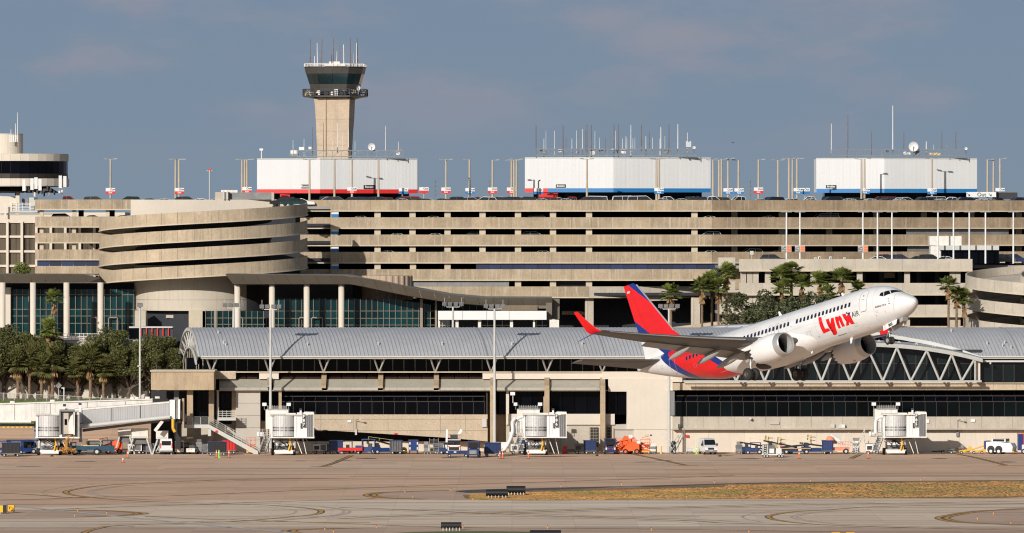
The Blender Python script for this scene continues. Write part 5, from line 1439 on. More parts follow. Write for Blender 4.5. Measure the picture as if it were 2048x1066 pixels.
for yy in (374,380,387):
    for xa, xb in ((700,871),(871,980),(980,1501),(1501,2100)):
        pr = None
        for k in range(9):
            f_ = k/8; q = P(xa+(xb-xa)*f_, yy+8*math.sin(math.pi*f_)*(.5), 3600)
            if pr is not None: wires.bar(pr, q, .10)
            pr = q
t = thing('power_line', 'faint distant power lines strung across the gaps above the roof', 'power line', P(1200,400,3600)); wires.build('wire', M['pylon'], t)
t = thing('bird', 'tiny dark bird in the sky right of the middle block', 'bird', P(1466,285,1100))
mb = MB(); c = P(1466,285,1100); mb.ext([c+Vector((-.35,0,.12)), c+Vector((0,0,-.02)), c+Vector((.35,0,.16)), c+Vector((.05,0,-.12)), c+Vector((-.08,0,-.12))], (0,.12,0)); mb.build('body', M['dsteel'], t)
# ================================================================ CARS
def car_proto(kind):
    t = thing('parked_car', 'x', 'car', (0,0,0))
    Lg, Wd, Ht = {'sedan':(4.8,1.8,1.45),'suv':(4.8,1.9,1.78),'pickup':(5.7,1.95,1.9),'van':(5.2,1.95,2.0)}[kind]
    w2 = Wd/2
    prof = {'sedan': ([(-2.4,.35),(-2.4,.85),(-1.75,.98),(1.0,.98),(2.25,.82),(2.4,.6),(2.4,.35)], [(-1.75,.98),(-1.05,1.40),(.15,1.45),(1.05,.98)]),
            'suv': ([(-2.4,.4),(-2.42,1.1),(-2.2,1.15),(1.15,1.12),(2.25,1.0),(2.4,.7),(2.4,.4)], [(-2.28,1.14),(-1.95,1.72),(.25,1.78),(1.2,1.12)]),
            'pickup': ([(-2.85,.5),(-2.85,1.15),(-.6,1.15),(1.35,1.15),(2.7,1.08),(2.85,.75),(2.85,.5)], [(-.75,1.15),(-.55,1.82),(.75,1.86),(1.5,1.15)]),
            'van': ([(-2.6,.4),(-2.62,1.15),(1.7,1.12),(2.5,.9),(2.6,.6),(2.6,.4)], [(-2.6,1.14),(-2.45,1.9),(.9,1.95),(1.9,1.12)])}[kind]
    lo, up = prof
    mb = MB()
    mb.ext([(x,-w2,z) for x, z in lo], (0,Wd,0))
    mb.build('body', M['carp'], t)
    # roof with pillars; glass sits inside it
    (a, b, c, d) = up; i_ = .16
    mb = MB(); ins = .82
    mb.add([(b[0],-w2*ins,b[1]-.10),(c[0],-w2*ins,c[1]-.10),(c[0],w2*ins,c[1]-.10),(b[0],w2*ins,b[1]-.10),(b[0]+.1,-w2*ins*.9,b[1]),(c[0]-.1,-w2*ins*.9,c[1]),(c[0]-.1,w2*ins*.9,c[1]),(b[0]+.1,w2*ins*.9,b[1])],
           [(0,3,2,1),(4,5,6,7),(0,1,5,4),(1,2,6,5),(2,3,7,6),(3,0,4,7)])
    for s_ in (-1,1):
        for (q0, q1) in ((a,b),(d,c)): mb.bar((q0[0],s_*w2*.93,q0[1]), (q1[0],s_*w2*ins,q1[1]-.05), .055)
        xm = (b[0]+c[0])/2; mb.bar((xm,s_*w2*.93,a[1]), (xm-.05,s_*w2*ins,b[1]-.05), .05)
    mb.build('roof', M['carp'], t)
    mb = MB(); e = .93
    mb.add([(a[0]+.03,-w2*.92,a[1]),(d[0]-.03,-w2*.92,d[1]),(d[0]-.03,w2*.92,d[1]),(a[0]+.03,w2*.92,a[1]),(b[0]+.02,-w2*ins*.97,b[1]-.06),(c[0]-.02,-w2*ins*.97,c[1]-.06),(c[0]-.02,w2*ins*.97,c[1]-.06),(b[0]+.02,w2*ins*.97,b[1]-.06)],
           [(0,3,2,1),(4,5,6,7),(0,1,5,4),(1,2,6,5),(2,3,7,6),(3,0,4,7)])
    mb.build('windows', M['carg'], t)
    wx = Lg*.31
    wmb = MB(); wmb.cyl((0,-.11,0),(0,.11,0),.34,n=12); wme_ = wmb.mesh('wheel', M['black'])
    for sx in (-1,1):
        for sy in (-1,1): put('wheel', wme_, t, (sx*wx, sy*(w2-.13), .34))
    return t
PR = {k: car_proto(k) for k in ('sedan','suv','pickup','van')}
used_proto = set()
CC = {'white':(.72,.72,.70,1),'silver':(.42,.43,.44,1),'dark grey':(.06,.065,.07,1),'black':(.012,.012,.014,1),'navy blue':(.015,.03,.09,1),'dark green':(.01,.035,.03,1),'red':(.45,.015,.012,1),'beige':(.40,.34,.25,1),'dark red':(.16,.012,.012,1)}
def car(kind, colr, loc, rz, lb, group):
    cc = CC[colr]
    if kind not in used_proto:
        used_proto.add(kind); t = PR[kind]; t.location = loc; t.rotation_euler = (0,0,rz); tag(t, lb, None, group); t.color = cc
        for c in t.children: c.color = cc
    else:
        t = dup(PR[kind], loc, rz, lb, group, cc)
    return t
rc = random.Random(21)
deck = zs[0]-1.15
# front row on the roof, read off the picture
front = [(675,'suv','dark grey'),(717,'suv','navy blue'),(760,'suv','dark grey'),(800,'sedan','silver'),(838,'sedan','black'),(880,'sedan','dark green'),(922,'suv','dark grey'),(968,'suv','white'),(1018,'suv','navy blue'),(1050,'suv','black'),(1088,'sedan','silver'),(1128,'sedan','silver'),(1172,'suv','dark grey'),(1200,'suv','dark green'),(1254,'van','white'),(1284,'van','white'),(1322,'sedan','silver'),(1368,'sedan','silver'),(1392,'suv','black'),
         (1424,'pickup','white'),(1482,'pickup','white'),(1545,'suv','black'),(1590,'sedan','silver'),(1625,'sedan','white'),(1660,'suv','black'),(1697,'sedan','white'),(1738,'sedan','white'),(1775,'sedan','dark grey'),(1805,'sedan','white'),(1845,'suv','dark grey'),(1885,'sedan','white'),(1925,'suv','navy blue'),(1962,'sedan','white'),(2002,'sedan','black'),(2036,'suv','dark grey')]
for i, (x_, k, c_) in enumerate(front):
    q = gpt(x_, 400); ang = (ANG if x_ > 1424 else 0)+R(rc.uniform(-3,3))+(math.pi if rc.random() < .5 else 0)
    off = 3.2 if x_ <= 1424 else 3.0
    car(k, c_, (q.x, q.y+off+rc.uniform(0,.5), deck), ang, '%s %s, front row on the garage roof, %s from left' % (c_, k, ordn(i+1)), 'cars in the front row on the garage roof')
cls = ['white','silver','dark grey','black','navy blue','dark green','red','beige','white','silver','dark red']
n2 = 0
for row, d_ in enumerate((GD+11.5, GD+20)):
    x_ = 655+row*12
    while x_ < 2060:
        k = rc.choice(['sedan','suv','suv','sedan','pickup','van']); c_ = rc.choice(cls); dd = d_
        X_ = px(x_, d_)
        if X_ > xk: dd = d_+(X_-xk)*math.tan(ANG)*.9
        if not (row == 0 and rc.random() < .1) and not (1990 < x_ and row == 1):
            n2 += 1
            car(k, c_, (px(x_,dd), dd, deck), R(rc.uniform(-4,4))+(math.pi if rc.random() < .5 else 0), '%s %s, %s row on the garage roof, %s from left' % (c_, k, ['second','third'][row], ordn(int((x_-640)//46)+1)), 'cars in the back rows on the garage roof')
        x_ += rc.uniform(44, 52)
# left wing
for i, (x_, k, c_) in enumerate(((133,'pickup','red'),(192,'suv','dark grey'),(256,'suv','black'),(300,'sedan','dark grey'),(330,'sedan','silver'),(372,'suv','black'),(402,'sedan','white'),(436,'sedan','silver'))):
    zz = zpx(412) 
    car(k, c_, (px(x_,dl+3), dl+3+(6 if x_ > 270 else 0), zz), R(rc.uniform(-3,3))+(math.pi if i in (2,) else 0), '%s %s on the garage wing roof, %s from left' % (c_, k, ordn(i+1)), 'cars on the garage wing roof')
for i, (x_, k, c_) in enumerate(((128,'suv','black'),(188,'sedan','dark grey'),(250,'sedan','silver'))):
    car(k, c_, (px(x_,dl+3), dl+3, zpx(446)), R(rc.uniform(-3,3)), '%s %s under the garage wing roof deck, %s from left' % (c_, k, ordn(i+1)), 'cars inside the garage wing')
car('sedan','dark green', (px(587,1238), 1238, pz(412,1238)), math.pi+R(4), 'dark green sedan coming to the head of the spiral ramp', 'cars near the ramp head')
car('suv','black', (px(566,1246), 1246, deck), math.pi, 'black suv just behind the dark green sedan at the ramp head', 'cars near the ramp head')
car('sedan','white', (px(603,1250), 1251, deck), 0, 'white sedan behind the top of the spiral ramp, left of the first lamp post', 'cars near the ramp head')
# inside the garage, close behind the parapets
ins = [(1,725,'sedan','silver'),(1,862,'sedan','beige'),(1,985,'sedan','dark grey'),(1,1416,'sedan','white'),(1,1080,'suv','black'),(2,790,'sedan','white'),(2,875,'sedan','white'),(2,945,'suv','dark grey'),(2,1070,'suv','silver'),(2,1418,'suv','white'),(3,780,'sedan','silver'),(3,890,'sedan','dark grey'),(3,1090,'sedan','silver'),(3,1418,'sedan','white'),(1,1540,'sedan','white'),(1,1650,'van','silver'),(2,1600,'sedan','dark grey'),(3,1500,'suv','white'),(3,1560,'sedan','silver')]
for i, (lv, x_, k, c_) in enumerate(ins):
    q = gpt(x_, 470); same = sorted(a[1] for a in ins if a[0] == lv)
    car(k, c_, (q.x, q.y+2.6, zs[lv]-1.15), (ANG if x_ > 1424 else 0)+(math.pi if i % 2 else 0), '%s %s inside the garage, %s, %s from left' % (c_, k, ['','top openings','second openings down','third openings down'][lv], ordn(same.index(x_)+1)), 'cars inside the long garage')
for p_ in list(PR):
    if p_ not in used_proto: pass
# ================================================================ LOWER RIGHT DECK, RIGHT RAMP, BANK, TREES
DD = 1228.0
LD_ = thing('parking_deck', 'lower grey concrete parking deck in front of the garage on the right', 'parking deck', (px(1690,DD), DD, 0))
def zd(y): return pz(y, DD)
for y0, y1 in ((518,540),(566,588),(609.5,631.5)):
    run(LD_, px(1478,DD), px(1945,DD), DD, zd(y1), zd(y0), M['gray'], pw=4.05)
    ledge(LD_, px(1478,DD), px(1945,DD), DD, zd(y1+3), zd(y1), m=M['conc_l'])
    run(LD_, px(1437,DD), px(1471,DD), DD+1.5, zd(y1-3.5), zd(y0-3), M['gray'], pw=3.2)
    ledge(LD_, px(1437,DD), px(1478,DD), DD+1.5, zd(y1-.5), zd(y1-3.5))
    mb = MB(); mb.ext([(px(1437,DD),DD+.4,zd(y1-3)),(px(1944,DD),DD+.4,zd(y1-3)),(px(1950,DD),DD+9,zd(y1-3)),(px(2150,DD),DD+9,zd(y1-3)),(px(2150,DD),DD+22,zd(y1-3)),(px(1437,DD),DD+22,zd(y1-3))], (0,0,.5)); mb.build('floor_slab', M['deck'] if y0 == 518 else M['gray'], LD_)
run(LD_, px(1420,DD), px(1945,DD), DD, zd(668), zd(652), M['tan'], pw=6)
mb = MB(); mb.box(px(1437,DD), px(2150,DD), DD+18, DD+19, 0, zd(530)); mb.build('back_wall', M['int'], LD_)
mb = MB(); mb.box(px(1446,DD), px(1500,DD), DD+5, DD+6, 0, zd(540)); mb.build('side_wall', M['conc'], LD_)
for x0, x1, a, b in ((1600,1625,545,560),(1665,1680,545,560),(1765,1790,545,556)):
    mb = MB(); mb.pb(x0,a,x1,b,DD+12,.4); mb.build('lit_wall', M['tan'], LD_)
c2m = MB(); c2m.box(-.5,.5,0,1.0,0,2.3); c2e = c2m.mesh('column', M['gray'])
for y_ in (566,609.5,652):
    for x_ in (1487,1500,1512,1536,1627,1720,1815,1906,1916): put('column', c2e, LD_, (px(x_,DD), DD+1.0, zd(y_)))
    for k in range(12): mb = MB(); mb.pb(1500+k*37,y_-24,1509+k*37,y_,DD+9,1); mb.build('rear_column', M['int'], LD_)
for x_ in (1498,1512): mb = MB(); mb.ext([P(x_,543,DD+3), P(x_+8,543,DD+3), P(x_-1,566,DD+3), P(x_-8,566,DD+3)], (0,.4,0)); mb.build('raking_column', M['gray'], LD_)
# white kiosk on the deck
K = thing('deck_kiosk', 'weathered white kiosk with flat canopy standing on the lower parking deck', 'kiosk', P(1925,525,DD+6))
mb = MB(); mb.pb(1859,472,1923,491,DD+6,5); mb.build('upper_block', M['whited'], K); mb = MB(); mb.pb(1861,491,1882,527,DD+6.2,4.5); mb.build('wall', M['whited'], K)
mb = MB(); mb.pb(1880,491,1998,500,DD+4,7); mb.build('canopy', M['steelw'], K)
for k in range(6): mb = MB(); mb.pb(1884+k*19,500,1901.5+k*19,527,DD+5,.1); mb.build('window_pane', M['glass'], K)
mb = MB(); mb.pb(1882,500,1998,527,DD+5.3,4); mb.build('core', M['blk'], K)
# deck cars
dk = zd(528.5)
for i, (x_, k, c_) in enumerate(((1548,'suv','dark grey'),(1752,'sedan','white'),(1776,'suv','dark red'),(1802,'suv','navy blue'),(1834,'sedan','black'),(1862,'suv','black'),(1888,'sedan','white'),(1950,'sedan','dark green'),(1988,'sedan','white'),(2012,'suv','dark grey'),(2040,'suv','navy blue'))):
    car(k, c_, (px(x_,DD+2.2), DD+2.2+(.0 if i % 2 else 2.6)+(8.5 if x_ > 1940 else 0), dk), R(rc.uniform(-3,3))+(math.pi if i in (1,4,6,8) else 0), '%s %s parked on the lower deck, %s from left' % (c_, k, ordn(i+1)), 'cars on the lower parking deck')
for i, x_ in enumerate((1631,1638.5,1661,1689)):
    t = thing('ticket_machine', 'small white ticket machine on the lower deck, %s from left' % ordn(i+1), 'ticket machine', P(x_,527,DD+2), 0, 'white machines on the lower deck')
    mb = MB(); mb.pb(x_-2.3,513+(i in (0,3))*2,x_+2.3,527,DD+2,.4); mb.build('housing', M['white'], t); mb = MB(); mb.pb(x_-.2,514+(i in (0,3))*2,x_+1.4,518,DD+1.95,.05); mb.build('screen', M['dsteel'], t)
# white lamp posts on the deck
wl = [(1573,1),(1600,1),(1726,1),(1755,0),(1784,0),(1876,0),(1907,0),(1938.6,0),(1971,0),(2026.7,0)]
for i, (x_, sg) in enumerate(wl):
    d_ = DD+1.2; c = P(x_, 527, d_)
    t = thing('deck_lamp_post', 'slim white lamp post%s on the lower deck, %s from left' % (' with signs' if sg else '', ordn(i+1)), 'lamp post', c, 0, 'white lamp posts on the lower deck')
    mb = MB(); mb.cyl(c, (c.x,d_,pz(423,d_)), .17, .13, 8); mb.build('pole', M['white'], t)
    for h_ in (-1,1): mb = MB(); mb.box(c.x+min(0,h_*.95)+.0, c.x+max(0,h_*.95), d_-.2, d_+.2, pz(424.5,d_), pz(423,d_)); mb.build('lamp_head', M['lampm'], t)
    if sg:
        mb = MB(); mb.pb(x_-10,491,x_+10,504,d_-.3,.08); mb.build('sign_frame', M['steelw'], t)
        mb = MB(); mb.pb(x_-9.3,491.8,x_-1,503.2,d_-.34,.03); mb.build('sign_panel', M['blk'], t); mb = MB(); mb.pb(x_+1,491.8,x_+9.3,503.2,d_-.34,.03); mb.build('sign_panel', M['signor'], t)
        for r_, tx in enumerate(('RENT','CAR','EXIT')): text_on(t, tx, .33, M['white'], (px(x_-5,d_), d_-.36, pz(493.8+r_*3.7,d_)), offset=.01)
        for r_, tx in enumerate(('SHORT','TERM','EXIT')): text_on(t, tx, .26, M['pyel'], (px(x_+5.2,d_), d_-.36, pz(493.8+r_*3.7,d_)))
t = thing('deck_sign', 'small blue grey sign on a post at the left end of the lower deck', 'sign', P(1503,520,DD+1)); mb = MB(); mb.pb(1500,502,1507,509.5,DD+1,.1); mb.build('panel', M['steelw'], t); mb = MB(); mb.pb(1503,509,1504,527,DD+1.1,.08); mb.build('post', M['steelw'], t)

# right spiral ramp
RD = 1214.0
RC2 = Vector((px(2105,RD), RD, 0)); RR2 = 174*RD/F
S2 = thing('curved_ramp', 'grey concrete curved car ramp cut off by the right edge', 'spiral ramp', RC2)
pt2 = 84*RD/F
for j, by in enumerate((549,591,633)):
    ramp_strip(S2, RC2, RR2, by, -R(95), R(100), 22, M['gray'], -1, 14, RD, wdt=9.6, ptch=pt2)
    ramp_strip(S2, RC2, RR2-9.6, by, -R(95), R(100), 17, M['gray'], -1, 8, RD, wdt=.6, ptch=pt2)
    mb = MB(); lo = []
    for k in range(60):
        a = R(-95)+R(195)*k/59; z_ = pz(by,RD)-pt2*a/(2*math.pi)-22*RD/F+.53
        for_ = [(RR2-.9), (RR2-1.3)]; lo.append([Vector((RC2.x-math.cos(a)*r_, RC2.y-math.sin(a)*r_, z_)) for r_ in for_])
    mb.grid(lo); mb.build('kerb_line', M['ylw'], S2)
mb = MB(); mb.cyl((RC2.x,RC2.y,0), (RC2.x,RC2.y,pz(585,RD)), RR2-10.3, n=32); mb.build('core_wall', M['int'], S2)

# ---- raised ground between the buildings
def strip(name, prof, m, x0=-60, x1=60, z=None, kind='structure'):
    mb = MB(); mb.grid([[Vector((x0, d, z_)) for d, z_ in prof], [Vector((x1, d, z_)) for d, z_ in prof]]); return tag(mb.build(name, m), kind=kind)
xl, xr = px(-150,1180), px(330,1160)
strip('service_road_ramp', [(1170,.01),(1183,2.2)], MG_apron, xl, xr)
strip('grass_bank', [(1183,2.2),(1186,6.15),(1190,6.3)], mat('bank lawn', (.085,.11,.035), .95, var=.35, scale=.6, fine=.4, bump=.5), xl, xr)  # dark green lawn colour, varied by noise
strip('planting_bed', [(1190,6.3),(1240,6.4)], M['dirt'], xl, px(2300,1190))
strip('service_yard', [(1132,.02),(1140,6.1),(1190,6.29)], M['gray'], px(335,1140), px(2300,1160))
# grass tufts on the bank
gb = MB(); rg = random.Random(3)
for i in range(5000):
    x_ = rg.uniform(xl, px(345,1180)); t_ = rg.random(); y_ = 1183+7*t_; z_ = 2.2+3.95*min(1,t_*7/3)
    h_ = rg.uniform(.1,.3); w_ = rg.uniform(.05,.15); gb.quad((x_-w_,y_,z_),(x_+w_,y_,z_),(x_+rg.uniform(-.1,.1),y_-.05,z_+h_))
tag(gb.build('lawn_grass', mat('lawn blades', (.10,.14,.035), .9, var=.5, scale=.5, fine=.3)), kind='stuff')
# wall between road and trees with parked things hinted behind
t = thing('road_wall', 'long cream retaining wall behind the palm trunks on the left', 'retaining wall', P(150,797,1194))
for k in range(8): mb = MB(); mb.pb(-20+k*40,757,19.6+k*40,800,1193.5,1); mb.build('wall_panel', M['cream'], t)
mb = MB(); mb.pb(-20,755,302,757,1193.3,1.4); mb.build('coping', M['steelw'], t)
mb = MB(); mb.pb(118,777,167,783,1193.3,.2); mb.build('dark_band', M['dsteel'], t)
# chain link fence
t = thing('chain_link_fence', 'grey chain link fence on the grass bank behind the jet bridge', 'fence', P(120,800,1184))
def fz(x): return interp([(0,786),(110,790.5),(225,797),(330,797)], x)
pr = None
for k in range(17):
    x_ = -14+k*21.5; mb = MB(); mb.cyl(P(x_,fz(x_),1186), (px(x_,1186),1186,4.5), .05, n=6); mb.build('post', M['steelw'], t)
mb = MB()
for k in range(20): mb.cyl(P(-14+k*18,fz(-14+k*18),1186), P(4+k*18,fz(4+k*18),1186), .04, n=6)
mb.build('top_rail', M['steelw'], t)
mb = MB()
for k in range(150):
    x_ = -14+k*2.3; mb.bar(P(x_,fz(x_),1186.05), P(x_+6,fz(x_)+14,1186.05), .018); mb.bar(P(x_+6,fz(x_+6),1186.05), P(x_,fz(x_)+14,1186.05), .018)
o = mb.build('wire_mesh', M['mesh'], t); o['kind'] = 'stuff'
t = thing('diamond_sign', 'dark diamond shaped road sign seen from behind among the palms', 'sign', P(117,797,1188))
mb = MB(); mb.ext([P(117,764,1188), P(123.5,771,1188), P(117,778,1188), P(110.5,771,1188)], (0,.05,0)); mb.build('panel', M['mesh'], t); mb = MB(); mb.pb(116.4,776,117.6,800,1188.1,.08); mb.build('post', M['steelw'], t)
for i, (x_, y0) in enumerate(((127,775),(129.5,786))):
    pass
t = thing('street_lamp', 'thin white lamp post behind the jet bridge tunnel', 'lamp post', P(128,808,1180)); mb = MB(); mb.cyl(P(128,812,1176), P(128,776,1176), .09, n=6); mb.build('pole', M['white'], t); mb = MB(); mb.pb(123,775,129,777,1176,.3); mb.build('lamp_head', M['white'], t)

# ---- trees
def leaf_blob(mb, c, rx, ry, rz, n, rg, s=(.12,.26), shell=.55):
    for i in range(n):
        while True:
            p = Vector((rg.uniform(-1,1), rg.uniform(-1,1), rg.uniform(-1,1)))
            if shell < p.length <= 1: break
        q = Vector((c[0]+p.x*rx, c[1]+p.y*ry, c[2]+p.z*rz))
        u = Vector((rg.gauss(0,1), rg.gauss(0,1), rg.gauss(0,.6))).normalized(); v = u.cross(Vector((rg.gauss(0,1), rg.gauss(0,1), rg.gauss(0,1)))).normalized()
        k = rg.uniform(*s); mb.quad(q-u*k, q+v*k*.55, q+u*k, q-v*k*.55)
def limb(mb, p, q, r0, r1, rg, n=3):
    a = Vector(p)
    for k in range(n):
        b = Vector(p).lerp(Vector(q), (k+1)/n)+(Vector((rg.uniform(-.25,.25), rg.uniform(-.25,.25), 0)) if k < n-1 else Vector((0,0,0)))
        mb.cyl(a, b, r0+(r1-r0)*k/n, r0+(r1-r0)*(k+1)/n, 7); a = b
def oak_proto(seed, W, Ht, m, label, trunk_h=2.6, dens=1.0):
    rg = random.Random(seed); t = thing('oak_tree', label, 'tree', (0,0,0))
    tr = MB(); cr_ = MB(); limb(tr, (0,0,0), (rg.uniform(-.3,.3),0,trunk_h), .42, .3, rg)
    lobes = []
    for k in range(24):
        a = 2*math.pi*k/24*3.4; rr_ = W*rg.uniform(.25,.85)/1.0; z_ = trunk_h+(Ht-trunk_h)*rg.uniform(.25,.88)*(1-.35*(rr_/W)**2)
        c = (math.cos(a)*rr_, math.sin(a)*rr_*.8, z_); lobes.append(c); limb(tr, (0,0,trunk_h*rg.uniform(.75,1)), c, .2, .05, rg)
        leaf_blob(cr_, c, W*rg.uniform(.16,.33), W*rg.uniform(.16,.3), (Ht-trunk_h)*rg.uniform(.10,.22), int(620*dens), rg, (.10,.24), .25)
    tr.build('trunk', M['bark'], t); cr_.build('crown', m, t); return t
OK_ = [oak_proto(1, 7.2, 12.6, M['leaf'], 'x'), oak_proto(2, 6.6, 11.4, M['leaf'], 'x'), oak_proto(3, 4.6, 9.6, M['leaf2'], 'x', 2.4, .42)]
oused = set()
def oak(i, x, y, d, zb, lb, sc_=1, rz=0, grp=None):
    loc = (px(x,d), d, zb)
    if i not in oused: oused.add(i); t = OK_[i]; t.location = loc; t.rotation_euler = (0,0,rz); tag(t, lb, None, grp)
    else: t = dup(OK_[i], loc, rz, lb, grp)
    t.scale = (sc_,sc_,sc_*(1+.16*math.sin(x*1.7))); return t
for i, (k, x_, d_, s_, rz) in enumerate(((0,48,1191,1.0,0),(1,-25,1189,1.05,1),(0,120,1192,.92,2),(1,196,1191,.72,.7),(0,258,1191,.96,2.6),(1,318,1188,1.02,1.9),(1,350,1191,.95,4),(1,160,1193,.74,3.3),(1,78,1193,1.0,5),(0,8,1193,1.0,1.4),(1,230,1193,1.0,2.2),(0,292,1193,.95,5.5))):
    oak(k, x_, 0, d_, 6.2, 'dark live oak on the left bank, %s trunk from left' % ordn(sorted([48,-25,120,196,258,318,350,160,78,8,230,292]).index(x_)+1), s_, rz, 'live oaks on the left bank')
for i, (x_, d_, s_) in enumerate(((1515,1165,1.62),(1562,1160,1.5),(1625,1163,1.66))):
    oak(2, x_, 0, d_, 12.6, 'sparse grey green tree above the aircraft roof, %s from left' % ordn(i+1), s_*.95, i*1.3, 'grey green trees before the lower deck')
t = thing('bush', 'rounded green tree top showing over the canopy at the far left', 'tree', (px(44,1232), 1232, pz(552,1232)))
rg = random.Random(8); mb = MB(); leaf_blob(mb, (px(44,1232),1232,pz(538,1232)), 1.6, 1.2, 1.25, 1500, rg, (.1,.2), .2); mb.build('crown', M['frond'], t); mb = MB(); mb.cyl(t.location, P(44,538,1232), .15, .08, 7); mb.build('trunk', M['bark'], t)
# palms
def palm_crown(rg, r_, nl=34, dead=12, sabal=False):
    g = MB(); dd = MB()
    def fan(mb, el, az, L_, wid):
        d_ = Vector((math.cos(az)*math.cos(el), math.sin(az)*math.cos(el), math.sin(el))); s_ = d_.cross(Vector((0,0,1))).normalized(); n_ = s_.cross(d_)
        st = d_*L_*.42; mb.bar((0,0,0), st, .035)
        for k in range(9):
            a = (k-4)/4*wid; v = (d_*math.cos(a)+s_*math.sin(a)); tip = st+v*L_*.62*(1-.12*abs(k-4)/4)+Vector((0,0,-.05*L_*(1+abs(k-4)/4))); mid = st+v*L_*.34+n_*.03
            w_ = s_*.07*L_+n_*.02; mb.quad(st, mid-w_, tip, mid+w_)
    for i in range(nl):
        el = R(rg.uniform(-30, 85)); fan(g, el, rg.uniform(0, 2*math.pi), r_*rg.uniform(.65,1.15), 1.0)
    for i in range(dead):
        n0 = len(dd.v); fan(dd, R(rg.uniform(-88,-62)), rg.uniform(0, 2*math.pi), r_*rg.uniform(.45,.8), .55); dz = -rg.uniform(0, .045*dead*r_*.6); dd.v[n0:] = [(a,b,c+dz) for a,b,c in dd.v[n0:]]
    return g, dd
def palm_proto(seed, r_, hgt, tr_r, dead, label, fm='frond'):
    rg = random.Random(seed); t = thing('palm_tree', label, 'palm tree', (0,0,0)); g, dd = palm_crown(rg, r_, 60, dead)
    for q in (g, dd): q.v = [(a,b,c+hgt) for a,b,c in q.v]
    g.build('crown', M[fm], t)
    if dead: dd.build('dead_fronds', M['frondd'], t)
    mb = MB(); n_ = 14; a = Vector((0,0,0))
    for k in range(n_):
        b = Vector((rg.uniform(-.03,.03), 0, hgt*(k+1)/n_)); mb.cyl(a, b, tr_r*(1.12 if k % 2 else 1)*(1-.25*k/n_), tr_r*(1-.25*(k+1)/n_), 9); a = b
    mb.build('trunk', M['truck'], t); return t
pused = {}
PP = {'sabal': palm_proto(5, 2.9, 5.2, .27, 5, 'x', 'frondo'), 'tall': palm_proto(6, 2.15, 12.0, .24, 34, 'x'), 'mid': palm_proto(7, 2.1, 9.0, .22, 26, 'x')}
def palm(k, x, ycrown, d, zb, lb, grp, rz=0, sc_=1.0):
    hgt = {'sabal':5.2,'tall':12.0,'mid':9.0}[k]; zc = pz(ycrown, d); loc = (px(x,d), d, zb)
    if k not in pused: pused[k] = 1; t = PP[k]; t.location = loc; t.rotation_euler = (0,0,rz); tag(t, lb, None, grp)
    else: t = dup(PP[k], loc, rz, lb, grp)
    f_ = (zc-zb)/hgt; t.scale = (sc_, sc_, f_) if abs(f_-1) < .35 else (sc_, sc_, sc_)
    if abs(f_-1) >= .35: t.location = (loc[0], loc[1], zc-hgt*sc_)
    return t
xsab = [36,59,83,105,156,181,207]
for i, x_ in enumerate(xsab): palm('sabal', x_, [728,722,738,726,742,724,740][i], 1187.5, 6.2, 'short cabbage palm on the left bank, %s from left' % ordn(i+1), 'short palms on the left bank', i*1.1, [1.05,.9,1.0,1.1,1.0,1.1,.95][i])
palm('mid', 108, 598, 1208, pz(598,1208)-9, 'slender tall palm in front of the teal glass wall', 'tall palms left', .5, .85)
palm('mid', 98, 662, 1189, 6.2, 'medium palm with orange trunk below the taller slender palm', 'tall palms left', 2.0, 1.05)
for i, (x_, yc, d_, s_) in enumerate(((1404,574,1172,.95),(1424,563,1176,1.0),(1437,574,1174,.9),(1453,546,1178,1.0))):
    palm('tall', x_, yc, d_, pz(yc,d_)-12, 'tall fan palm with shaggy skirt right of the tail fin, %s from left' % ordn(i+1), 'fan palms right of the tail', i*1.7, s_)
palm('tall', 1342, 588, 1176, pz(588,1176)-12, 'fan palm standing just right of the red tail fin behind floodlights', 'fan palms right of the tail', .8, .95)
for i, (x_, yc, d_, s_, k) in enumerate(((1562,552,1200,1.0,'mid'),(1583,540,1202,1.1,'tall'),(1604,566,1201,1.0,'mid'),(1565,580,1199,.9,'mid'),(1640,562,1200,1.0,'mid'),(1655,588,1198,.8,'mid'),(1683,556,1202,1.1,'mid'),(1716,581,1204,.8,'mid'))):
    palm(k, x_, yc, d_, pz(yc,d_)-9, 'bushy fan palm in the row above the aircraft cabin, %s from left' % ordn(sorted([1562,1583,1604,1565,1640,1655,1683,1716]).index(x_)+1), 'fan palms above the fuselage', i*2.1, s_*1.1)
for i, (x_, yc, s_) in enumerate(((1897,570,.95),(1913,590,1.0),(1928,598,.9))):
    palm('tall' if i < 2 else 'mid', x_, yc, 1200+i, pz(yc,1200)-10, 'fan palm beside the curved ramp at the right, %s from left' % ordn(i+1), 'fan palms by the right ramp', i*.9, s_)

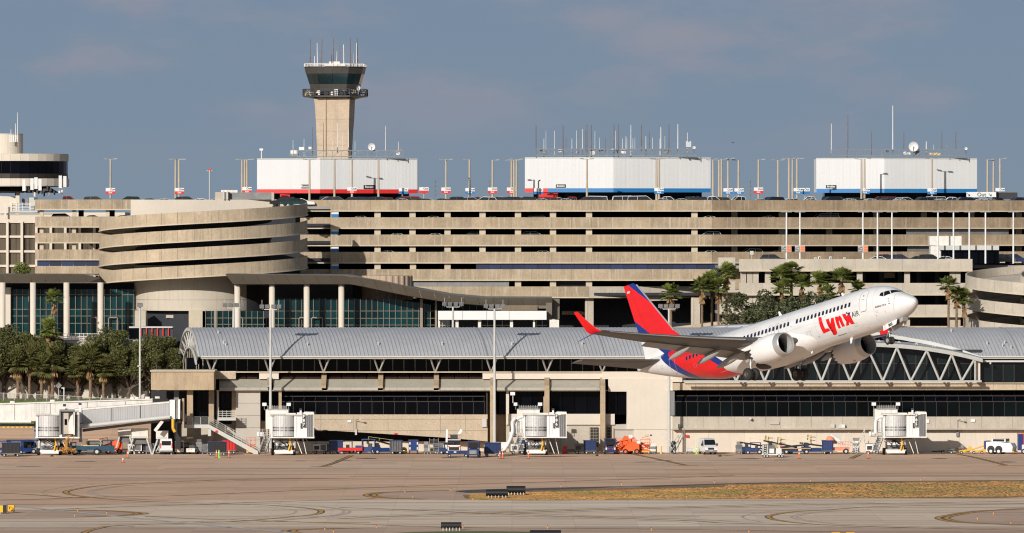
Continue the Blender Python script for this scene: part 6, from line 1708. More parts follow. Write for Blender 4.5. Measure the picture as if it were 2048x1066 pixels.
# ---- floodlight masts
def floodmast(x, yt, yb, d, lb, two=False, up=True):
    t = thing('floodlight_mast', lb, 'floodlight mast', P(x,yb,d), 0, 'floodlight masts')
    mb = MB(); c = P(x,yb,d); mb.cyl(c, (c.x,d,pz(yt+6,d)), .26, .16, 10); mb.build('pole', M['steelw'], t)
    s_ = d/F; zt = pz(yt+6,d)
    mb = MB(); mb.bar((c.x-12*s_,d,zt), (c.x+12*s_,d,zt), .12)
    for q in (-1,1): mb.bar((c.x+q*12*s_,d,zt), (c.x+q*17*s_,d,zt+.35), .09)
    mb.build('cross_arm', M['steelw'], t)
    for q in (-17,-6,6,17):
        mb = MB(); mb.cbox((c.x+q*s_, d-.1, pz(yt,d)), (9*s_, .45, 6.5*s_), 0, R(18)); h_ = mb.build('flood_lamp', M['lampm'], t)
        mb = MB(); mb.bar((c.x+q*s_, d, pz(yt+3,d)), (c.x+q*s_*.95, d, zt), .06); mb.build('bracket', M['steelw'], t)
        mb = MB(); mb.cbox((c.x+q*s_, d-.36, pz(yt,d)-.08), (8*s_, .04, 5.5*s_), 0, R(18)); mb.build('lens', M['mesh'], h_)
    if up:
        for q in (-17,17): mb = MB(); mb.cyl((c.x+q*s_,d,pz(yt-3,d)), (c.x+q*s_,d,pz(yt-13,d)), .035, n=6); mb.build('lightning_rod', M['steelw'], t)
    return t
floodmast(467, 610, 700, 1150, 'floodlight mast behind the vault roof, in front of the first white column pair', up=True)
floodmast(541, 613, 906, 1097.5, 'tall floodlight mast with four lamps by the left jet bridge cab')
floodmast(906, 608, 700, 1152, 'floodlight mast behind the vault roof, left of the entrance band')
floodmast(989, 612, 906, 1097.5, 'tall white floodlight mast in front of the vault, centre of the picture')
floodmast(1338, 612, 906, 1097.5, 'floodlight mast with its lamps seen behind the red tail fin', up=False)
t = thing('floodlight_mast', 'slim grey mast with one square lamp in front of the round ramp drum', 'floodlight mast', P(280,812,1120), 0, 'floodlight masts')
mb = MB(); mb.cyl(P(280,812,1120), P(280,613,1120), .20, .13, 8); mb.build('pole', M['steelw'], t); mb = MB(); mb.cbox(P(280,610,1119.6), (.9,.5,.5), 0, R(20)); mb.build('flood_lamp', M['lampm'], t); mb = MB(); mb.pb(275,731,279,733,1119.6,.3); mb.build('camera', M['white'], t)
# red shuttle canopy behind the oaks
t = thing('red_bus', 'red pillared shuttle bus with grey roof behind the oaks under the round drum', 'bus', P(305,668,1204))
mb = MB(); mb.pb(258,653,345,656,1204,3); mb.build('roof', M['steelw'], t); mb = MB(); mb.pb(258,656,280,680,1204,3); mb.build('windscreen', M['glass'], t)
for k in range(6): mb = MB(); mb.pb(281+k*11,656,283+k*11,672,1204.1,.2); mb.build('pillar', M['red'], t)
mb = MB(); mb.pb(281,656,346,681,1204.5,2); mb.build('interior', M['dsteel'], t); mb = MB(); mb.pb(281,672,346,681,1204.2,.2); mb.build('side_panel', M['dsteel'], t)
# ================================================================ JET BRIDGES AND APRON VEHICLES
slotm = MB(); slotm.box(-.025,.025,-.02,.02,0,.22)
def jetbridge(x, d, lb, gate, rz=0, tunnel_len=8, kind='right', hose=True, ladder=True):
    """x: column of the drum centre. local x right, y away from the viewer"""
    t = thing('jet_bridge', lb, 'jet bridge', (px(x,d), d, 0))
    def b(name, m, *bx):
        mb = MB()
        for q in bx: mb.box(*[q[i] for i in (0,1,2,3,4,5)])
        me = mb.mesh(name, m); return put(name, me, t, t.location)
    z0, z1 = 3.05, 6.35
    # drum of ribbed aluminium slats
    n_ = 14
    for k in range(n_):
        a0 = math.pi+math.pi*k/n_*1.0; a1 = math.pi+math.pi*(k+.93)/n_
        mb = MB(); r_ = 1.72; p = [(r_*math.cos(a0), r_*math.sin(a0)*.75, z0), (r_*math.cos(a1), r_*math.sin(a1)*.75, z0), (r_*math.cos(a1), r_*math.sin(a1)*.75, z1-.05), (r_*math.cos(a0), r_*math.sin(a0)*.75, z1-.05)]
        mb.ext(p, (0,.12,0)); put('shutter_slat', mb.mesh('shutter_slat', M['alum']), t, t.location)
    mb = MB()
    for row in (4.0, 4.42):
        for k in range(24):
            a = math.pi*1.06+math.pi*.88*k/23; r_ = 1.76; c = Vector((r_*math.cos(a), r_*math.sin(a)*.75-.02, row)); mb.cbox(c, (.05,.05,.24), a+math.pi/2)
    o = put('vent_slots', mb.mesh('vent_slots', M['dsteel']), t, t.location); o['kind'] = 'stuff'
    b('core', M['white'], (-1.62,1.62,-.2,3.2,z0-.1,z1))
    b('corner_post', M['white'], (-2.05,-1.70,-.5,3.2,z0-.1,z1)); b('corner_post', M['white'], (1.70,2.1,-.62,3.2,z0-.1,z1))
    b('roof', M['whited'], (-2.15,3.9,-.95,3.3,z1,z1+.14)); b('floor_edge', M['whited'], (-2.1,3.9,-1.3,3.3,z0-.28,z0-.1))
    b('side_panel', M['white'], (2.12,3.72,-.55,3.1,z0-.1,z1+.0)); b('panel_joint', M['mesh'], (2.62,2.64,-.565,-.55,z0,z1))
    # canopy of folded fabric
    for k in range(6):
        xx = 3.74+k*.17; mb = MB(); mb.ext([(xx,-.9-.06*k,z0-.05), (xx+.15,-.9-.06*k,z0-.05), (xx+.15+.0,-.75-.06*k,z1+.15-.02*k), (xx,-.75-.06*k,z1+.15-.02*k)], (0,3.6,0)); put('bellows_fold', mb.mesh('bellows_fold', M['mesh'] if k % 2 else M['grayv']), t, t.location)
    mb = MB(); mb.ext([(3.2,-.8,z1+.1),(4.9,-1.2,z1+.15),(4.8,-1.2,z1+.5),(3.3,-.8,z1+.55)], (0,3.6,0)); put('canopy_roof', mb.mesh('canopy_roof', M['whited']), t, t.location)
    b('canopy_sill', M['whited'], (3.6,4.9,-1.2,2.7,z0-.3,z0-.08)); b('canopy_edge', M['whited'], (4.76,4.86,-1.25,-1.1,z0-.1,z1+.3))
    # gate sign
    b('sign_plate', M['blk'], (3.02,3.46,-1.0,-.9,4.55,6.55)); b('sign_frame', M['white'], (2.98,3.50,-.92,-.86,4.5,6.6))
    for k, ch in enumerate(gate):
        me = text_mesh(ch, .62, M['white'], .03); me.transform(Matrix.Rotation(R(90),4,'X')); put('gate_letter', me, t, t.location+Vector((3.24,-1.03,6.2-.64*k)))
    b('camera_box', M['dsteel'], (2.72,2.98,-.75,-.57,4.3,5.1))
    b('beacon', M['white'], (2.55,2.85,.3,.6,z1+.1,z1+.75)); b('beacon_lens', M['dsteel'], (2.5,2.9,.25,.65,z1+.75,z1+1.05))
    b('roof_unit', M['whited'], (2.1,3.4,.8,2.2,z1+.14,z1+.4)); b('roof_duct', M['whited'], (.4,1.9,.8,1.4,z1+.14,z1+.32))
    # lift frame and bogie
    for xx in (-1.35, 1.45): b('lift_column', M['mesh'], (xx-.17,xx+.17,1.4,1.8,.9,z0-.1))
    b('cross_beam', M['whited'], (-1.7,1.7,1.1,2.0,2.0,2.55)); b('under_unit', M['grayv'], (-1.3,2.6,.2,1.0,2.5,z0-.28)); b('control_cabinet', M['white'], (-1.25,1.6,.6,1.2,1.55,2.3))
    b('drive_unit', M['grayv'], (-1.2,1.5,.9,1.9,.95,1.5)); b('bogie', M['white'], (-1.35,1.5,.2,.8,.28,.82)); b('bogie_trough', M['whited'], (-1.5,1.7,.8,2.2,.5,.85))
    for xx in (-1.75, 1.65):
        mb = MB(); mb.cyl((xx-.22,1.4,.55),(xx+.22,1.4,.55),.55,n=16); put('wheel', mb.mesh('wheel', M['black']), t, t.location)
    mb = MB(); rr_ = random.Random(int(x))
    for k in range(16): mb.cyl((rr_.uniform(-1.1,1.4), rr_.uniform(.1,.9), rr_.uniform(.85,2.6)), (rr_.uniform(-1.1,1.4), rr_.uniform(.1,.9), rr_.uniform(.85,2.6)), .05, n=5)
    o = put('cables', mb.mesh('cables', M['black']), t, t.location)
    mb = MB(); mb.cyl((.9,.05,2.9),(1.1,.0,1.9),.13,n=8); mb.cyl((1.1,0,1.9),(.8,-.05,.8),.13,n=8); put('hose', mb.mesh('hose', M['yel']), t, t.location)
    b('yellow_box', M['yel'], (.85,1.3,.25,.75,.82,1.3))
    # service platform and stair
    if ladder:
        b('service_platform', M['mesh'], (-3.9,-2.05,-.3,1.2,z0-.15,z0-.02)); b('cabinet', M['white'], (-4.2,-3.1,-.2,.5,3.1,3.7)); b('cabinet', M['white'], (-3.0,-2.3,-.1,.5,1.9,2.75))
        for k in range(4): b('platform_rail', M['steelw'], (-3.9,-2.1,-.32,-.27,3.3+k*.28,3.34+k*.28))
        for k in range(4): b('platform_post', M['steelw'], (-3.9+k*.58,-3.85+k*.58,-.33,-.27,3.05,4.2))
        for s_ in (0, .9):
            mb = MB(); mb.bar((-2.3+s_-.5,-.4,2.9), (-3.3+s_-.5,-.9,.15), .09, .22); put('stair_stringer', mb.mesh('stair_stringer', M['dsteel']), t, t.location)
        for k in range(11): b('stair_tread', M['mesh'], (-2.75-k*.092,-1.92-k*.092,-.5-k*.045,-.25-k*.045,2.65-k*.245,2.70-k*.245))
        mb = MB()
        for s_ in (0,.9): mb.cyl((-2.8+s_,-.5,3.7), (-3.8+s_,-1.0,1.0), .035, n=5); mb.cyl((-2.8+s_,-.5,3.3), (-3.8+s_,-1.0,.6), .03, n=5)
        put('stair_rail', mb.mesh('stair_rail', M['steelw']), t, t.location)
    # scissor support on the right side
    mb = MB(); mb.bar((1.9,.5,2.9),(2.9,.3,.25),.12); mb.bar((3.0,.5,2.9),(3.6,.3,.2),.10); put('brace', mb.mesh('brace', M['whited']), t, t.location)
    if hose:
        mb = MB(); pts = []
        for k in range(13):
            a = math.pi*.5+math.pi*.5*k/12; pts.append(Vector((-2.0+math.cos(a)*1.15, -.4, 5.2+math.sin(a)*.9)))
        pts += [Vector((-3.2,-.45,4.2)), Vector((-3.15,-.5,3.4))]
        for p, q in zip(pts, pts[1:]): mb.cyl(p, q, .26, n=10)
        put('air_duct', mb.mesh('air_duct', M['white'], smooth=False), t, t.location)
        b('duct_bracket', M['whited'], (-2.9,-2.1,-.2,.2,3.6,5.4)); b('platform_cage', M['steelw'], (-2.7,-2.65,-.35,-.3,3.2,6.4), (-2.3,-2.25,-.35,-.3,3.2,6.4))
    if kind == 'right':
        L_ = tunnel_len
        b('tunnel', M['white'], (-1.9,1.3,3.2,L_,z0+.15,z1-.1)); b('tunnel', M['whited'], (-3.0,.6,5.0,L_+2,z0+1.0,z1+.75))
        for k in range(5): b('roof_rail', M['steelw'], (-2.7,.4,4.8,4.86,z1+.75+k*.13,z1+.78+k*.13))
        for k in range(9): b('roof_post', M['steelw'], (-2.7+k*.37,-2.66+k*.37,4.8,4.86,z1+.7,z1+1.45))
        for xx in (-3.2, .65): b('roof_lamp', M['white'], (xx-.32,xx+.35,4.6,5.0,z1+1.35,z1+1.85)); b('lamp_stalk', M['steel'], (xx-.04,xx+.04,4.7,4.8,z1+.7,z1+1.35))
    t.rotation_euler = (0,0,rz)
    return t
jetbridge(1791, 1088, 'white jet bridge cab with gate sign F85 before the cream wall', 'F85')
jetbridge(567, 1086, 'white jet bridge cab with gate sign F87 beside the tall mast', 'F87', hose=False)
JM = jetbridge(1072, 1087, 'white jet bridge cab with curved air duct in the centre of the apron', 'F86')
mb = MB()
pts = [Vector((-3.3,-1,5.9)), Vector((-3.75,-1.1,5.2)), Vector((-3.7,-1.2,3.8)), Vector((-4.3,-1.4,2.1)), Vector((-5.2,-1.6,.7)), Vector((-5.9,-1.7,.35))]
sp = smooth(pts, 6)
for p, q in zip(sp, sp[1:]): mb.cyl(p, q, .27, n=10)
put('air_hose', mb.mesh('air_hose', M['white']), JM, JM.location)
mb = MB(); mb.cbox((-5.6,-.6,1.6), (2.6,1.2,1.0)); put('air_unit', mb.mesh('air_unit', M['whited']), JM, JM.location)
t = thing('roof_screen', 'small white box on a stalk above the central jet bridge', 'box', P(1024,800,1090)); mb = MB(); mb.pb(1020.5,784,1030,790.5,1090,.4); mb.build('panel', M['white'], t); mb = MB(); mb.pb(1025,790,1026.5,806,1090.1,.1); mb.build('post', M['steelw'], t)
# left hand bridge with its long tunnel
J = jetbridge(98, 1086, 'long white jet bridge with gate sign F82 at the left of the apron', 'F82', kind='none', hose=False, ladder=False)
def J2(name, m, x0, y0, x1, y1, d, th, par=J):
    mb = MB(); mb.pb(x0,y0,x1,y1,d,th); return mb.build(name, m, par)
dj = 1088.5
gw = mat('grey ribbed tunnel side', (.40,.40,.40), .6, var=.07, scale=.5, rnd=.04)
for xa, xb in ((150,223),(224.5,280),(281.5,338)):
    ya, yb = interp([(150,821),(338,806)], xa), interp([(150,821),(338,806)], xb); yc, ye = interp([(150,849.5),(338,832)], xb), interp([(150,849.5),(338,832)], xa)
    mb = MB(); mb.ext([P(xa,ya,dj), P(xb,yb,dj), P(xb,yc,dj), P(xa,ye,dj)], (0,2.6,0)); mb.build('tunnel_section', gw, J)
    for k in range(12):
        xx = xa+(xb-xa)*(k+.5)/12; mb = MB(); mb.pb(xx-.25,interp([(150,821),(338,806)],xx)+1.2,xx+.25,interp([(150,849.5),(338,832)],xx)-1,dj-.05,.05); mb.build('tunnel_rib', gw, J)
mb = MB(); mb.ext([P(148,818,dj-.1), P(340,803,dj-.1), P(340,806,dj-.1), P(148,821.5,dj-.1)], (0,2.8,0)); mb.build('tunnel_roof', M['whited'], J)
mb = MB(); mb.cyl(P(140,855,dj-.6), P(340,834,dj-.6), .32, n=12); mb.build('air_pipe', M['steelw'], J)
J2('tunnel_post', M['white'], 158,809,163,846,dj-.3,.4); J2('lamp', M['dsteel'], 157,806,163,810,dj-.35,.5); J2('lamp_post', M['white'], 127,813,131,818,dj,.3); J2('lamp', M['dsteel'], 126,808,132,813,dj,.4)
mb = MB(); mb.ext([P(165,858,dj+.5), P(340,838,dj+.5), P(340,842,dj+.5), P(165,864,dj+.5)], (0,.5,0)); mb.build('tunnel_truss', M['grayv'], J)
J2('support_leg', M['steelw'], 158,850,163.5,884,dj+.3,.5); J2('rotunda', M['white'], 339,800,350,838,dj-.1,3); J2('rotunda_frame', M['tanp'], 364,797,368,856,dj+1,2); J2('rotunda_shutter', M['mesh'], 350,801,356,837,dj+.2,2.6); J2('rotunda', M['white'], 356,799,360,838,dj,3); J2('rotunda_base', M['blk'], 351,838,361,898,dj+1,1.5)
mb = MB(); mb.cyl(P(346,838,dj-.7), P(346,857,dj-.7), .24, n=8); mb.cyl(P(346,857,dj-.7), P(350,864,dj-.7), .24, n=8); mb.build('hose', M['yel'], J)
mb = MB(); mb.bar(P(325,842,dj), P(310,862,dj), .5); mb.build('strut', M['whited'], J)
for k in range(6): mb = MB(); mb.pb(68+k*5,806,69+k*5,827,1088.3,.06); mb.build('cage_post', M['steelw'], J)
for k in range(5): mb = MB(); mb.pb(68,806+k*4,94,807+k*4,1088.2,.06); mb.build('cage_rail', M['steelw'], J)
mb = MB(); mb.ext([P(72,871,1087), P(83,871,1087), P(101,898,1087), P(92,902,1087)], (0,1,0)); mb.build('stair_flight', M['dsteel'], J)
mb = MB()
for k in range(8): mb.bar(P(86+k*2.3,876+k*2.8,1086), P(93+k*2.3,872+k*2.8,1086), .07)
mb.build('stair_tread', M['steelw'], J)
mb = MB(); mb.cyl(P(143,867,1085), P(133,880,1085), .33, n=10); mb.cyl(P(133,880,1085), P(133,900,1085), .30, n=10); mb.build('yellow_hose', M['hose_dim'], J)
for k in range(7): mb = MB(); c = P(124+k*4,898+(k%3)*2,1085); mb.lathe([(.25,-.12),(.42,0),(.25,.12)], Matrix.Translation(c)@Matrix.Rotation(R(60+k*25),4,'X'), 10); mb.build('hose_coil', M['hose_dim'], J)
J2('open_front', M['dsteel'], 121,823,149,869,1084.55,.05); J2('inner_door', M['gray'], 127,826,137,868,1084.5,.05); J2('door_pane', M['glass'], 129,838,134,850,1084.45,.04); J2('fabric_edge', M['mesh'], 118.5,821,121.5,870,1084.3,.4); J2('fabric_edge', M['whited'], 147,822,149.5,870,1084.3,.4); J2('hood', M['mesh'], 119,819,149,823,1084.1,.8)
mb = MB(); mb.ext([P(137,868,1084.4), P(137,845,1084.4), P(141,833,1084.4), P(146,828,1084.4), P(147,868,1084.4)], (0,.05,0)); mb.build('torn_fabric', M['whited'], J)
# second bridge behind it, running out of the left edge
J3 = thing('jet_bridge', 'second white jet bridge tunnel behind F82, running out of the left edge', 'jet bridge', P(60,830,1096))
for xa, xb in ((-40,29),(30,100),(101,175),(176,250),(251,305)):
    f = [(-40,810),(305,799)]; mb = MB(); mb.ext([P(xa,interp(f,xa),1096), P(xb,interp(f,xb),1096), P(xb,interp(f,xb)+35,1096), P(xa,interp(f,xa)+36,1096)], (0,2.8,0)); mb.build('tunnel_section', M['whited'], J3)
mb = MB(); mb.ext([P(-40,808,1095.8), P(305,797.3,1095.8), P(305,799.5,1095.8), P(-40,810.5,1095.8)], (0,3,0)); mb.build('roof', M['whited'], J3)
for k, x_ in enumerate((20,100,260,268,290,310)): J2('roof_box', M['whited'], x_,interp([(-40,808),(305,797)],x_)-4,x_+9,interp([(-40,808),(305,797)],x_),1097,1,J3)
J2('underframe', M['grayv'], -40,848,70,853,1096.5,1,J3); J2('pipe', M['white'], -40,840,62,845,1095,.5,J3)
for k in range(8): J2('warning_stripe', M['yel'], -4+k*9,853,1+k*9,856,1095.5,.2,J3)
J2('leg', M['mesh'], 68,845,74,905,1097,1,J3)

# ---- vehicle kit
WH = {}
def wheel(parent, x, y, r_, w_=.25, hub='steelw'):
    key = (round(r_,2), round(w_,2), hub)
    if key not in WH:
        a = MB(); a.cyl((0,-w_/2,0),(0,w_/2,0), r_, n=16); b_ = MB(); b_.cyl((0,-w_/2-.02,0),(0,w_/2+.02,0), r_*.5, n=12); WH[key] = (a.mesh('wheel', M['black']), b_.mesh('hub', M[hub]))
    o = bpy.data.objects.new('wheel', WH[key][0]); col.objects.link(o); o.parent = parent; o.location = (x, y, r_)
    h_ = bpy.data.objects.new('hub', WH[key][1]); col.objects.link(h_); h_.parent = o
def pt(t, name, m, *bx):
    mb = MB()
    for q in bx: mb.box(*q)
    o = bpy.data.objects.new(name, mb.mesh(name, M[m])); col.objects.link(o); o.parent = t; return o
def pm(t, name, m, mb, smooth_=False):
    o = bpy.data.objects.new(name, mb.mesh(name, M[m], smooth=smooth_)); col.objects.link(o); o.parent = t; return o
def gl_(x, y): g = G(x, max(y, 907.5+(y-903)*.12)); return (g.x, g.y, 0)
def van(x, y, rz, lb, rear=False):
    t = thing('parked_van', lb, 'van', gl_(x,y), rz)   # local x forward
    mb = MB(); w2 = 1.0; prof = [(-2.75,.4),(-2.78,1.2),(-2.6,2.42),(-2.3,2.5),(1.0,2.5),(1.35,2.42),(1.95,1.5),(2.65,1.22),(2.8,.95),(2.82,.45)]
    inset = lambda z: w2*(1-.10*max(0,(z-1.3)/1.2))
    L_ = [Vector((a,-inset(b),b)) for a,b in prof]; R_ = [Vector((a,inset(b),b)) for a,b in prof]; n_ = len(prof)
    mb.add(L_+R_, [tuple(range(n_)), tuple(range(n_,2*n_))[::-1]]+[(i,n_+i,n_+(i+1)%n_,(i+1)%n_) for i in range(n_)]); pm(t,'body','white',mb)
    mb = MB(); mb.ext([(1.38,-.84,2.34),(1.98,-.92,1.52),(1.98,.92,1.52),(1.38,.84,2.34)], (.03,0,.02)); pm(t,'windscreen','carg',mb)
    for s_ in (-1,1):
        mb = MB(); mb.ext([(.35,s_*.985,1.4),(1.75,s_*.985,1.4),(1.25,s_*.92,2.2),(.35,s_*.92,2.2)], (0,s_*.03,0)); pm(t,'side_window','carg',mb)
        pt(t,'mirror','dsteel',(1.45,1.65,s_*1.22-.12,s_*1.22+.12,1.35,1.75)); pt(t,'headlight','ant',(2.62,2.80,s_*.72-.18,s_*.72+.18,.95,1.2)); pt(t,'tail_light','red',(-2.82,-2.76,s_*.9-.07,s_*.9+.07,1.0,1.8))
    pt(t,'grille','dsteel',(2.78,2.84,-.48,.48,.78,1.12)); pt(t,'bumper','mesh',(2.7,2.88,-.98,.98,.38,.72)); pt(t,'bumper','mesh',(-2.9,-2.75,-.95,.95,.4,.65)); pt(t,'number_plate','steelw',(2.88,2.9,-.26,.26,.55,.67))
    pt(t,'rear_window','carg',(-2.76,-2.70,-.72,.72,1.45,2.15)); pt(t,'sill','dsteel',(-2.6,2.6,-.99,.99,.32,.45))
    for a in (-1.75, 1.75):
        for s_ in (-1,1): wheel(t, a, s_*.86, .36)
    return t
van(1415, 908, R(-80), 'white delivery van facing the camera before the cream wall')
van(330, 907, R(97), 'white passenger van seen from behind near the left jet bridge leg', True)
def tug(x, y, rz, lb, m='bluev', cab=True, sc_=1.0):
    t = thing('baggage_tug', lb, 'tug', gl_(x,y), rz); t.scale = (sc_,)*3
    pt(t,'body',m,(-1.5,1.5,-.72,.72,.35,.95)); pt(t,'bonnet',m,(.5,1.55,-.6,.6,.95,1.15)); pt(t,'front_plate','mesh',(1.5,1.58,-.45,.45,.5,.95)); pt(t,'seat','dsteel',(-.7,-.2,-.5,.5,.95,1.45))
    if cab:
        pt(t,'roof',m,(-1.2,.7,-.75,.75,1.95,2.06))
        for a in (-1.15,.6):
            for s_ in (-1,1): pt(t,'roof_post',m,(a-.05,a+.05,s_*.68-.05,s_*.68+.05,.95,1.97))
        pt(t,'windscreen','carg',(.62,.65,-.6,.6,1.2,1.9)); pt(t,'rear_panel','carg',(-1.17,-1.14,-.6,.6,1.25,1.85))
    pt(t,'reflector','whited',(-1.53,-1.5,-.65,-.45,.6,.9),(-1.53,-1.5,.45,.65,.6,.9)); pt(t,'tail_light','red',(-1.53,-1.5,-.3,-.15,.7,.8),(-1.53,-1.5,.15,.3,.7,.8))
    for s_ in (-1,1):
        wheel(t,-1.0,s_*.72,.42); wheel(t,1.05,s_*.66,.32)
        pt(t,'side_stripe','whited',(-1.4,-.9,s_*.73-.01,s_*.73+.01,.6,.85))
    return t
def cart(x, y, rz, lb, m='bluev', curtain='blk', ln=2.9):
    t = thing('baggage_cart', lb, 'baggage cart', gl_(x,y), rz); L2 = ln/2
    pt(t,'bed','grayv',(-L2,L2,-.75,.75,.42,.56)); pt(t,'roof',m,(-L2-.05,L2+.05,-.8,.8,2.1,2.2)); pt(t,'end_panel',m,(-L2,-L2+.06,-.75,.75,.56,2.1)); pt(t,'end_panel',m,(L2-.06,L2,-.75,.75,.56,2.1))
    pt(t,'curtain',curtain,(-L2+.1,L2-.1,-.72,-.68,.56,2.08)); pt(t,'back_panel',m,(-L2,L2,.68,.74,.56,2.1))
    for k in range(5): xx = -L2+.2+k*(ln-.4)/4; pt(t,'curtain_fold','dsteel',(xx-.04,xx+.04,-.76,-.71,.56,2.08))
    pt(t,'reflector','whited',(-L2-.02,-L2,-.7,-.5,1.5,1.9),(-L2-.02,-L2,.5,.7,1.5,1.9),(-L2-.02,-L2,-.7,-.5,.7,1.1),(-L2-.02,-L2,.5,.7,.7,1.1)); pt(t,'tow_bar','grayv',(L2,L2+.7,-.06,.06,.35,.42))
    for a in (-L2+.4,L2-.4):
        for s_ in (-1,1): wheel(t,a,s_*.62,.24,.16)
    return t
def belt(x, y, rz, lb, m='navy', tilt=14):
    t = thing('belt_loader', lb, 'belt loader', gl_(x,y), rz)
    pt(t,'chassis',m,(-2.4,2.3,-.85,.85,.35,.95)); pt(t,'cab_floor',m,(1.0,2.3,-.85,.85,.95,1.15)); pt(t,'side_stripe','yel',(-2.4,2.3,-.87,-.85,.86,.95))
    mb = MB(); a = R(tilt); mb.ext([(-2.7,-.4,.9),(2.6,-.4,.9+5.3*math.tan(a)*.55),(2.6,-.4,1.15+5.3*math.tan(a)*.55),(-2.7,-.4,1.15)], (0,.8,0)); pm(t,'conveyor','blk',mb)
    mb = MB(); mb.bar((-2.7,-.45,1.0),(2.6,-.45,1.0+5.3*math.tan(a)*.55),.09); pm(t,'conveyor_rail','dsteel',mb)
    mb = MB()
    for k in range(4): mb.bar((-2.8+k*1.8,-.5,1.2+k*.25),(-2.8+k*1.8,-.5,2.0+k*.25),.05)
    mb.bar((-2.8,-.5,2.0),(2.6,-.5,2.75),.05); pm(t,'hand_rail','pyel',mb)
    pt(t,'seat','dsteel',(1.3,1.8,.3,.75,1.15,1.8)); pt(t,'logo_plate','whited',(.3,.8,-.88,-.85,.55,.8)); pt(t,'steering_post','pyel',(2.0,2.06,.4,.46,1.15,1.8))
    for a_ in (-1.6,1.6):
        for s_ in (-1,1): wheel(t,a_,s_*.8,.38)
    return t
tug(20, 912, R(10), 'blue baggage tug at the far left corner of the apron', 'navy')
cart(22, 913, R(2), 'blue baggage cart cut off by the left edge, nearest the camera', 'bluev'); 
cart(36, 901, R(4), 'open blue baggage cart below the left jet bridge tunnel', 'navy', 'grayv', 3.6)
tug(52, 905, R(200), 'blue tug with a red bag behind it, below the left tunnel', 'bluev')
cart(84, 906, R(5), 'low blue and white trolley left of the left bridge stair', 'navy', 'whited', 1.8)
tug(-20+770, 906, R(175), 'dark blue tug with a canopy parked right of the F87 bridge', 'bluev', True, 1.15).location.x = px(735,G(735,906).y)
belt(770, 905, R(200), 'low blue belt loader with raised grey belt beside the dark blue tug', 'bluev', 26)
cart(827, 903.5, R(92), 'square blue baggage cart end on, beneath the tan wall', 'bluev', 'bluev', 2.6)
cart(434, 911, R(3), 'navy baggage cart with black open side by the outside stair', 'navy')
cart(458, 903, R(5), 'red baggage cart behind the navy one by the outside stair', 'red', 'red', 2.2)
tug(1220, 906, R(92), 'blue tug seen end on with a big black tyre, left of the orange lifts', 'navy', True, 1.2)
tug(947, 915, R(268), 'navy tug facing the camera between two flat carts', 'navy', True, 1.25)
cart(985, 913, R(3), 'navy cart just right of the navy tug in the middle', 'navy', 'navy', 2.6)
def flat(x, y, rz, lb, m='navy'):
    t = thing('flat_trailer', lb, 'trailer', gl_(x,y), rz); pt(t,'bed',m,(-1.9,1.9,-.8,.8,.55,1.0)); pt(t,'end_board',m,(-1.95,-1.85,-.8,.8,.55,1.5)); pt(t,'tow_bar','grayv',(1.9,2.7,-.05,.05,.4,.48)); pt(t,'reflector','whited',(-1.8,-1.5,-.82,-.8,.7,.9),(-.6,-.2,-.82,-.8,.7,.9))
    for a in (-1.3,1.3):
        for s_ in (-1,1): wheel(t,a,s_*.7,.25,.16)
    return t
flat(915, 914, R(2), 'low navy flat trailer left of the navy tug in the middle')
tug(359, 906, R(92), 'white and black tug seen from behind at the foot of the terrace', 'whited', True, 1.0)
tug(690, 905, R(185), 'dark grey tug in the shade under the tan wall', 'grayv', True, 1.0)
for i, (x_, y_, tl, rz, c_) in enumerate(((1512,906,16,184,'navy belt loader furthest left in the right hand row'),(1592,906,10,2,'navy belt loader with a yellow edge behind the white ground power cart'),(1632,905,14,182,'navy belt loader third in the right hand row, left of the orange truck'))):
    belt(x_, y_, R(rz), c_, 'navy', tl)
# ground power cart
t = thing('ground_power_cart', 'white cart loaded with grey coils and cones, in front of the belt loaders', 'equipment cart', gl_(1545,915))
pt(t,'frame','white',(-1.7,1.7,-.7,.7,.42,.55)); pt(t,'control_box','steelw',(-1.6,-.75,-.65,.6,.55,2.0)); pt(t,'engine_box','grayv',(-.7,.4,-.55,.55,.55,1.9)); pt(t,'panel','white',(-.5,.2,-.6,-.55,.7,1.4)); pt(t,'side_box','whited',(.5,1.4,-.62,.5,.6,1.45)); pt(t,'top_frame','dsteel',(-1.6,1.5,-.66,-.6,2.0,2.07),(.45,.5,-.66,-.6,.55,2.05),(1.45,1.5,-.66,-.6,.55,2.05))
for k in range(4): mb = MB(); mb.lathe([(.18,-.05),(.26,0),(.18,.05)], Matrix.Translation((-1.2+.02*k,-.7,.8+.33*k))@Matrix.Rotation(R(90),4,'X'), 12); pm(t,'cable_coil','dsteel',mb)
for k, m_ in enumerate(('lime','signor','white','red')): mb = MB(); mb.cyl((.6+k*.22,-.4,1.45),(.6+k*.22,-.4,1.95),.13,.03,8); pm(t,'stored_cone',m_,mb)
for a in (-1.3,-.85,1.0,1.45):
    wheel(t,a,-.62,.26,.16); wheel(t,a,.62,.26,.16)
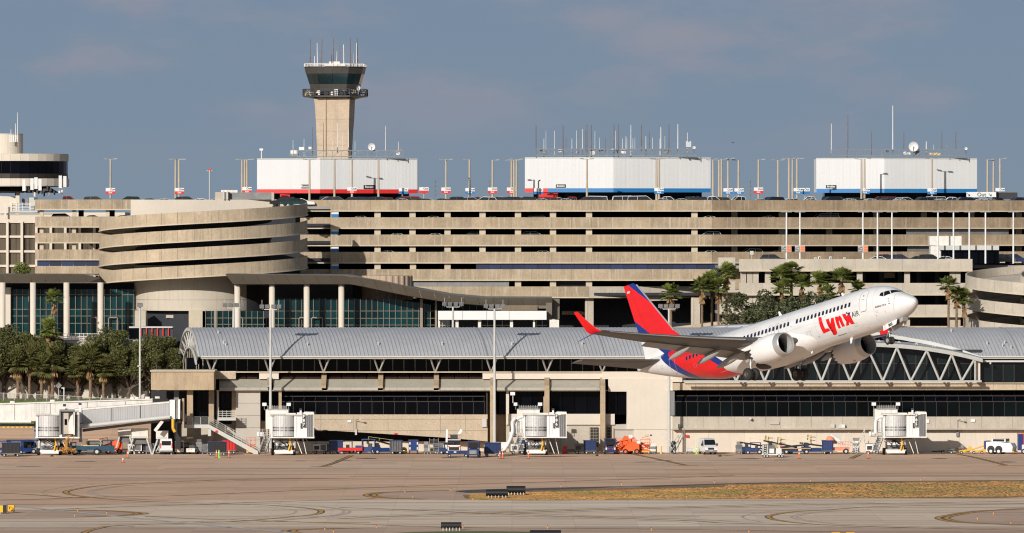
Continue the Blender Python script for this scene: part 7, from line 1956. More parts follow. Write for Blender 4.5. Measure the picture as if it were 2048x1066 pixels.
# orange machines
def boomlift(x, y, rz, lb, m='orange', tall=1.0):
    t = thing('orange_lift', lb, 'boom lift', gl_(x,y), rz)
    pt(t,'chassis',m,(-1.3,1.3,-.8,.8,.5,1.0)); mb = MB(); mb.ext([(-1.2,-.6,1.0),(1.3,-.6,1.0),(1.3,-.6,2.1*tall),(.2,-.6,2.2*tall),(-.5,-.6,1.6)], (0,1.2,0)); pm(t,'turret',m,mb)
    mb = MB(); mb.bar((1.0,0,2.1*tall),(-2.2,0,1.1),.3); mb.bar((-1.0,-.3,1.5),(-2.6,-.3,.5),.12); pm(t,'boom',m,mb)
    mb = MB()
    for a, b_ in (((-3.1,-.5,.3),(-1.9,-.5,.3)),((-3.1,-.5,.8),(-2.0,-.5,1.3)),((-2.2,-.5,2.4),(-1.0,-.5,2.6)),((-3.1,-.5,.3),(-2.2,-.5,2.4)),((-1.9,-.5,.3),(-1.9,-.5,2.4)),((-1.0,-.5,2.6),(-.9,-.5,1.2)),((-2.1,-.5,1.3),(-1.0,-.5,1.5))): mb.bar(a, b_, .08)
    pm(t,'basket_frame',m,mb); pt(t,'counterweight','whited',(.9,1.5,-.62,.62,1.9*tall,2.35*tall))
    for a in (-.9,.9):
        for s_ in (-1,1): wheel(t,a,s_*.75,.42,.3,'orange')
    return t
boomlift(228, 904, 0, 'bright orange boom lift behind the teal truck, left of the white vans')
boomlift(1246, 904, 0, 'orange boom lift just right of the end on blue tug', 'orange', 1.3)
boomlift(1272, 903, R(180), 'faded orange lift behind, in the middle of the orange cluster', 'forange', 1.2)
def scissor(x, y, lb, h=2.2, w=1.0):
    t = thing('scissor_lift', lb, 'scissor lift', gl_(x,y)); pt(t,'base','orange',(-w/2*1.5,w/2*1.5,-.45,.45,.25,.6)); 
    mb = MB()
    for k in range(3): z_ = .6+k*.3; mb.bar((-.7,-.3,z_),(.7,-.3,z_+.3),.08); mb.bar((.7,-.3,z_),(-.7,-.3,z_+.3),.08)
    pm(t,'scissor_arms','orange',mb); pt(t,'platform','orange',(-.75,.75,-.45,.45,1.4,1.55))
    mb = MB()
    for a in (-.72,0,.72): mb.bar((a,-.42,1.5),(a,-.42,h+.4),.07)
    for z_ in (h-.1,h+.4): mb.bar((-.75,-.42,z_),(.75,-.42,z_),.07)
    pm(t,'guard_rail','orange',mb); pt(t,'bumper','yel',(-.7,.7,-.5,-.45,.3,.5))
    for a in (-.6,.6): wheel(t,a,-.4,.2,.14); wheel(t,a,.4,.2,.14)
scissor(502, 906, 'small orange scissor lift at the foot of the outside stair')
scissor(1290, 906, 'orange scissor lift at the right end of the orange cluster', 1.9)
t = thing('orange_truck', 'faded orange boom truck with a rounded tank before the cream wall', 'boom truck', gl_(1675,906))
pt(t,'chassis','forange',(-1.6,1.9,-.8,.8,.55,1.05)); mb = MB(); mb.lathe([(0,-.65),(.35,-.62),(.62,-.5),(.66,.5),(.4,.62),(0,.65)], Matrix.Translation((-1.2,0,2.2)) @ Matrix.Rotation(R(90),4,'X'), 16); pm(t,'tank','forange',mb,True)
mb = MB(); mb.bar((-1.1,0,3.0),(1.1,0,1.4),.45); pm(t,'boom','whited',mb); pt(t,'rear_screen','steelw',(-1.6,.7,.5,.6,1.6,3.2))
mb = MB()
for k in range(6): mb.bar((.1+k*.38,-.75,1.05),(.1+k*.38,-.75,2.0),.06)
mb.bar((.1,-.75,2.0),(2.0,-.75,2.0),.06); mb.bar((.1,-.75,1.5),(2.0,-.75,1.5),.05); pm(t,'guard_rail','forange',mb)
for a in (-1.2,1.3): wheel(t,a,-.75,.45,.3); wheel(t,a,.75,.45,.3)
# teal flatbed
t = thing('flatbed_truck', 'teal flatbed truck with pale yellow rails under the left bridge tunnel', 'truck', gl_(183,910))
pt(t,'bed','tealv',(-2.8,2.3,-.9,.9,.85,1.45)); pt(t,'cab','tealv',(2.3,3.6,-.85,.85,.6,1.5)); pt(t,'fender','tealv',(-3.2,-1.9,-.92,-.3,1.0,1.5)); pt(t,'fuel_tank','grayv',(-.6,1.0,-.95,-.4,.45,.85)); pt(t,'edge_rail','pyel',(-1.3,1.2,-.94,-.9,1.45,1.55)); pt(t,'windscreen','carg',(3.0,3.3,-.8,.8,1.5,2.2)); pt(t,'cab_roof','navy',(1.6,3.6,-.85,.85,2.25,2.35))
mb = MB()
for a in (-3.0,-1.5,-.7,1.5): mb.bar((a,-.9,1.45),(a+.1,-.9,2.5),.07)
mb.bar((-3.0,-.9,2.5),(-1.6,-.9,2.5),.07); mb.bar((-.7,-.9,2.5),(1.2,-.9,2.5),.07); mb.bar((1.2,-.9,2.5),(1.6,-.9,2.1),.07); pm(t,'hand_rail','pyel',mb)
mb = MB(); mb.cyl((-.8,0,1.8),(1.8,0,1.8),.4,n=12); pm(t,'load_tank','grayv',mb)
for a in (-2.6,.9): wheel(t,a,-.85,.55,.3); wheel(t,a,.85,.55,.3)
# white air units behind
for i, (x0, x1, y0, y1, d_, lb) in enumerate(((236,262,858,872,1092,'white cylinder shaped unit furthest left under the long tunnel'),(263,296,857,876,1091,'large weathered white box unit under the long tunnel'),(312,336,862,878,1090.5,'smaller white unit on struts left of the terrace leg'))):
    t = thing('air_conditioning_unit', lb, 'air unit', (px((x0+x1)/2,d_), d_, 0)); mb = MB()
    mb.pb(x0,y0,x1,y1,d_,1.8); mb.build('casing', M['whited'], t); mb = MB(); mb.pb(x0+3,y1-4,x1-3,y1-1,d_-.05,.05); mb.build('access_panel', M['steelw'], t)
    for x_ in (x0+3,x1-3):
        mb = MB(); a = P(x_,y1,d_+.3); mb.bar(a, (a.x+.8*(1 if x_ > x0+5 else -1), a.y, 0), .2); mb.build('leg', M['steelw'], t)
    mb = MB(); mb.pb(x0+2,y1+1,x1-2,y1+12,d_+.9,.8); mb.build('machinery', M['grayv'], t)
# white catering / lavatory truck
t = thing('service_truck', 'white service truck with raised arms seen front on, left of the centre', 'truck', gl_(908,908)); 
pt(t,'cab','whited',(-1.1,1.1,0,1.9,.5,1.3)); pt(t,'bonnet','whited',(-1.0,1.0,-.9,0,.5,1.45)); pt(t,'windscreen','carg',(-.95,.95,-.06,.02,1.4,2.2)); pt(t,'roof','whited',(-1.05,1.05,0,1.8,2.2,2.32)); pt(t,'grille','blk',(-.8,.8,-.95,-.9,.65,1.15)); pt(t,'hatch','dsteel',(-.6,.6,.5,1.6,2.4,3.0)); pt(t,'hatch_roof','mesh',(-.8,1.0,.4,1.7,3.0,3.12)); pt(t,'indicator','signor',(-1.0,-.7,-.97,-.92,1.15,1.3),(.7,1.0,-.97,-.92,1.15,1.3)); pt(t,'side_box','white',(-1.7,-1.15,-.3,.8,.5,1.5))
mb = MB(); mb.bar((-1.2,.8,1.6),(-1.1,.8,3.9),.32); mb.bar((.7,.8,3.0),(1.2,.8,3.9),.4); pm(t,'raised_arm','white',mb)
for a in (-.9,.9):
    mb = MB(); mb.cyl((a-.14,-.5,.4),(a+.14,-.5,.4),.4,n=14); pm(t,'wheel','black',mb)
# container racks
for i, (x_, y_) in enumerate(((868,906),)):
    t = thing('container_rack', 'tall grey metal rack of empty shelves beneath the tan wall', 'rack', gl_(x_,y_)); mb = MB()
    for a in (-.7,0,.7):
        for b_ in (-.5,.5): mb.bar((a,b_,.3),(a,b_,2.5),.08)
    pm(t,'upright','mesh',mb)
    for z_ in (.35,1.0,1.6,2.2): pt(t,'shelf','mesh',(-.75,.75,-.55,.55,z_,z_+.06))
    for a in (-.55,.55): wheel(t,a,-.5,.17,.1)
    pt(t,'contents','blk',(-.6,.6,-.3,.4,1.65,2.15),(-.6,.6,-.3,.4,.42,.9))
# stairs and ladders by the mast on the right
def steps(x, y, lb, h_=3.0, flip=1, m='steelw'):
    t = thing('mobile_steps', lb, 'mobile steps', gl_(x,y)); mb = MB()
    for s_ in (-.4,.4): mb.bar((-.9*flip,s_,.2),(.6*flip,s_,h_),.08,.14)
    pm(t,'stringer',m,mb)
    for k in range(8): f_ = k/8; xx = (-.9+1.5*f_)*flip; pt(t,'tread','mesh',(xx-.12,xx+.12,-.4,.4,.25+(h_-.2)*f_,.29+(h_-.2)*f_))
    mb = MB()
    for s_ in (-.4,.4): mb.bar((.6*flip,s_,.1),(.6*flip,s_,h_+.8),.06); mb.bar((-.9*flip,s_,1.1),(.6*flip,s_,h_+.8),.05); mb.bar((-.9*flip,s_,.2),(-.9*flip,s_,1.1),.05)
    pm(t,'hand_rail',m,mb); pt(t,'base',m,(-.95,.95,-.45,.45,.15,.22)); 
    for a in (-.8,.8): wheel(t,a,-.4,.13,.08); wheel(t,a,.4,.13,.08)
steps(1338, 906, 'silver mobile steps at the foot of the white mast pole', 2.6, -1)
steps(1361, 905, 'tall dark stepladder steps leaning right, left of the delivery van', 3.2, 1, 'steel')
for i, (x_, lb) in enumerate(((1312,'pale yellow bollard pair left of the mobile steps'),(1322,'pale yellow bollard beside the mobile steps'))):
    t = thing('bollard', lb, 'bollard', gl_(x_,904)); mb = MB(); mb.cyl((0,0,0),(0,0,1.15),.16,n=10); pm(t,'post','pyel',mb); mb = MB(); mb.cyl((0,0,1.15),(0,0,1.25),.16,.06,10); pm(t,'cap','pyel',mb)
t = thing('water_tank', 'black upright tank between the mobile steps', 'tank', gl_(1347,905)); mb = MB(); mb.cyl((0,0,.1),(0,0,1.9),.4,n=14); pm(t,'body','blk',mb); mb = MB(); mb.cyl((0,0,1.9),(0,0,2.05),.4,.15,14); pm(t,'lid','blk',mb)
for i, (x_, y_, lb, h_) in enumerate(((1704,906,'grey stacked steps left of the F85 bridge',2.6),(1722,906,'second grey steps beside the F85 bridge platform',3.2))): steps(x_, y_, lb, h_, 1 if i else -1)
# pushback tractor
t = thing('pushback_tractor', 'low white pushback tractor with oval wheel openings at the right', 'tractor', gl_(2003,908), R(-22))
mb = MB(); mb.ext([(-2.2,-1.1,.35),(2.1,-1.1,.35),(2.2,-1.1,1.2),(1.9,-1.1,1.75),(-.4,-1.1,1.95),(-2.2,-1.1,1.95)], (0,2.2,0)); pm(t,'body','white',mb)
pt(t,'cab','white',(-1.4,.9,-.7,1.3,1.95,2.45)); pt(t,'windscreen','carg',(.9,.93,-.6,1.2,2.0,2.4)); pt(t,'side_window','carg',(-1.2,.7,-.73,-.70,2.02,2.38)); pt(t,'bumper','yel',(2.1,2.35,-1.0,1.0,.35,.55))
for s_ in (-.6,.5): pt(t,'headlight','ant',(2.15,2.22,s_-.15,s_+.25,.95,1.15))
for a in (-1.4,-.1): mb = MB(); mb.cyl((a,-1.13,.75),(a,-.9,.75),.62,n=18); pm(t,'wheel_arch','blk',mb); wheel(t,a,-1.05,.48,.3,'white'); wheel(t,a,1.0,.48,.3,'white')
pt(t,'rear_bay','navy',(-2.6,-2.2,-1.0,1.1,.8,2.1))
t = thing('service_truck', 'blue and red truck cut off by the right edge behind the tractor', 'truck', gl_(2048,906)); pt(t,'side','bluev',(-1.0,-.2,-.9,.9,.6,3.2)); pt(t,'body','red',(-.2,3.0,-.9,.9,.6,3.2)); pt(t,'bumper','whited',(-.4,.6,-1.0,-.9,.5,1.5)); pt(t,'roof','forange',(-1.05,3.0,-.95,.95,3.2,3.3))
wheel(t,-.1,-.9,.42); wheel(t,2.2,-.9,.42)
# tow bars
for i, (x_, y_, rz, L_, m_) in enumerate(((1888,905,5,4.0,'dsteel'),(1905,904,14,3.2,'mesh'),(1925,904,-12,2.6,'yel'),(1950,905,20,3.4,'yel'),(1966,905,-25,2.2,'yel'))):
    t = thing('tow_bar', '%s aircraft tow bar on small wheels, %s from left in the row' % ({'dsteel':'dark','mesh':'grey','yel':'yellow'}[m_], ordn(i+1)), 'tow bar', gl_(x_,y_), 0, 'tow bars by the cream wall'); a = R(rz)
    mb = MB(); mb.cyl((-L_/2,0,.35),(L_/2,0,.35+L_*math.tan(abs(a))*.8*(1 if rz > 0 else .8)),.10,n=8); pm(t,'bar',m_,mb); pt(t,'head',m_,(L_/2-.3,L_/2+.15,-.25,.25,.3+L_*math.tan(abs(a))*.7,.75+L_*math.tan(abs(a))*.8)); pt(t,'frame',m_,(-.5,.5,-.3,.3,.25,.55))
    wheel(t,-.2,-.3,.24,.12); wheel(t,-.2,.3,.24,.12)
for i, (x_, lb) in enumerate(((808,'orange yellow hose reel by the foot of the tan wall'),)):
    t = thing('hose_reel', lb, 'hose reel', gl_(x_,903)); mb = MB(); mb.lathe([(.2,-.3),(.5,-.3),(.5,-.2),(.3,-.15),(.3,.15),(.5,.2),(.5,.3),(.2,.3)], Matrix.Translation((0,0,.5))@Matrix.Rotation(R(70),4,'X'), 16); pm(t,'reel','yel',mb); pt(t,'stand','yel',(-.5,.5,-.1,.1,0,.25))
# cones and delineators
def cone(x, y, tall, m, lb, grp):
    t = thing('traffic_cone', lb, 'traffic cone', gl_(x,y), 0, grp); h_ = 1.2 if tall else .75; r_ = .13 if tall else .22
    mb = MB(); mb.cyl((0,0,.05),(0,0,h_),r_,.05 if not tall else .09,10); pm(t,'body',m,mb); pt(t,'base','black' if m != 'lime' else 'lime',(-.26,.26,-.26,.26,0,.06))
    mb = MB(); ra = r_+(.05-r_)*.55+.012 if not tall else .115; mb.cyl((0,0,h_*.6),(0,0,h_*.85),ra,ra*.8,10); pm(t,'band','white',mb)
for x_, y_, tl, m_, lb in ((246,925,0,'signor','short orange cone alone on the apron left'),(255,916,1,'signor','tall orange delineator behind the short cone at left'),(433,915,1,'signor','orange delineator beside the lime cone'),(438,915,1,'lime','bright lime green delineator by the navy cart'),(458,915,1,'signor','orange delineator right of the lime one'),
    (1000,917,1,'signor','left one of the paired orange delineators in the centre'),(1005.5,917.5,1,'signor','right one of the paired orange delineators in the centre'),(1057,917,1,'signor','orange delineator before the central bridge wheels'),(1487,905,0,'signor','fat orange cone at the left end of the belt loaders'),(1598.5,917,1,'signor','orange delineator before the blue belt loader'),(1736.5,917,1,'signor','orange delineator left of the F85 bridge wheels'),(1972,905,0,'signor','orange and white cone left of the pushback tractor'),(1393,907,1,'lime','pale lime post just left of the delivery van')):
    cone(x_, y_, tl, m_, lb, 'cones and delineators on the apron')
for x_, y_, lb in ((1440,913,'dark chock lying on the apron right of the delivery van'),(1194,912,'brown chock on the apron left of the end on tug'),(104,913,'chocks lying in front of the left bridge stair')):
    t = thing('wheel_chock', lb, 'wheel chock', gl_(x_,y_)); mb = MB(); mb.ext([(-.3,-.15,0),(.3,-.15,0),(.1,-.15,.3),(-.1,-.15,.25)], (0,.3,0)); pm(t,'block','blk',mb); mb = MB(); mb.bar((.2,0,.1),(.55,.1,.05),.06); pm(t,'rope','yel',mb)
t = thing('pump_stand', 'bright yellow pump stand behind the paired orange delineators', 'pump', gl_(1001,909)); mb = MB(); mb.cyl((0,0,0),(0,0,1.7),.1,n=8); pm(t,'post','yel',mb); pt(t,'pump','yel',(-.25,.25,-.2,.2,.5,1.1))
t = thing('barrier', 'dark red barrier in the shade right of the central jet bridge', 'barrier', gl_(1130,906)); mb = MB(); mb.ext([(-.45,-.2,0),(.45,-.2,0),(.3,-.2,1.3),(-.3,-.2,1.3)], (0,.4,0)); pm(t,'body','red',mb); pt(t,'foot','red',(-.55,.55,-.3,.3,0,.12))
# worker
def person(x, y, lb, rz=0):
    t = thing('person', lb, 'person', gl_(x,y), rz)
    me = bpy.data.meshes.new('body')
    V = [(0,0,.95),(0,0,1.15),(0,0,1.42),(0,0,1.52),(0,0,1.66),(.10,0,.88),(.12,.02,.48),(.12,0,.08),(.13,-.14,.03),(-.10,0,.88),(-.13,-.05,.48),(-.14,.04,.08),(-.15,-.10,.03),(.20,0,1.40),(.26,.02,1.12),(.24,-.16,.92),(-.20,0,1.40),(-.27,0,1.13),(-.22,-.2,.98)]
    E_ = [(0,1),(1,2),(2,3),(3,4),(0,5),(5,6),(6,7),(7,8),(0,9),(9,10),(10,11),(11,12),(2,13),(13,14),(14,15),(2,16),(16,17),(17,18)]
    rad = [.15,.14,.15,.06,.10,.10,.07,.05,.05,.10,.07,.05,.05,.07,.05,.04,.07,.05,.04]
    me.from_pydata(V, E_, []); o = bpy.data.objects.new('body', me); col.objects.link(o); o.parent = t
    m_ = o.modifiers.new('skin','SKIN'); sv = me.skin_vertices[0].data
    for i, r_ in enumerate(rad): sv[i].radius = (r_, r_)
    sv[0].use_root = True; o.modifiers.new('sub','SUBSURF').levels = 1; o.modifiers['sub'].render_levels = 1
    me.materials.append(M['mesh'])
    mb = MB(); mb.lathe([(.17,1.05),(.19,1.25),(.17,1.42),(.1,1.5)], None, 12); pm(t,'vest','pyel',mb); mb = MB(); mb.lathe([(.135,1.66),(.12,1.76),(.02,1.80)], None, 12); pm(t,'cap','white',mb)
person(757, 906, 'worker in grey with a pale vest and white cap beside the belt loader', R(20))

# more of the clutter that stands along the wall
def dolly(x, y, lb, m='mesh', n=3, w_=1.3):
    t = thing('pallet_dolly', lb, 'dolly', gl_(x,y)); pt(t,'deck','grayv',(-w_/2,w_/2,-.6,.6,.3,.42)); rr_ = random.Random(int(x)); z_ = .42
    for k in range(n): h_ = rr_.uniform(.3,.6); a = rr_.uniform(0,.2); pt(t,'load',m if k % 2 == 0 else rr_.choice(['whited','grayv','mesh']),(-w_/2+a,w_/2-a*.7,-.5,.5,z_,z_+h_)); z_ += h_+.02
    for a in (-w_/2+.2,w_/2-.2): wheel(t,a,-.5,.15,.1); wheel(t,a,.5,.15,.1)
def gpu(x, y, lb, m='whited', rz=0, L_=2.2):
    t = thing('generator_cart', lb, 'generator', gl_(x,y), rz); pt(t,'housing',m,(-L_/2,L_/2,-.7,.7,.5,1.6)); pt(t,'lid','mesh',(-L_/2-.04,L_/2+.04,-.74,.74,1.6,1.68)); pt(t,'vent','dsteel',(-L_/2+.2,-.1,-.72,-.69,.7,1.3)); pt(t,'door','grayv',(.1,L_/2-.15,-.72,-.69,.6,1.5)); pt(t,'tow_bar','grayv',(L_/2,L_/2+.8,-.05,.05,.35,.43)); pt(t,'exhaust','dsteel',(-.7,-.6,0,.1,1.6,2.1))
    for a in (-L_/2+.4,L_/2-.4): wheel(t,a,-.65,.28,.18); wheel(t,a,.65,.28,.18)
for a in ((398,905,'grey stacked dolly left of the navy cart, nearer the terrace','mesh',4,1.0),(410,907,'low grey dolly touching the navy cart by the stair','grayv',3,1.2),(657,905,'dark stacked dolly in the shade right of the F87 bridge','grayv',3,1.4),(852,905,'small grey dolly between the blue cart and the metal rack','mesh',3,.9),(1305,905,'pale dolly by the pale yellow bollards','whited',3,1.1),(1478,906,'grey dolly at the far left of the belt loader row','mesh',3,1.1),(1712,905,'grey stacked dolly between the two mobile steps','mesh',5,1.2),(1380,906,'low wire dolly left of the delivery van','steelw',1,1.0),(300,906,'dark dolly between the long tunnel supports','grayv',3,1.5),(1145,905,'dark low dolly in the shade right of the red barrier','grayv',1,2.2)): dolly(*a)
for a in ((270,906,'weathered white generator under the long tunnel','whited'),(640,905,'white generator in the shade right of the F87 wheels','whited'),(880,905,'grey generator left of the white service truck','grayv'),(1035,907,'white generator left of the central bridge stair','whited'),(1163,907,'dark generator in the shade by the grilled window','grayv'),(1745,907,'white generator left of the F85 bogie','white'),(130,906,'blue generator behind the F82 bogie','navy')): gpu(*a)
tug(385, 908, R(80), 'white tug with black canopy posts, second from the terrace leg', 'whited', False)
tug(5, 903, R(185), 'navy tug half hidden behind the carts at the left edge', 'navy', True)
cart(67, 899, R(4), 'grey sided blue cart furthest back below the left tunnel', 'bluev', 'mesh', 2.6)
cart(1048, 904, R(4), 'small blue cart behind the foot of the air hose', 'bluev', 'bluev', 1.8)
flat(700, 908, R(182), 'red flat trailer in the shade left of the dark blue tug', 'red')
belt(1560, 903, R(185), 'blue belt loader hidden behind the ground power cart', 'bluev', 20)
boomlift(1262, 908, 0, 'bright orange lift with raised basket, centre of the orange cluster', 'orange', .9)
steps(322, 905, 'white mobile steps left of the white passenger van', 2.8, 1); steps(612, 908, 'grey service steps right of the F87 bogie', 2.4, -1); steps(1350, 907, 'short silver steps between the taller two by the mast', 2.2, 1, 'mesh')
for i, (x_, y0, h_) in enumerate(((1533,869,9),(1618,867,9),(1558,872,8))):
    t = thing('wall_hose_rack', 'pale hose rack fixed to the cream wall, %s from left' % ordn([1533,1558,1618].index(x_)+1), 'hose rack', P(x_,y0,1102)); mb = MB(); mb.pb(x_-.6,y0,x_+.6,y0+h_*2,1101.8,.1); mb.pb(x_,y0+3,x_+9,y0+4,1101.8,.1); mb.pb(x_,y0+10,x_+8,y0+11,1101.8,.1); mb.build('frame', M['pyel'], t); mb = MB(); mb.bar(P(x_-2,y0+2,1101.6), P(x_-3,y0+13,1101.6), .12); mb.build('nozzle', M['dsteel'], t)

for a in ((108,905,3,'navy baggage cart behind the F82 stair, left of its bogie','navy','navy',2.4),(275,904,-3,'navy baggage cart under the long tunnel, beside the generator','navy','blk',2.6),(672,908,2,'navy baggage cart in the shade right of the red trailer','navy','navy',2.2),(792,907,4,'navy cart between the raised belt loader and the hose reel','navy','grayv',2.0),(1180,908,2,'navy cart in the shade left of the end on tug','navy','navy',2.0),(1655,908,-2,'navy cart left of the faded orange truck','navy','bluev',1.8)): cart(a[0], a[1], R(a[2]), a[3], a[4], a[5], a[6])
for a in ((145,906,5,'navy tug behind the teal flatbed truck','navy'),(372,905,95,'dark tug seen end on at the terrace leg','grayv'),(895,908,178,'navy tug just left of the white service truck','navy'),(1508,908,176,'navy tug before the furthest left belt loader','navy')): tug(a[0], a[1], R(a[2]), a[3], a[4], True, .9)
# ================================================================ AIRLINER
A = thing('airliner', 'white airliner with red and blue tail climbing away from the runway, wheels still down', 'airplane', (35.0979949, 597.958479, 30.2299713))
A.rotation_mode = 'XYZ'; A.rotation_euler = (-.018, -.216476573, -.891366203)
SEC = [(0,-.42,-.42,.0),(.04,-.30,-.56,.15),(.14,-.16,-.72,.30),(.4,.06,-.98,.56),(.9,.34,-1.25,.86),(1.5,.62,-1.46,1.13),(2.1,.95,-1.62,1.32),(2.6,1.28,-1.72,1.45),(3.1,1.50,-1.80,1.55),(3.8,1.72,-1.89,1.67),(4.8,1.88,-1.97,1.79),(6,1.95,-2.03,1.86),(7.2,1.96,-2.05,1.88),
       (26,1.96,-2.05,1.88),(28,1.96,-1.72,1.86),(30,1.95,-1.28,1.74),(32,1.92,-.80,1.52),(34,1.86,-.25,1.22),(36,1.72,.35,.82),(37.3,1.55,.75,.48),(38,1.42,.95,.26)]
def hermite(tab, x, i):
    n = len(tab)
    for k in range(n-1):
        if x <= tab[k+1][0] or k == n-2:
            x0, x1 = tab[k][0], tab[k+1][0]; y0, y1 = tab[k][i], tab[k+1][i]
            def slope(j):
                if j <= 0: return (tab[1][i]-tab[0][i])/(tab[1][0]-tab[0][0])
                if j >= n-1: return (tab[-1][i]-tab[-2][i])/(tab[-1][0]-tab[-2][0])
                a = (tab[j][i]-tab[j-1][i])/(tab[j][0]-tab[j-1][0]); b = (tab[j+1][i]-tab[j][i])/(tab[j+1][0]-tab[j][0])
                return 0 if a*b <= 0 else 2*a*b/(a+b)
            h = x1-x0; t_ = max(0,min(1,(x-x0)/h)); m0, m1 = slope(k)*h, slope(k+1)*h
            return (2*t_**3-3*t_**2+1)*y0+(t_**3-2*t_**2+t_)*m0+(-2*t_**3+3*t_**2)*y1+(t_**3-t_**2)*m1
def sec(s):
    a, b, w_ = hermite(SEC,s,1), hermite(SEC,s,2), hermite(SEC,s,3)
    return (a+b)/2, max(.001,(a-b)/2), max(.001,w_)
def sk(s, y, z, off=.008):
    """pushes a point onto the skin of the fuselage"""
    zc, hh, w_ = sec(s); ay, az = y/w_, (z-zc)/hh; r_ = math.hypot(ay, az) or 1
    ay, az = ay/r_, az/r_; n_ = Vector((0, ay/w_, az/hh)).normalized()
    return Vector((-s, ay*w_, zc+az*hh))+n_*off
def skz(s, z, side=-1, off=.008):
    zc, hh, w_ = sec(s); q = max(-1,min(1,(z-zc)/hh)); return sk(s, side*w_*math.sqrt(1-q*q), z, off)
ss = sorted(set([0,.015,.04,.08,.14,.22,.32,.45,.6,.8,1.0,1.25]+[1.5+.3*k for k in range(20)]+[7.5+1.2*k for k in range(16)]+[26+.6*k for k in range(20)]+[38]))
def paint(name, stops, rough=.22):
    m = bpy.data.materials.new(name); m.use_nodes = True; t_ = m.node_tree; n = t_.nodes; l = t_.links; b = n['Principled BSDF']
    g = n.new('ShaderNodeTexCoord'); sp_ = n.new('ShaderNodeSeparateXYZ'); l.new(g.outputs['Object'], sp_.inputs[0])
    a = n.new('ShaderNodeMath'); a.operation = 'MULTIPLY'; a.inputs[1].default_value = -1.28; l.new(sp_.outputs[2], a.inputs[0])
    s_ = n.new('ShaderNodeMath'); s_.operation = 'SUBTRACT'; l.new(a.outputs[0], s_.inputs[0]); l.new(sp_.outputs[0], s_.inputs[1])
    r = n.new('ShaderNodeMapRange'); r.inputs[1].default_value = 20; r.inputs[2].default_value = 40; l.new(s_.outputs[0], r.inputs[0])
    cr = n.new('ShaderNodeValToRGB'); cr.color_ramp.interpolation = 'CONSTANT'; e = cr.color_ramp.elements
    while len(e) < len(stops): e.new(.5)
    for el, (p_, c_) in zip(e, stops): el.position = p_; el.color = (*c_, 1)
    l.new(r.outputs[0], cr.inputs[0])
    z = n.new('ShaderNodeTexNoise'); z.inputs['Scale'].default_value = 1.1; z.inputs['Detail'].default_value = 6; mp_ = n.new('ShaderNodeMapping'); mp_.inputs['Scale'].default_value = (.35,1.5,1.5); l.new(g.outputs['Object'], mp_.inputs[0]); l.new(mp_.outputs[0], z.inputs['Vector'])
    zr = n.new('ShaderNodeMapRange'); [setattr(zr.inputs[i+1], 'default_value', v) for i, v in enumerate((.3,.75,1.03,.84))]; l.new(z.outputs[0], zr.inputs[0])
    # frame joints
    pp = n.new('ShaderNodeMath'); pp.operation = 'PINGPONG'; pp.inputs[1].default_value = 1.9; l.new(sp_.outputs[0], pp.inputs[0]); lt = n.new('ShaderNodeMath'); lt.operation = 'LESS_THAN'; lt.inputs[1].default_value = .015; l.new(pp.outputs[0], lt.inputs[0])
    jm_ = n.new('ShaderNodeMath'); jm_.operation = 'MULTIPLY_ADD'; jm_.inputs[1].default_value = -.30; jm_.inputs[2].default_value = 1.0; l.new(lt.outputs[0], jm_.inputs[0])
    mm = n.new('ShaderNodeMath'); mm.operation = 'MULTIPLY'; l.new(zr.outputs[0], mm.inputs[0]); l.new(jm_.outputs[0], mm.inputs[1])
    cc = n.new('ShaderNodeCombineColor'); [l.new(mm.outputs[0], cc.inputs[i]) for i in range(3)]
    mx = n.new('ShaderNodeMix'); mx.data_type = 'RGBA'; mx.blend_type = 'MULTIPLY'; mx.inputs[0].default_value = 1; l.new(cr.outputs[0], mx.inputs[6]); l.new(cc.outputs[0], mx.inputs[7]); l.new(mx.outputs[2], b.inputs['Base Color'])
    b.inputs['Roughness'].default_value = rough; b.inputs['Coat Weight'].default_value = .3; b.inputs['Coat Roughness'].default_value = .1
    return m
WH_, BL_, RD_ = (.72,.72,.71), (.008,.030,.20), (.70,.010,.014)
M['skin'] = paint('airliner livery paint', [(0,WH_),(.27,BL_),(.3215,RD_),(.5275,BL_),(.5875,WH_)])
M['finp'] = paint('tail livery paint', [(0,BL_),(.3215,RD_),(.5275,BL_),(.5875,WH_)])
M['pw'] = mat('airliner white', (.74,.735,.715), .25, var=.04, coords='obj', scale=1.5, fine=.03)
M['pr'] = mat('winglet red', RD_, .3, var=.03, coords='obj'); M['pb_'] = mat('winglet blue', BL_, .3, var=.03, coords='obj')
M['wing'] = mat('shade-darkened wing grey', (.10,.10,.097), .4, metal=.1, var=.14, scale=1.2, coords='obj', fine=.06, stretch=(1,.4,1))  # darker than real wing paint; underside shade put into the colour
M['fair'] = mat('fairing grey', (.33,.33,.31), .4, var=.06, coords='obj', fine=.04)
M['chrome'] = mat('polished lip', (.55,.545,.54), .32, metal=.55, var=.03, coords='obj')
M['hot'] = mat('exhaust metal', (.16,.14,.12), .45, metal=.8, var=.2, coords='obj')
M['fan'] = mat('fan blade metal', (.05,.045,.04), .35, metal=.7, var=.2, coords='obj')
M['barrel'] = mat('inlet barrel', (.38,.37,.36), .4, var=.05, coords='obj')
M['cabw'] = mat('cabin window', (.015,.018,.04), .08, var=.2, coords='obj', spec=.7)
M['tyre'] = mat('tyre rubber', (.022,.022,.022), .8, var=.2, coords='obj')
M['strut'] = mat('gear strut metal', (.42,.42,.41), .4, metal=.4, var=.1, coords='obj')
M['seamp'] = mat('skin seam', (.50,.50,.49), .5, var=.05)
M['line'] = mat('panel outline', (.25,.24,.24), .6, var=.05)
M['txt'] = mat('charcoal lettering', (.06,.06,.065), .5, var=.05)
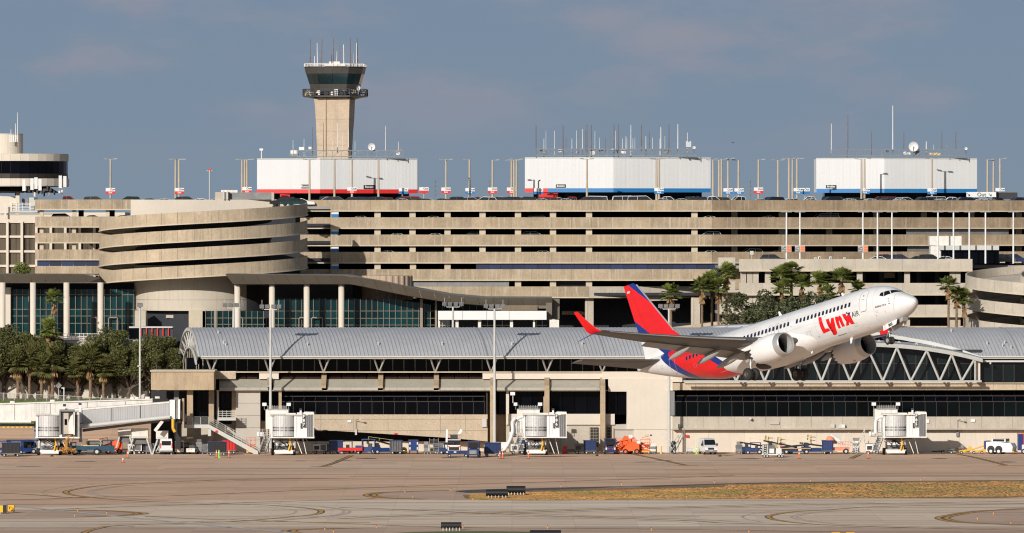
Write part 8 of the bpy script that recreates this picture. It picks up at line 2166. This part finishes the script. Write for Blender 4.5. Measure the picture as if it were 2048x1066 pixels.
def ap(name, m, mb, smooth_=False, par=None, ang=None):
    me = mb.mesh(name, M[m], smooth=smooth_); o = bpy.data.objects.new(name, me); col.objects.link(o); o.parent = par or A
    if smooth_ and hasattr(me, 'set_sharp_from_angle'): me.set_sharp_from_angle(angle=R(ang or 40))
    return o
nA = 64; rows = []
for s in ss:
    zc, hh, w_ = sec(s); rows.append([Vector((-s, w_*math.cos(2*math.pi*k/nA), zc+hh*math.sin(2*math.pi*k/nA))) for k in range(nA+1)])
mb = MB(); mb.grid(rows); mb.quad(*rows[-1][:-1]); FU = ap('fuselage', 'skin', mb, True)
mb = MB(); mb.cyl((-37.9,0,1.18),(-38.15,0,1.2),.17,.14,14); ap('auxiliary_exhaust', 'hot', mb)
# belly fairing
def bf(f, a):
    b_ = max(0.0, math.sin(math.pi*min(1,max(0,f))))**.75; return (1.52+.55*b_)*math.cos(a), -.72+(1.05+.68*b_)*math.copysign(abs(math.sin(a))**.85, math.sin(a))
rows = []
for k in range(29):
    f = k/28; s = 11.6+13.6*f; rr_ = []
    for j in range(25):
        a_ = R(148)+R(244)*j/24; y_, z_ = bf(f, a_); rr_.append(Vector((-s, y_, z_)))
    rows.append(rr_)
mb = MB(); mb.grid(rows); ap('belly_fairing', 'pw', mb, True)
def disc(s, y, rx, ry, name, m, off=.03):
    mb = MB(); rings = []
    for q in range(7):
        rr_ = []
        for k in range(21):
            a = 2*math.pi*k/20; sx, yy = s+rx*q/6*math.cos(a), y+ry*q/6*math.sin(a); f = (sx-11.6)/13.6; w_ = bf(f, 0)[0]; rr_.append((-sx, yy, bf(f, -math.acos(max(-1,min(1,yy/w_))))[1]-off))
        rings.append(rr_)
    mb.grid(rings); ap(name, m, mb)
disc(19.9, -.95, .75, .62, 'wheel_well', 'blk'); disc(19.9, .95, .75, .62, 'wheel_well', 'blk')
# cabin windows, built where they sit in the photograph
def winmesh(name, m, w_=.25, h_=.36):
    mb = MB(); pts = [(w_/2*math.copysign(abs(math.cos(t))**.55, math.cos(t)), 0, h_/2*math.copysign(abs(math.sin(t))**.6, math.sin(t))) for t in [2*math.pi*k/16 for k in range(16)]]
    mb.ext(pts, (0,.012,0)); return mb.mesh(name, m)
wr = winmesh('window', M['cabw']); wsh = winmesh('window', M['pw'], .25, .36); wfr = winmesh('window_frame', M['wing'], .32, .44)
def window(s, z, side, me=wr):
    p = skz(s, z, side, .006); q = skz(s, z+.05, side, .006); tilt = math.atan2((q-p).y, .05)
    o = bpy.data.objects.new('window', me); col.objects.link(o); o.parent = A; o.location = p; o.rotation_euler = (-tilt if side < 0 else -tilt+math.pi, 0, 0)
    f_ = bpy.data.objects.new('window_frame', wfr); col.objects.link(f_); f_.parent = o; f_.location = (0, .008, 0) if True else (0,0,0)
    return o
pitch_ = .508
wins = [6.69+pitch_*k for k in range(15)]+[15.0+pitch_*k for k in range(13)]+[21.6+pitch_*k for k in range(16)]
for k, s in enumerate(wins):
    if 25.6 < s < 26.8: pass
    zz_ = .61 if s < 24 else .61-.19*min(1,(s-24)/5)
    window(s, zz_, -1, wsh if abs(s-8.722) < .2 and False else wr)
    if k % 1 == 0: window(s, zz_, 1)
def skin_line(pts, name='door_outline', m='line', w_=.03, side=-1):
    """thin strip following the skin through (s, z) corners"""
    mb = MB(); P3 = []
    for (s0,z0),(s1,z1) in zip(pts, pts[1:]):
        n_ = max(2, int(math.hypot(s1-s0, z1-z0)/.15))
        for j in range(n_): P3.append(skz(s0+(s1-s0)*j/n_, z0+(z1-z0)*j/n_, side, .010))
    P3.append(skz(*pts[-1], side, .010))
    for a, b in zip(P3, P3[1:]): mb.bar(a, b, w_, .012)
    return ap(name, m, mb)
def door(s0, s1, z0, z1, r_=.18):
    for sd in (-1, 1):
        skin_line([(s0+r_,z1),(s1-r_,z1),(s1,z1-r_),(s1,z0+r_),(s1-r_,z0),(s0+r_,z0),(s0,z0+r_),(s0,z1-r_),(s0+r_,z1)], side=sd, w_=.028)
door(4.50,5.40,-.34,1.48); door(31.12,31.95,-.46,1.12); door(16.26,16.82,.02,.96,.12); door(17.22,17.78,.02,.96,.12)
for sd in (-1,): 
    mb = MB(); mb.bar(skz(5.1,.70,-1,.02), skz(4.78,.66,-1,.02), .07, .02); ap('door_handle','txt',mb); mb = MB(); c = skz(4.95,1.02,-1,.015); mb.cbox(c,(.1,.03,.1)); ap('door_window','cabw',mb)
    mb = MB(); mb.bar(skz(5.3,-.36,-1,.015), skz(4.6,-.36,-1,.015), .06, .02); ap('door_sill','txt',mb)
    skin_line([(6.2,-.9),(6.0,-1.2),(5.7,-1.5),(5.3,-1.75)], 'red_line', 'pr', .025); skin_line([(3.75,-1.0),(3.72,-.9)], 'static_port', 'line', .04); skin_line([(1.72,.5),(1.6,.1),(1.62,-.4),(1.78,-.95)], 'radome_joint', 'line', .018)
    for s_, z_ in ((2.15,.18),(2.1,-.02),(2.05,-.25)): mb = MB(); c = skz(s_, z_, -1, .03); mb.cbox(c, (.18,.05,.05)); ap('probe','line',mb)
    mb = MB(); mb.bar(skz(9.3,-1.62,-1,.01), skz(8.2,-1.62,-1,.01), .06, .02); ap('cargo_door_edge','txt',mb)
def patch(c4, name, m, n=6, off=.012, par=None):
    a, b, c, d = [Vector(q) for q in c4]; mb = MB(); rows_ = []
    for i in range(n+1):
        r_ = []
        for j in range(n+1):
            u, v = i/n, j/n; p = (a*(1-u)+b*u)*(1-v)+(d*(1-u)+c*u)*v; r_.append(sk(p.x, p.y, p.z, off))
        rows_.append(r_)
    mb.grid(rows_); return ap(name, m, mb, False, par)
def ys(s, y):
    zc, hh, w_ = sec(s); q = min(1, abs(y)/w_); return zc+hh*math.sqrt(1-q*q)
M['ckg'] = mat('cockpit glass', (.008,.009,.011), .04, var=.1, coords='obj', spec=.8); M['sky_g'] = mat('windscreen far pane', (.02,.05,.12), .05, var=.1, coords='obj', spec=.8)
for sd in (-1,1):
    f = lambda l: [(s, y*-sd if False else (-abs(y) if sd < 0 else abs(y)), z) for s, y, z in l]
    patch(f([(3.12,1.36,.66),(3.10,1.20,.93),(2.86,1.06,.94),(2.66,1.26,.49)]), 'cockpit_window', 'ckg')
    patch(f([(2.61,1.24,.49),(2.80,1.02,.95),(2.47,.72,.99),(2.15,.88,.62)]), 'cockpit_window', 'ckg')
    patch(f([(2.10,.84,ys(2.10,.84)),(2.41,.66,ys(2.41,.66)),(2.08,.05,ys(2.08,.05)),(1.66,.06,ys(1.66,.06))]), 'windscreen', 'ckg')
# lettering on the starboard side
def skin_poly(polys, name, m, side=-1, off=.012, dz=.08):
    bm_ = bmesh.new()
    for pl in polys:
        vs = [bm_.verts.new((s, 0, z)) for s, z in pl]; bm_.faces.new(vs)
    bmesh.ops.triangulate(bm_, faces=bm_.faces[:])
    z0 = min(v.co.z for v in bm_.verts); z1 = max(v.co.z for v in bm_.verts); z_ = z0+dz
    while z_ < z1:
        bmesh.ops.bisect_plane(bm_, geom=bm_.verts[:]+bm_.edges[:]+bm_.faces[:], plane_co=(0,0,z_), plane_no=(0,0,1)); z_ += dz
    for v in bm_.verts: v.co = skz(v.co.x, v.co.z, side, off)
    me = bpy.data.meshes.new(name); bm_.to_mesh(me); bm_.free(); me.materials.append(M[m]); o = bpy.data.objects.new(name, me); col.objects.link(o); o.parent = A; return o
LYNX = {'L': [(10.84,.34),(10.42,.30),(10.25,-.80),(9.84,-.83),(9.72,-1.06),(10.72,-1.14)],
 'y': [(9.87,-.05),(9.46,-.06),(9.37,-.52),(9.14,-.08),(8.80,-.10),(8.84,-.65),(9.07,-1.30),(9.26,-1.46),(9.62,-1.50),(9.75,-1.41),(9.65,-1.26),(9.46,-1.28),(9.36,-1.0)],
 'n': [(8.65,-.10),(8.32,-.10),(8.22,-.17),(8.04,-.08),(7.88,-.18),(7.80,-.36),(7.76,-1.07),(8.13,-1.07),(8.08,-.60),(8.17,-.48),(8.28,-.56),(8.34,-1.10),(8.67,-1.11)],
 'x': [(7.68,-.06),(7.22,-.08),(7.10,-.35),(6.98,-.22),(6.64,-.30),(6.87,-.65),(6.50,-1.11),(6.94,-1.10),(7.07,-.87),(7.23,-1.09),(7.63,-1.09),(7.28,-.65)]}
for k, pl in LYNX.items(): skin_poly([pl], 'livery_letter', 'pr')
skin_poly([[(7.02,-.06),(6.58,-.08),(6.70,-.30),(6.92,-.24)]], 'livery_triangle', 'pb_'); skin_poly([[(7.14,.02),(7.0,.04),(6.96,-.12),(7.10,-.14)]], 'livery_dot', 'txt')
def skin_text(s, size, s0, z0, m, offset=0.0, side=-1, italic=0.0, name='livery_text', zfun=None):
    me = text_mesh(s, size, M[m], offset, name); bm_ = bmesh.new(); bm_.from_mesh(me)
    z_ = -size
    while z_ < size: bmesh.ops.bisect_plane(bm_, geom=bm_.verts[:]+bm_.edges[:]+bm_.faces[:], plane_co=(0,z_,0), plane_no=(0,1,0)); z_ += .06
    for v in bm_.verts:
        x, y = v.co.x+v.co.y*italic, v.co.y; v.co = skz(s0+side*x, z0+y, side, .014)
    bm_.to_mesh(me); bm_.free(); o = bpy.data.objects.new(name, me); col.objects.link(o); o.parent = A; return o
skin_text('AIR', .66, 6.0, -.38, 'txt', .006); skin_text('BOEING 737-8', .19, 3.0, -.28, 'txt', .006, italic=.3); skin_text('Lynx', .5, 22.9, .60, 'pr', .01)
# wings
def airfoil(c, t_, n=10):
    up_, lo_ = [], []
    for k in range(n+1):
        x = (1-math.cos(math.pi*k/n))/2; y = 5*t_*(.2969*math.sqrt(x)-.126*x-.3516*x*x+.2843*x**3-.1036*x**4)
        cam_ = .018*(1-(2*x-1)**2); up_.append((x*c, (cam_+y)*c)); lo_.append((x*c, (cam_-y)*c))
    return up_+lo_[::-1][1:-1]
def loft(sections, name, m, caps=True, sm=True):
    n_ = len(sections[0]); mb = MB(); vs = [p for s_ in sections for p in s_]
    mb.add(vs, [(j*n_+i, j*n_+(i+1)%n_, (j+1)*n_+(i+1)%n_, (j+1)*n_+i) for j in range(len(sections)-1) for i in range(n_)])
    if caps: mb.quad(*sections[0][::-1]); mb.quad(*sections[-1])
    return ap(name, m, mb, sm, None, 30)
def wz(y): return -1.22+.098*y+.0033*y*y
def wle(y): return 12.9+.72*0+.545*y
def wte(y): return 20.75+.07*y if y < 5.8 else 21.156+(y-5.8)*.245
for sd in (-1,1):
    secs = []
    for y in (0.6,2.2,4,5.8,8,10.5,13,15,16.6,17.1):
        a, b = wle(y), wte(y); c = b-a; tt = .135-.0025*y; tw = R(1.5-.16*y)
        secs.append([Vector((-(a+x*math.cos(tw)+z*math.sin(tw)), sd*y, wz(y)+z*math.cos(tw)-x*math.sin(tw)+.0)) for x, z in airfoil(c, tt)])
    loft(secs, 'wing', 'wing')
    # polished leading edge (slats, drooped a little)
    sl_ = []
    for y in (6.0,8,10.5,13,15,16.5):
        a, b = wle(y), wte(y); c = (b-a); tt = .135-.0025*y
        sl_.append([Vector((-(a-.10+x), sd*y, wz(y)-.06+z*.8)) for x, z in airfoil(c*.10, tt*2.6)])
    loft(sl_, 'slat', 'chrome')
    sl_ = []
    for y in (2.3,3.9):
        a, b = wle(y), wte(y); sl_.append([Vector((-(a-.10+x), sd*y, wz(y)-.22+z)) for x, z in airfoil(.75, .34)])
    loft(sl_, 'leading_edge_flap', 'wing')
    for (ya, yb) in ((2.0,5.6),(6.1,12.3)):
        sl_ = []
        for y in (ya, yb):
            b = wte(y); c = 1.5 if y < 6 else 1.5-.08*(y-6); tw = R(10)
            sl_.append([Vector((-(b-.78*c+x*math.cos(tw)), sd*y, wz(y)-.14-x*math.sin(tw)+z)) for x, z in airfoil(c, .11)])
        loft(sl_, 'flap', 'fair')
    for y in (4.0,6.2,9.0):      # canoe fairings
        L_ = 3.7-.18*(y-6); b = wte(y); c0 = Vector((-(b-.55*L_), sd*y, wz(y)-.34)); r_ = .28-.012*(y-6)
        Mx = Matrix.Translation(c0) @ Matrix.Rotation(R(-10),4,'Y') @ Matrix.Rotation(R(-90),4,'Y')
        mb = MB(); mb.lathe([(r_*max(.02,math.sin(math.pi*f)**.6), L_*f) for f in [k/12 for k in range(13)]], Mx, 12); 
        mb.v = [(a, b2, c2) for a, b2, c2 in mb.v]; ap('flap_fairing', 'fair', mb, True)
    # winglet
    y0 = 17.1; a, b = wle(y0), wte(y0)
    up2 = [(a+.1,b+.05,y0,wz(y0)),(a+.5,b+.22,y0+.2,wz(y0)+.25),(a+1.1,b+.45,y0+.45,wz(y0)+.9),(a+1.95,b+.82,y0+.8,wz(y0)+1.95),(a+2.12,b+.84,y0+.86,wz(y0)+2.12)]
    def wlt(tab, name, m):
        secs = []
        for (le, te, y, z) in tab:
            c = max(.05, te-le); secs.append([Vector((-(le+x), sd*(y)+zz2*.9*(-sd), z+zz2*.3)) for x, zz2 in airfoil(c, .09)])
        loft(secs, name, m)
    wlt(up2, 'winglet', 'pr')
    wlt([(a+.5,b-.1,y0,wz(y0)-.03),(a+1.2,b+.2,y0+.55,wz(y0)-.28),(a+2.0,b+.55,y0+1.2,wz(y0)-.62)], 'lower_winglet', 'pb_')
    # tailplane
    secs = []
    for y in (.3,1.2,3,5,6.6,7.17):
        f = (y-.6)/6.57; le = 33.2+f*4.05; te = 37.25+f*1.7; secs.append([Vector((-(le+x), sd*y, 1.0+.125*y+z)) for x, z in airfoil(te-le, .095)])
    loft(secs, 'tailplane', 'wing')
    # engine
    E0_ = Vector((-12.15, sd*4.83, -1.72)); tilt = Matrix.Translation(E0_) @ Matrix.Rotation(R(-1.2),4,'Y') @ Matrix.Rotation(R(-90),4,'Y')
    nac = [(1.08,.62),(1.11,.80),(1.17,1.15),(1.21,1.7),(1.20,2.3),(1.14,3.0),(1.06,3.55)]
    mb = MB(); n_ = 48; mb.lathe(nac, tilt, n_); EN = ap('nacelle', 'pw', mb, True)
    rim = [(.86,.28),(.865,.10),(.89,.02),(.93,0),(.965,.03),(1.0,.14),(1.02,.28),(1.055,.45),(1.08,.62)]
    mb = MB(); mb.lathe(rim, tilt, n_); ap('inlet_lip', 'chrome', mb, True, EN)
    mb = MB(); mb.lathe([(.86,.28),(.855,.6),(.90,1.15)], tilt, n_); ap('inlet_barrel', 'barrel', mb, True, EN)
    mb = MB(); mb.lathe([(.92,1.45),(0.0,1.46)], tilt, 32); ap('fan_disc', 'blk', mb, False, EN)
    for k in range(18):
        a_ = 2*math.pi*k/18; mb = MB(); q = []
        for r_, da, zz2 in ((.25,-.02,1.2),(.88,.10,1.15),(.88,.26,1.36),(.25,.10,1.38)): q.append(tilt @ Vector((r_*math.cos(a_+da), r_*math.sin(a_+da), zz2)))
        mb.quad(*q); ap('fan_blade', 'fan', mb, False, EN)
    mb = MB(); mb.lathe([(.01,.88),(.12,.98),(.21,1.12),(.27,1.3)], tilt, 20); ap('spinner', 'fan', mb, True, EN)
    mb = MB()
    for k in range(18):
        a0 = 2*math.pi*k/18; a1 = 2*math.pi*(k+1)/18; am = (a0+a1)/2; r0, r1 = 1.06, 1.01
        for s_ in range(2):
            pass
        p = [tilt @ Vector((r0*math.cos(a0), r0*math.sin(a0), 3.55)), tilt @ Vector((r0*math.cos(a1), r0*math.sin(a1), 3.55)), tilt @ Vector((r1*math.cos(am), r1*math.sin(am), 3.88))]
        mb.quad(*p)
    ap('nozzle_chevrons', 'pw', mb, False, EN)
    mb = MB(); mb.lathe([(1.04,3.4),(.80,3.35),(.66,3.7),(.56,4.5),(.42,4.5)], tilt, 28); ap('core_nozzle', 'hot', mb, True, EN); mb = MB(); mb.lathe([(.40,4.2),(.22,4.8),(.02,5.2)], tilt, 20); ap('exhaust_plug', 'hot', mb, True, EN)
    mb = MB(); mb.ext([(-13.0,sd*4.83-.16,-.60),(-16.2,sd*4.83-.16,-.62),(-18.6,sd*4.83-.16,-.9),(-17.6,sd*4.83-.16,-1.35),(-15.6,sd*4.83-.16,-1.35),(-13.4,sd*4.83-.16,-.95)], (0,.32,0)); ap('pylon', 'pw', mb)
    # strake and red servicing marks
    mb = MB(); mb.ext([(-13.0,sd*4.83-sd*1.0,-1.15),(-14.0,sd*4.83-sd*1.05,-1.1),(-14.0,sd*4.83-sd*1.28,-.95)], (0,0,.02)); ap('strake', 'pw', mb, False, EN)
    for (aa, zz2, h2) in ((R(200),1.6,.09),(R(206),1.72,.06),(R(196),1.85,.05)):
        p = tilt @ Vector((1.215*math.cos(aa), -1.215*math.sin(aa)*sd*-1, zz2)); mb = MB(); mb.cbox(p, (.10,.04,h2)); ap('service_mark', 'pr', mb, False, EN)
# fin
finpts = [((27.0,1.95),(37.0,1.8),0.30),((29.2,2.30),(37.05,2.35),.26),((31.6,2.98),(37.15,3.0),.24),((32.6,3.75),(37.30,3.75),.22),((34.2,5.6),(37.85,5.6),.18),((35.8,7.5),(38.35,7.5),.14),((36.95,8.85),(38.72,8.85),.10),((37.35,9.10),(38.78,9.05),.07)]
secs = []
for (le, te, hw_) in finpts:
    c = te[0]-le[0]; secs.append([Vector((-(le[0]+x), z/ (c*.1) * hw_ * (1 if True else 1) * .9, le[1]+(te[1]-le[1])*x/c)) for x, z in airfoil(c, .10)])
secs = [[Vector((p.x, p.y, p.z)) for p in s_] for s_ in secs]
loft(secs, 'tail_fin', 'finp')
for (a, b), (c, d) in zip([((32.55,3.72),0),((34.15,5.6),0),((35.75,7.5),0)], [((34.15,5.6),0),((35.75,7.5),0),((36.92,8.85),0)]):
    mb = MB(); mb.cyl((-a[0],0,a[1]), (-c[0],0,c[1]), .07, n=8); ap('leading_edge_strip', 'chrome', mb, True)
mb = MB()
for z0, z1 in ((2.6,8.6),): mb.bar((-35.55,-.20,2.9),(-37.9,-.09,8.7),.014,.01)
ap('rudder_hinge_line', 'pr', mb)
me = text_mesh('802', .28, M['pw'], .006); me.transform(Matrix.Rotation(R(90),4,'X')); me.transform(Matrix.Rotation(0,4,'Z')); o = bpy.data.objects.new('fin_number', me); col.objects.link(o); o.parent = A; o.location = (-38.0,-.14,8.35)
# small markings, hatches and seams on the starboard skin
for z_ in (1.35, -.05, -1.62): skin_line([(7.0,z_),(13.0,z_),(25.5,z_)], 'skin_seam', 'seamp', .012)
for s_, z_, w_, h_ in ((6.3,-1.35,.35,.25),(12.2,-1.0,.5,.4),(24.0,-.2,.4,.5),(28.0,-.6,.35,.3),(33.2,.3,.3,.3),(11.4,-1.3,.12,.08),(9.9,.2,.1,.06),(14.5,.25,.14,.05),(22.0,.1,.12,.06),(3.4,-.75,.2,.15),(2.6,-.9,.1,.1)):
    skin_line([(s_,z_),(s_+w_,z_),(s_+w_,z_+h_),(s_,z_+h_),(s_,z_)], 'hatch_outline', 'line', .014)
# antennas
for s, z, h_ in ((17.6,1.96,.42),(9.0,1.96,.30)): mb = MB(); mb.ext([(-s,-.02,z-.05),(-s-.42,-.02,z-.05),(-s-.48,-.02,z+h_),(-s-.28,-.02,z+h_)], (0,.04,0)); ap('blade_antenna', 'pw', mb)
for s, h_ in ((8.2,.48),(13.5,.3)): mb = MB(); mb.ext([(-s,-.5,-1.95),(-s-.35,-.5,-1.95),(-s-.42,-.5,-1.98-h_),(-s-.25,-.5,-1.98-h_)], (0,.04,0)); ap('blade_antenna', 'pw', mb)
# landing gear
def gwheel(c, r_, w_, par):
    Mx = Matrix.Translation(c) @ Matrix.Rotation(R(90),4,'X')
    mb = MB(); mb.lathe([(r_*.55,-w_/2),(r_*.85,-w_/2),(r_*.96,-w_*.38),(r_,-w_*.2),(r_,w_*.2),(r_*.96,w_*.38),(r_*.85,w_/2),(r_*.55,w_/2)], Mx, 28); wh_ = ap('wheel', 'tyre', mb, True, par)
    mb = MB(); mb.lathe([(.0,-w_*.42),(r_*.2,-w_*.45),(r_*.25,-w_*.30),(r_*.45,-w_*.34),(r_*.56,-w_*.46),(r_*.56,w_*.46),(r_*.25,w_*.3),(0,w_*.42)], Mx, 20); mb2 = ap('hub', 'strut' if r_ < .4 else 'hot', mb, True, par)
for sd in (-1,1):
    c = Vector((-19.5, sd*2.86, -3.02)); mb = MB(); mb.cyl((-19.35,sd*2.86,-1.1), (-19.45,sd*2.86,-2.3), .15, n=14); mb.cyl((-19.45,sd*2.86,-2.3), c, .10, n=14); mb.cyl(c+Vector((0,-.5,0)), c+Vector((0,.5,0)), .07, n=10); G_ = ap('main_gear_leg', 'strut', mb, True)
    mb = MB(); mb.cyl((-19.45,sd*2.86,-1.9),(-19.3,sd*1.5,-1.3),.06,n=8); mb.cyl((-19.7,sd*2.86,-2.3),(-19.95,sd*2.86,-2.7),.035,n=6); mb.cyl((-19.95,sd*2.86,-2.7),(-19.7,sd*2.86,-3.0),.035,n=6); mb.cyl((-18.6,sd*2.86,-1.3),(-19.4,sd*2.86,-2.2),.05,n=8); ap('gear_brace', 'strut', mb, False, G_)
    mb = MB(); mb.ext([(-19.2,sd*3.1,-1.15),(-19.75,sd*3.1,-1.15),(-19.7,sd*3.18,-1.95),(-19.3,sd*3.18,-1.95)], (0,.03,0)); ap('gear_door', 'fair', mb, False, G_)
    for q in (-.40,.40): gwheel(c+Vector((0,q,0)), .56, .42, G_)
c = Vector((-4.02,0,-3.12)); mb = MB(); mb.cyl((-3.75,0,-1.7),(-3.95,0,-2.5),.10,n=12); mb.cyl((-3.95,0,-2.5),c,.065,n=12); mb.cyl(c+Vector((0,-.27,0)),c+Vector((0,.27,0)),.05,n=8); G_ = ap('nose_gear_leg','strut',mb,True)
mb = MB(); mb.cyl((-2.8,0,-1.75),(-3.85,0,-2.3),.05,n=8); mb.cyl((-4.1,0,-2.4),(-4.35,0,-2.7),.03,n=6); mb.cyl((-4.35,0,-2.7),(-4.1,0,-3.0),.03,n=6); mb.cbox((-3.8,0,-2.2),(.16,.34,.14)); ap('gear_brace','strut',mb,False,G_)
for q in (-.21,.21): gwheel(c+Vector((0,q,0)), .345, .2, G_)
mb = MB(); mb.cbox((-3.82,-.15,-2.35),(.1,.14,.14)); mb.cbox((-3.82,.15,-2.35),(.1,.14,.14)); ap('taxi_light','ant',mb,False,G_)
for sd in (-1,1):
    mb = MB(); mb.ext([(-2.15,sd*.55,-1.58),(-4.05,sd*.55,-1.82),(-4.02,sd*.60,-2.28),(-2.3,sd*.60,-2.02)], (0,.03,0)); D_ = ap('nose_gear_door','pw',mb,False,G_)
    if sd < 0:
        me = text_mesh('802', .36, M['txt'], .012); me.transform(Matrix.Rotation(R(90),4,'X')); me.transform(Matrix.Rotation(R(-7.5),4,'Y')); o = bpy.data.objects.new('door_number', me); col.objects.link(o); o.parent = G_; o.location = (-3.0,-.64,-1.92)
        mb = MB(); mb.bar((-3.72,-.63,-1.8),(-3.78,-.64,-2.22),.03,.02); ap('door_stripe','pr',mb,False,G_)
mb = MB(); mb.quad((-2.2,-.5,-1.68),(-4.0,-.5,-1.93),(-4.0,.5,-1.93),(-2.2,.5,-1.68)); ap('gear_bay','blk',mb)
mb = MB(); mb.ext([(-1.6,-.3,-1.48),(-2.1,-.3,-1.6),(-2.1,-.34,-1.95),(-1.7,-.34,-1.85)], (0,.6,0)); ap('forward_gear_door','fair',mb,False,G_)
